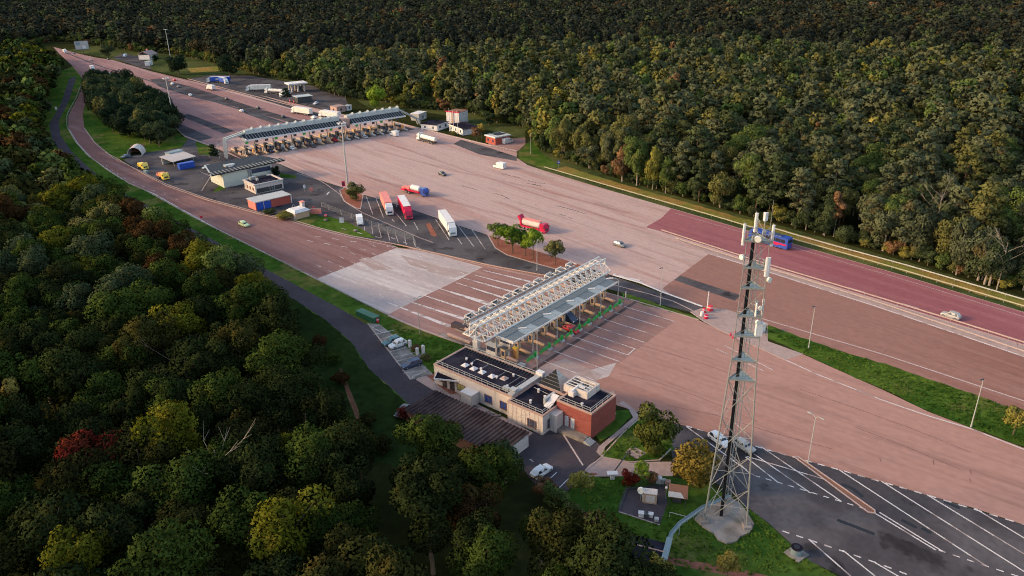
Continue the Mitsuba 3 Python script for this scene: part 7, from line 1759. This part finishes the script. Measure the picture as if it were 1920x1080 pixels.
for p, l in (((-61.72,242.23), 'pale boulder on the little lawn'), ((-49.68,230.82), 'pale boulder by the white van on the lawn tip')):
    t = thing('boulder', l, 'boulder'); s = trimesh.creation.icosphere(2, .75); v = s.vertices * (1 + .3 * (meshkit.noise(s.vertices * 1.7 + p[0])[:, None] - .5)) * [1, .8, .6]
    scene[t] = mikit.ply((v + [p[0], p[1], .3], s.faces), 'concrete', smooth=40)
# open arched shelter, roofed stand and container
m = fr(*(-169.78,341.9), 0, -78)
t = thing('arched_shelter', 'small arched shelter open at the front on the grass', 'shelter')
k = 9
for i in range(k):
    a0, a1 = math.pi * i / k, math.pi * (i + 1) / k
    p0, p1 = (-3.0 * math.cos(a0), .5 + 3.2 * math.sin(a0)), (-3.0 * math.cos(a1), .5 + 3.2 * math.sin(a1))
    b = MB(); b.hexa([(-6.5, p0[0], p0[1]), (1.5, p0[0], p0[1]), (1.5, p1[0], p1[1]), (-6.5, p1[0], p1[1])] + [(-6.5, p0[0] * 1.05, p0[1] * 1.04), (1.5, p0[0] * 1.05, p0[1] * 1.04), (1.5, p1[0] * 1.05, p1[1] * 1.04), (-6.5, p1[0] * 1.05, p1[1] * 1.04)]); put('shell_panel', b, 'cream_render', t, False, m)
for s in (-1, 1):
    b = MB(); y0, y1 = sorted((s * 3.0, s * 3.15)); b.box(-6.5, y0, 0, 1.5, y1, .6); put('side_wall', b, 'cream_render', t, False, m)
b = MB(); b.box(-6.5, -3, 0, -6.3, 3, 3.4); put('back_wall', b, 'rust_roof', t, False, m)
b = MB(); b.box(1.6, -3.4, 0, 3.0, 3.4, .12); put('threshold', b, 'concrete', t, False, m)
m, W = frame_of((-142.95,318.97), (-137.36,327.73))
t = thing('roofed_stand', 'low stand with a beige sloping roof behind the blue container', 'shelter')
for x in (.3, W - .3):
    for y in (.3, 7.5):
        b = MB(); b.tube((x, y, 0), (x, y, 2.6), .12, k=6); put('post', b, 'pale_steel', t, 40, m)
b = MB(); b.hexa([(-.6, -.4, 2.2), (W + .6, -.4, 2.2), (W + .6, 8.5, 3.4), (-.6, 8.5, 3.4), (-.6, -.4, 2.4), (W + .6, -.4, 2.4), (W + .6, 8.5, 3.6), (-.6, 8.5, 3.6)]); put('roof', b, 'cream_render', t, False, m)
b = MB(); b.box(0, 8, 0, W, 8.3, 3.2); put('back_wall', b, 'wall_grey_green', t, False, m)
b = MB(); b.box(W * .45, 8.6, 0, W * 1.1, 12, 3.8); put('rear_cabin', b, 'canopy_pale', t, False, m)
b = MB(); b.box(W * .42, 8.5, 3.8, W * 1.13, 12.1, 4.0); put('cabin_roof', b, 'teal_metal', t, False, m)
m, W = frame_of((-138.24,313.34), (-133.65,317.85))
t = thing('container', 'blue steel container in the compound yard', 'container')
b = MB(); b.box(0, 0, .1, W, 2.4, 2.5); put('body', b, 'container_blue', t, False, m)
b = MB()
for i in range(10):
    b.box(.3 + i * (W - .6) / 10, -.05, .3, .3 + i * (W - .6) / 10 + .3, -.002, 2.35)
put('ribs', b, 'container_blue', t, False, m)
t = thing('drum', 'white drum standing by the grass in the compound', 'tank'); b = MB(); b.tube([0, 0, 0], [0, 0, 1.5], .7, k=12); put('body', b, 'white_paint', t, 40, fr(*(-151.79,343.55))); b = MB(); b.tube([0, 0, 1.5], [0, 0, 1.6], .75, k=12); put('lid', b, 'paint_cream', t, 40, fr(*(-151.79,343.55)))
t = thing('site_box', 'light blue crate beside the yellow works lorry', 'crate'); b = MB(); b.box(-.9, -.6, 0, .9, .6, 1.2); put('body', b, 'teal_metal', t, False, fr(*(-150.72,309.1), 0, -30)); b = MB(); b.box(-.95, -.65, 1.2, .95, .65, 1.28); put('lid', b, 'teal_metal', t, False, fr(*(-150.72,309.1), 0, -30))

# ------------------------------------------------------------------ buildings beyond the main plaza
def simple(base, label, cat, a, c, depth, h, wall, roof, over=.3, wins=0, trim=None, roof_t=.25):
    m, W = frame_of(a, c)
    t = thing(base, label, cat)
    b = MB(); b.box(0, 0, 0, W, depth, h); put('wall', b, wall, t, False, m)
    b = MB(); b.box(-over, -over, h, W + over, depth + over, h + roof_t); put('roof', b, roof, t, False, m)
    if trim:
        b = MB(); b.box(-over - .06, -over - .06, h + .02, W + over + .06, -over - .004, h + roof_t + .12); put('fascia', b, trim, t, False, m)
    for i in range(wins):
        x = W * (i + .5) / wins
        b = MB(); b.box(x - .6, -.05, 1.0, x + .6, -.004, 2.2); put('window', b, 'window_glass', t, False, m)
        b = MB(); b.box(-.05, depth * (i + .5) / wins - .5, 1.0, -.004, depth * (i + .5) / wins + .5, 2.1); put('side_window', b, 'window_glass', t, False, m)
    return t, m, W
t, m, W = simple('white_block', 'tall windowless white block with a red roof edge', 'building', (-25.94,398), (-21.54,405.28), 8.0, 5.8, 'white_paint', 'rust_roof', .1)
b = MB(); b.box(-.3, 3.2, 0, -.004, 4.6, 5.8); put('stair_shaft', b, 'salmon', t, False, m)
b = MB(); b.box(-.35, -.35, 5.9, -.12, 8.3, 6.4); put('red_edge', b, 'crimson', t, False, m)
for k in range(5):
    b = MB(); b.box(.5 + k * 1.0, -.03, .2, .5 + k * 1.0 + .05, -.004, 5.6); put('cladding_joint', b, 'pale_steel', t, False, m)
b = MB(); b.box(1, 1, 6.05, 2.2, 7, 6.5); put('roof_unit', b, 'rust_roof', t, False, m)
simple('white_office', 'low white office with a dark roof next to the far canopy', 'building', (-36.01,381.75), (-30.98,390.37), 10, 2.9, 'white_paint', 'roof_felt', .4, 2, 'white_paint')
simple('white_office', 'second low white office in front of the white block', 'building', (-30.26,383.79), (-22.59,370.69), 9, 2.9, 'white_paint', 'roof_felt', .4, 3, 'white_paint')
t, m, W = simple('brick_office', 'small brick office with a pale flat roof by the bollards', 'building', (-10.99,354.63), (-6.41,348.76), 8.5, 3.2, 'garage_red', 'canopy_pale', .5, 2, 'white_paint', .5)
for k in range(6):
    b = MB(); b.box(.6 + k * .9, 2.5, 3.7, .6 + k * .9 + .3, 8, 3.9); put('roof_slat', b, 'dark_metal', t, False, m)
simple('site_cabin', 'pale site cabin at the far end of the canopy', 'cabin', (-47.9,408.45), (-44.58,415.42), 5, 3.6, 'pale_steel', 'white_paint', .15, 1)
simple('site_cabin', 'low salmon cabin squeezed beside the pale site cabin', 'cabin', (-53.35,416.26), (-49.23,412.92), 4, 2.5, 'salmon', 'roof_grey', .15, 1)
simple('toll_office', 'pinkish small building behind the far canopy', 'building', (-97.36,435.91), (-93.38,440.36), 6, 3.2, 'salmon', 'pink_concrete', .2, 1)
simple('cabin', 'tiny white cabin with a dark window behind the far canopy', 'cabin', (-92.77,441.94), (-90.58,445.02), 3, 2.6, 'white_paint', 'pale_steel', .15, 1)
simple('kiosk', 'dark fronted kiosk with a pale roof at the service area', 'kiosk', (-127.93,469.77), (-120.61,474.54), 7, 3.6, 'dark_metal', 'canopy_pale', .8, 0)
m, W = frame_of((-142.76,510.82), (-133.89,516.27))
t = thing('station_canopy', 'flat white canopy on pillars at the far service area', 'canopy')
for x in (1.0, W * .5, W - 1):
    for y in (1, 7):
        b = MB(); b.box(x - .45, y - .45, 0, x + .45, y + .45, 5.0); put('pillar', b, 'cream_render', t, False, m)
b = MB(); b.box(-1.2, -1, 5.0, W + 1.2, 9, 5.8); put('roof', b, 'white_paint', t, False, m)
b = MB(); b.box(W * .55, 3, 0, W - 1.6, 8, 3); put('shop', b, 'dark_metal', t, False, m)
m, W = frame_of((-321.8,711.57), (-319.36,722.9))
t = thing('house', 'house with a pale pink roof at the far side road', 'house')
b = MB(); b.box(0, 0, 0, W, 11, 4); put('wall', b, 'white_paint', t, False, m)
b = MB(); b.hexa([(-.6, -.6, 4), (W + .6, -.6, 4), (W + .6, 5.5, 7), (-.6, 5.5, 7), (-.6, -.6, 4.3), (W + .6, -.6, 4.3), (W + .6, 5.5, 7.3), (-.6, 5.5, 7.3)]); put('roof_slope', b, 'pink_concrete', t, False, m)
b = MB(); b.hexa([(-.6, 5.5, 7), (W + .6, 5.5, 7), (W + .6, 11.6, 4), (-.6, 11.6, 4), (-.6, 5.5, 7.3), (W + .6, 5.5, 7.3), (W + .6, 11.6, 4.3), (-.6, 11.6, 4.3)]); put('roof_slope', b, 'pink_concrete', t, False, m)
b = MB(); b.box(W * .7, 7, 5, W * .7 + 1, 8, 8.4); put('chimney', b, 'red_pale', t, False, m)
for k in range(3):
    b = MB(); b.box(1.5 + k * 3, -.05, 1.2, 2.7 + k * 3, -.004, 2.6); put('window', b, 'window_glass', t, False, m)
simple('far_shed', 'small white shed beside the dark tree at the far side road', 'shed', (-303.55,669.01), (-303.79,675.97), 4, 3, 'white_paint', 'pale_steel', .2, 0)
for i, (p, l) in enumerate((((-133.91,474.08), 'red barrier leg beside the dark kiosk'), ((-130.59,470.05), 'second red barrier leg beside the dark kiosk'))):
    barrel(l, p, 'sign_red', .4, 2.0, 'post')
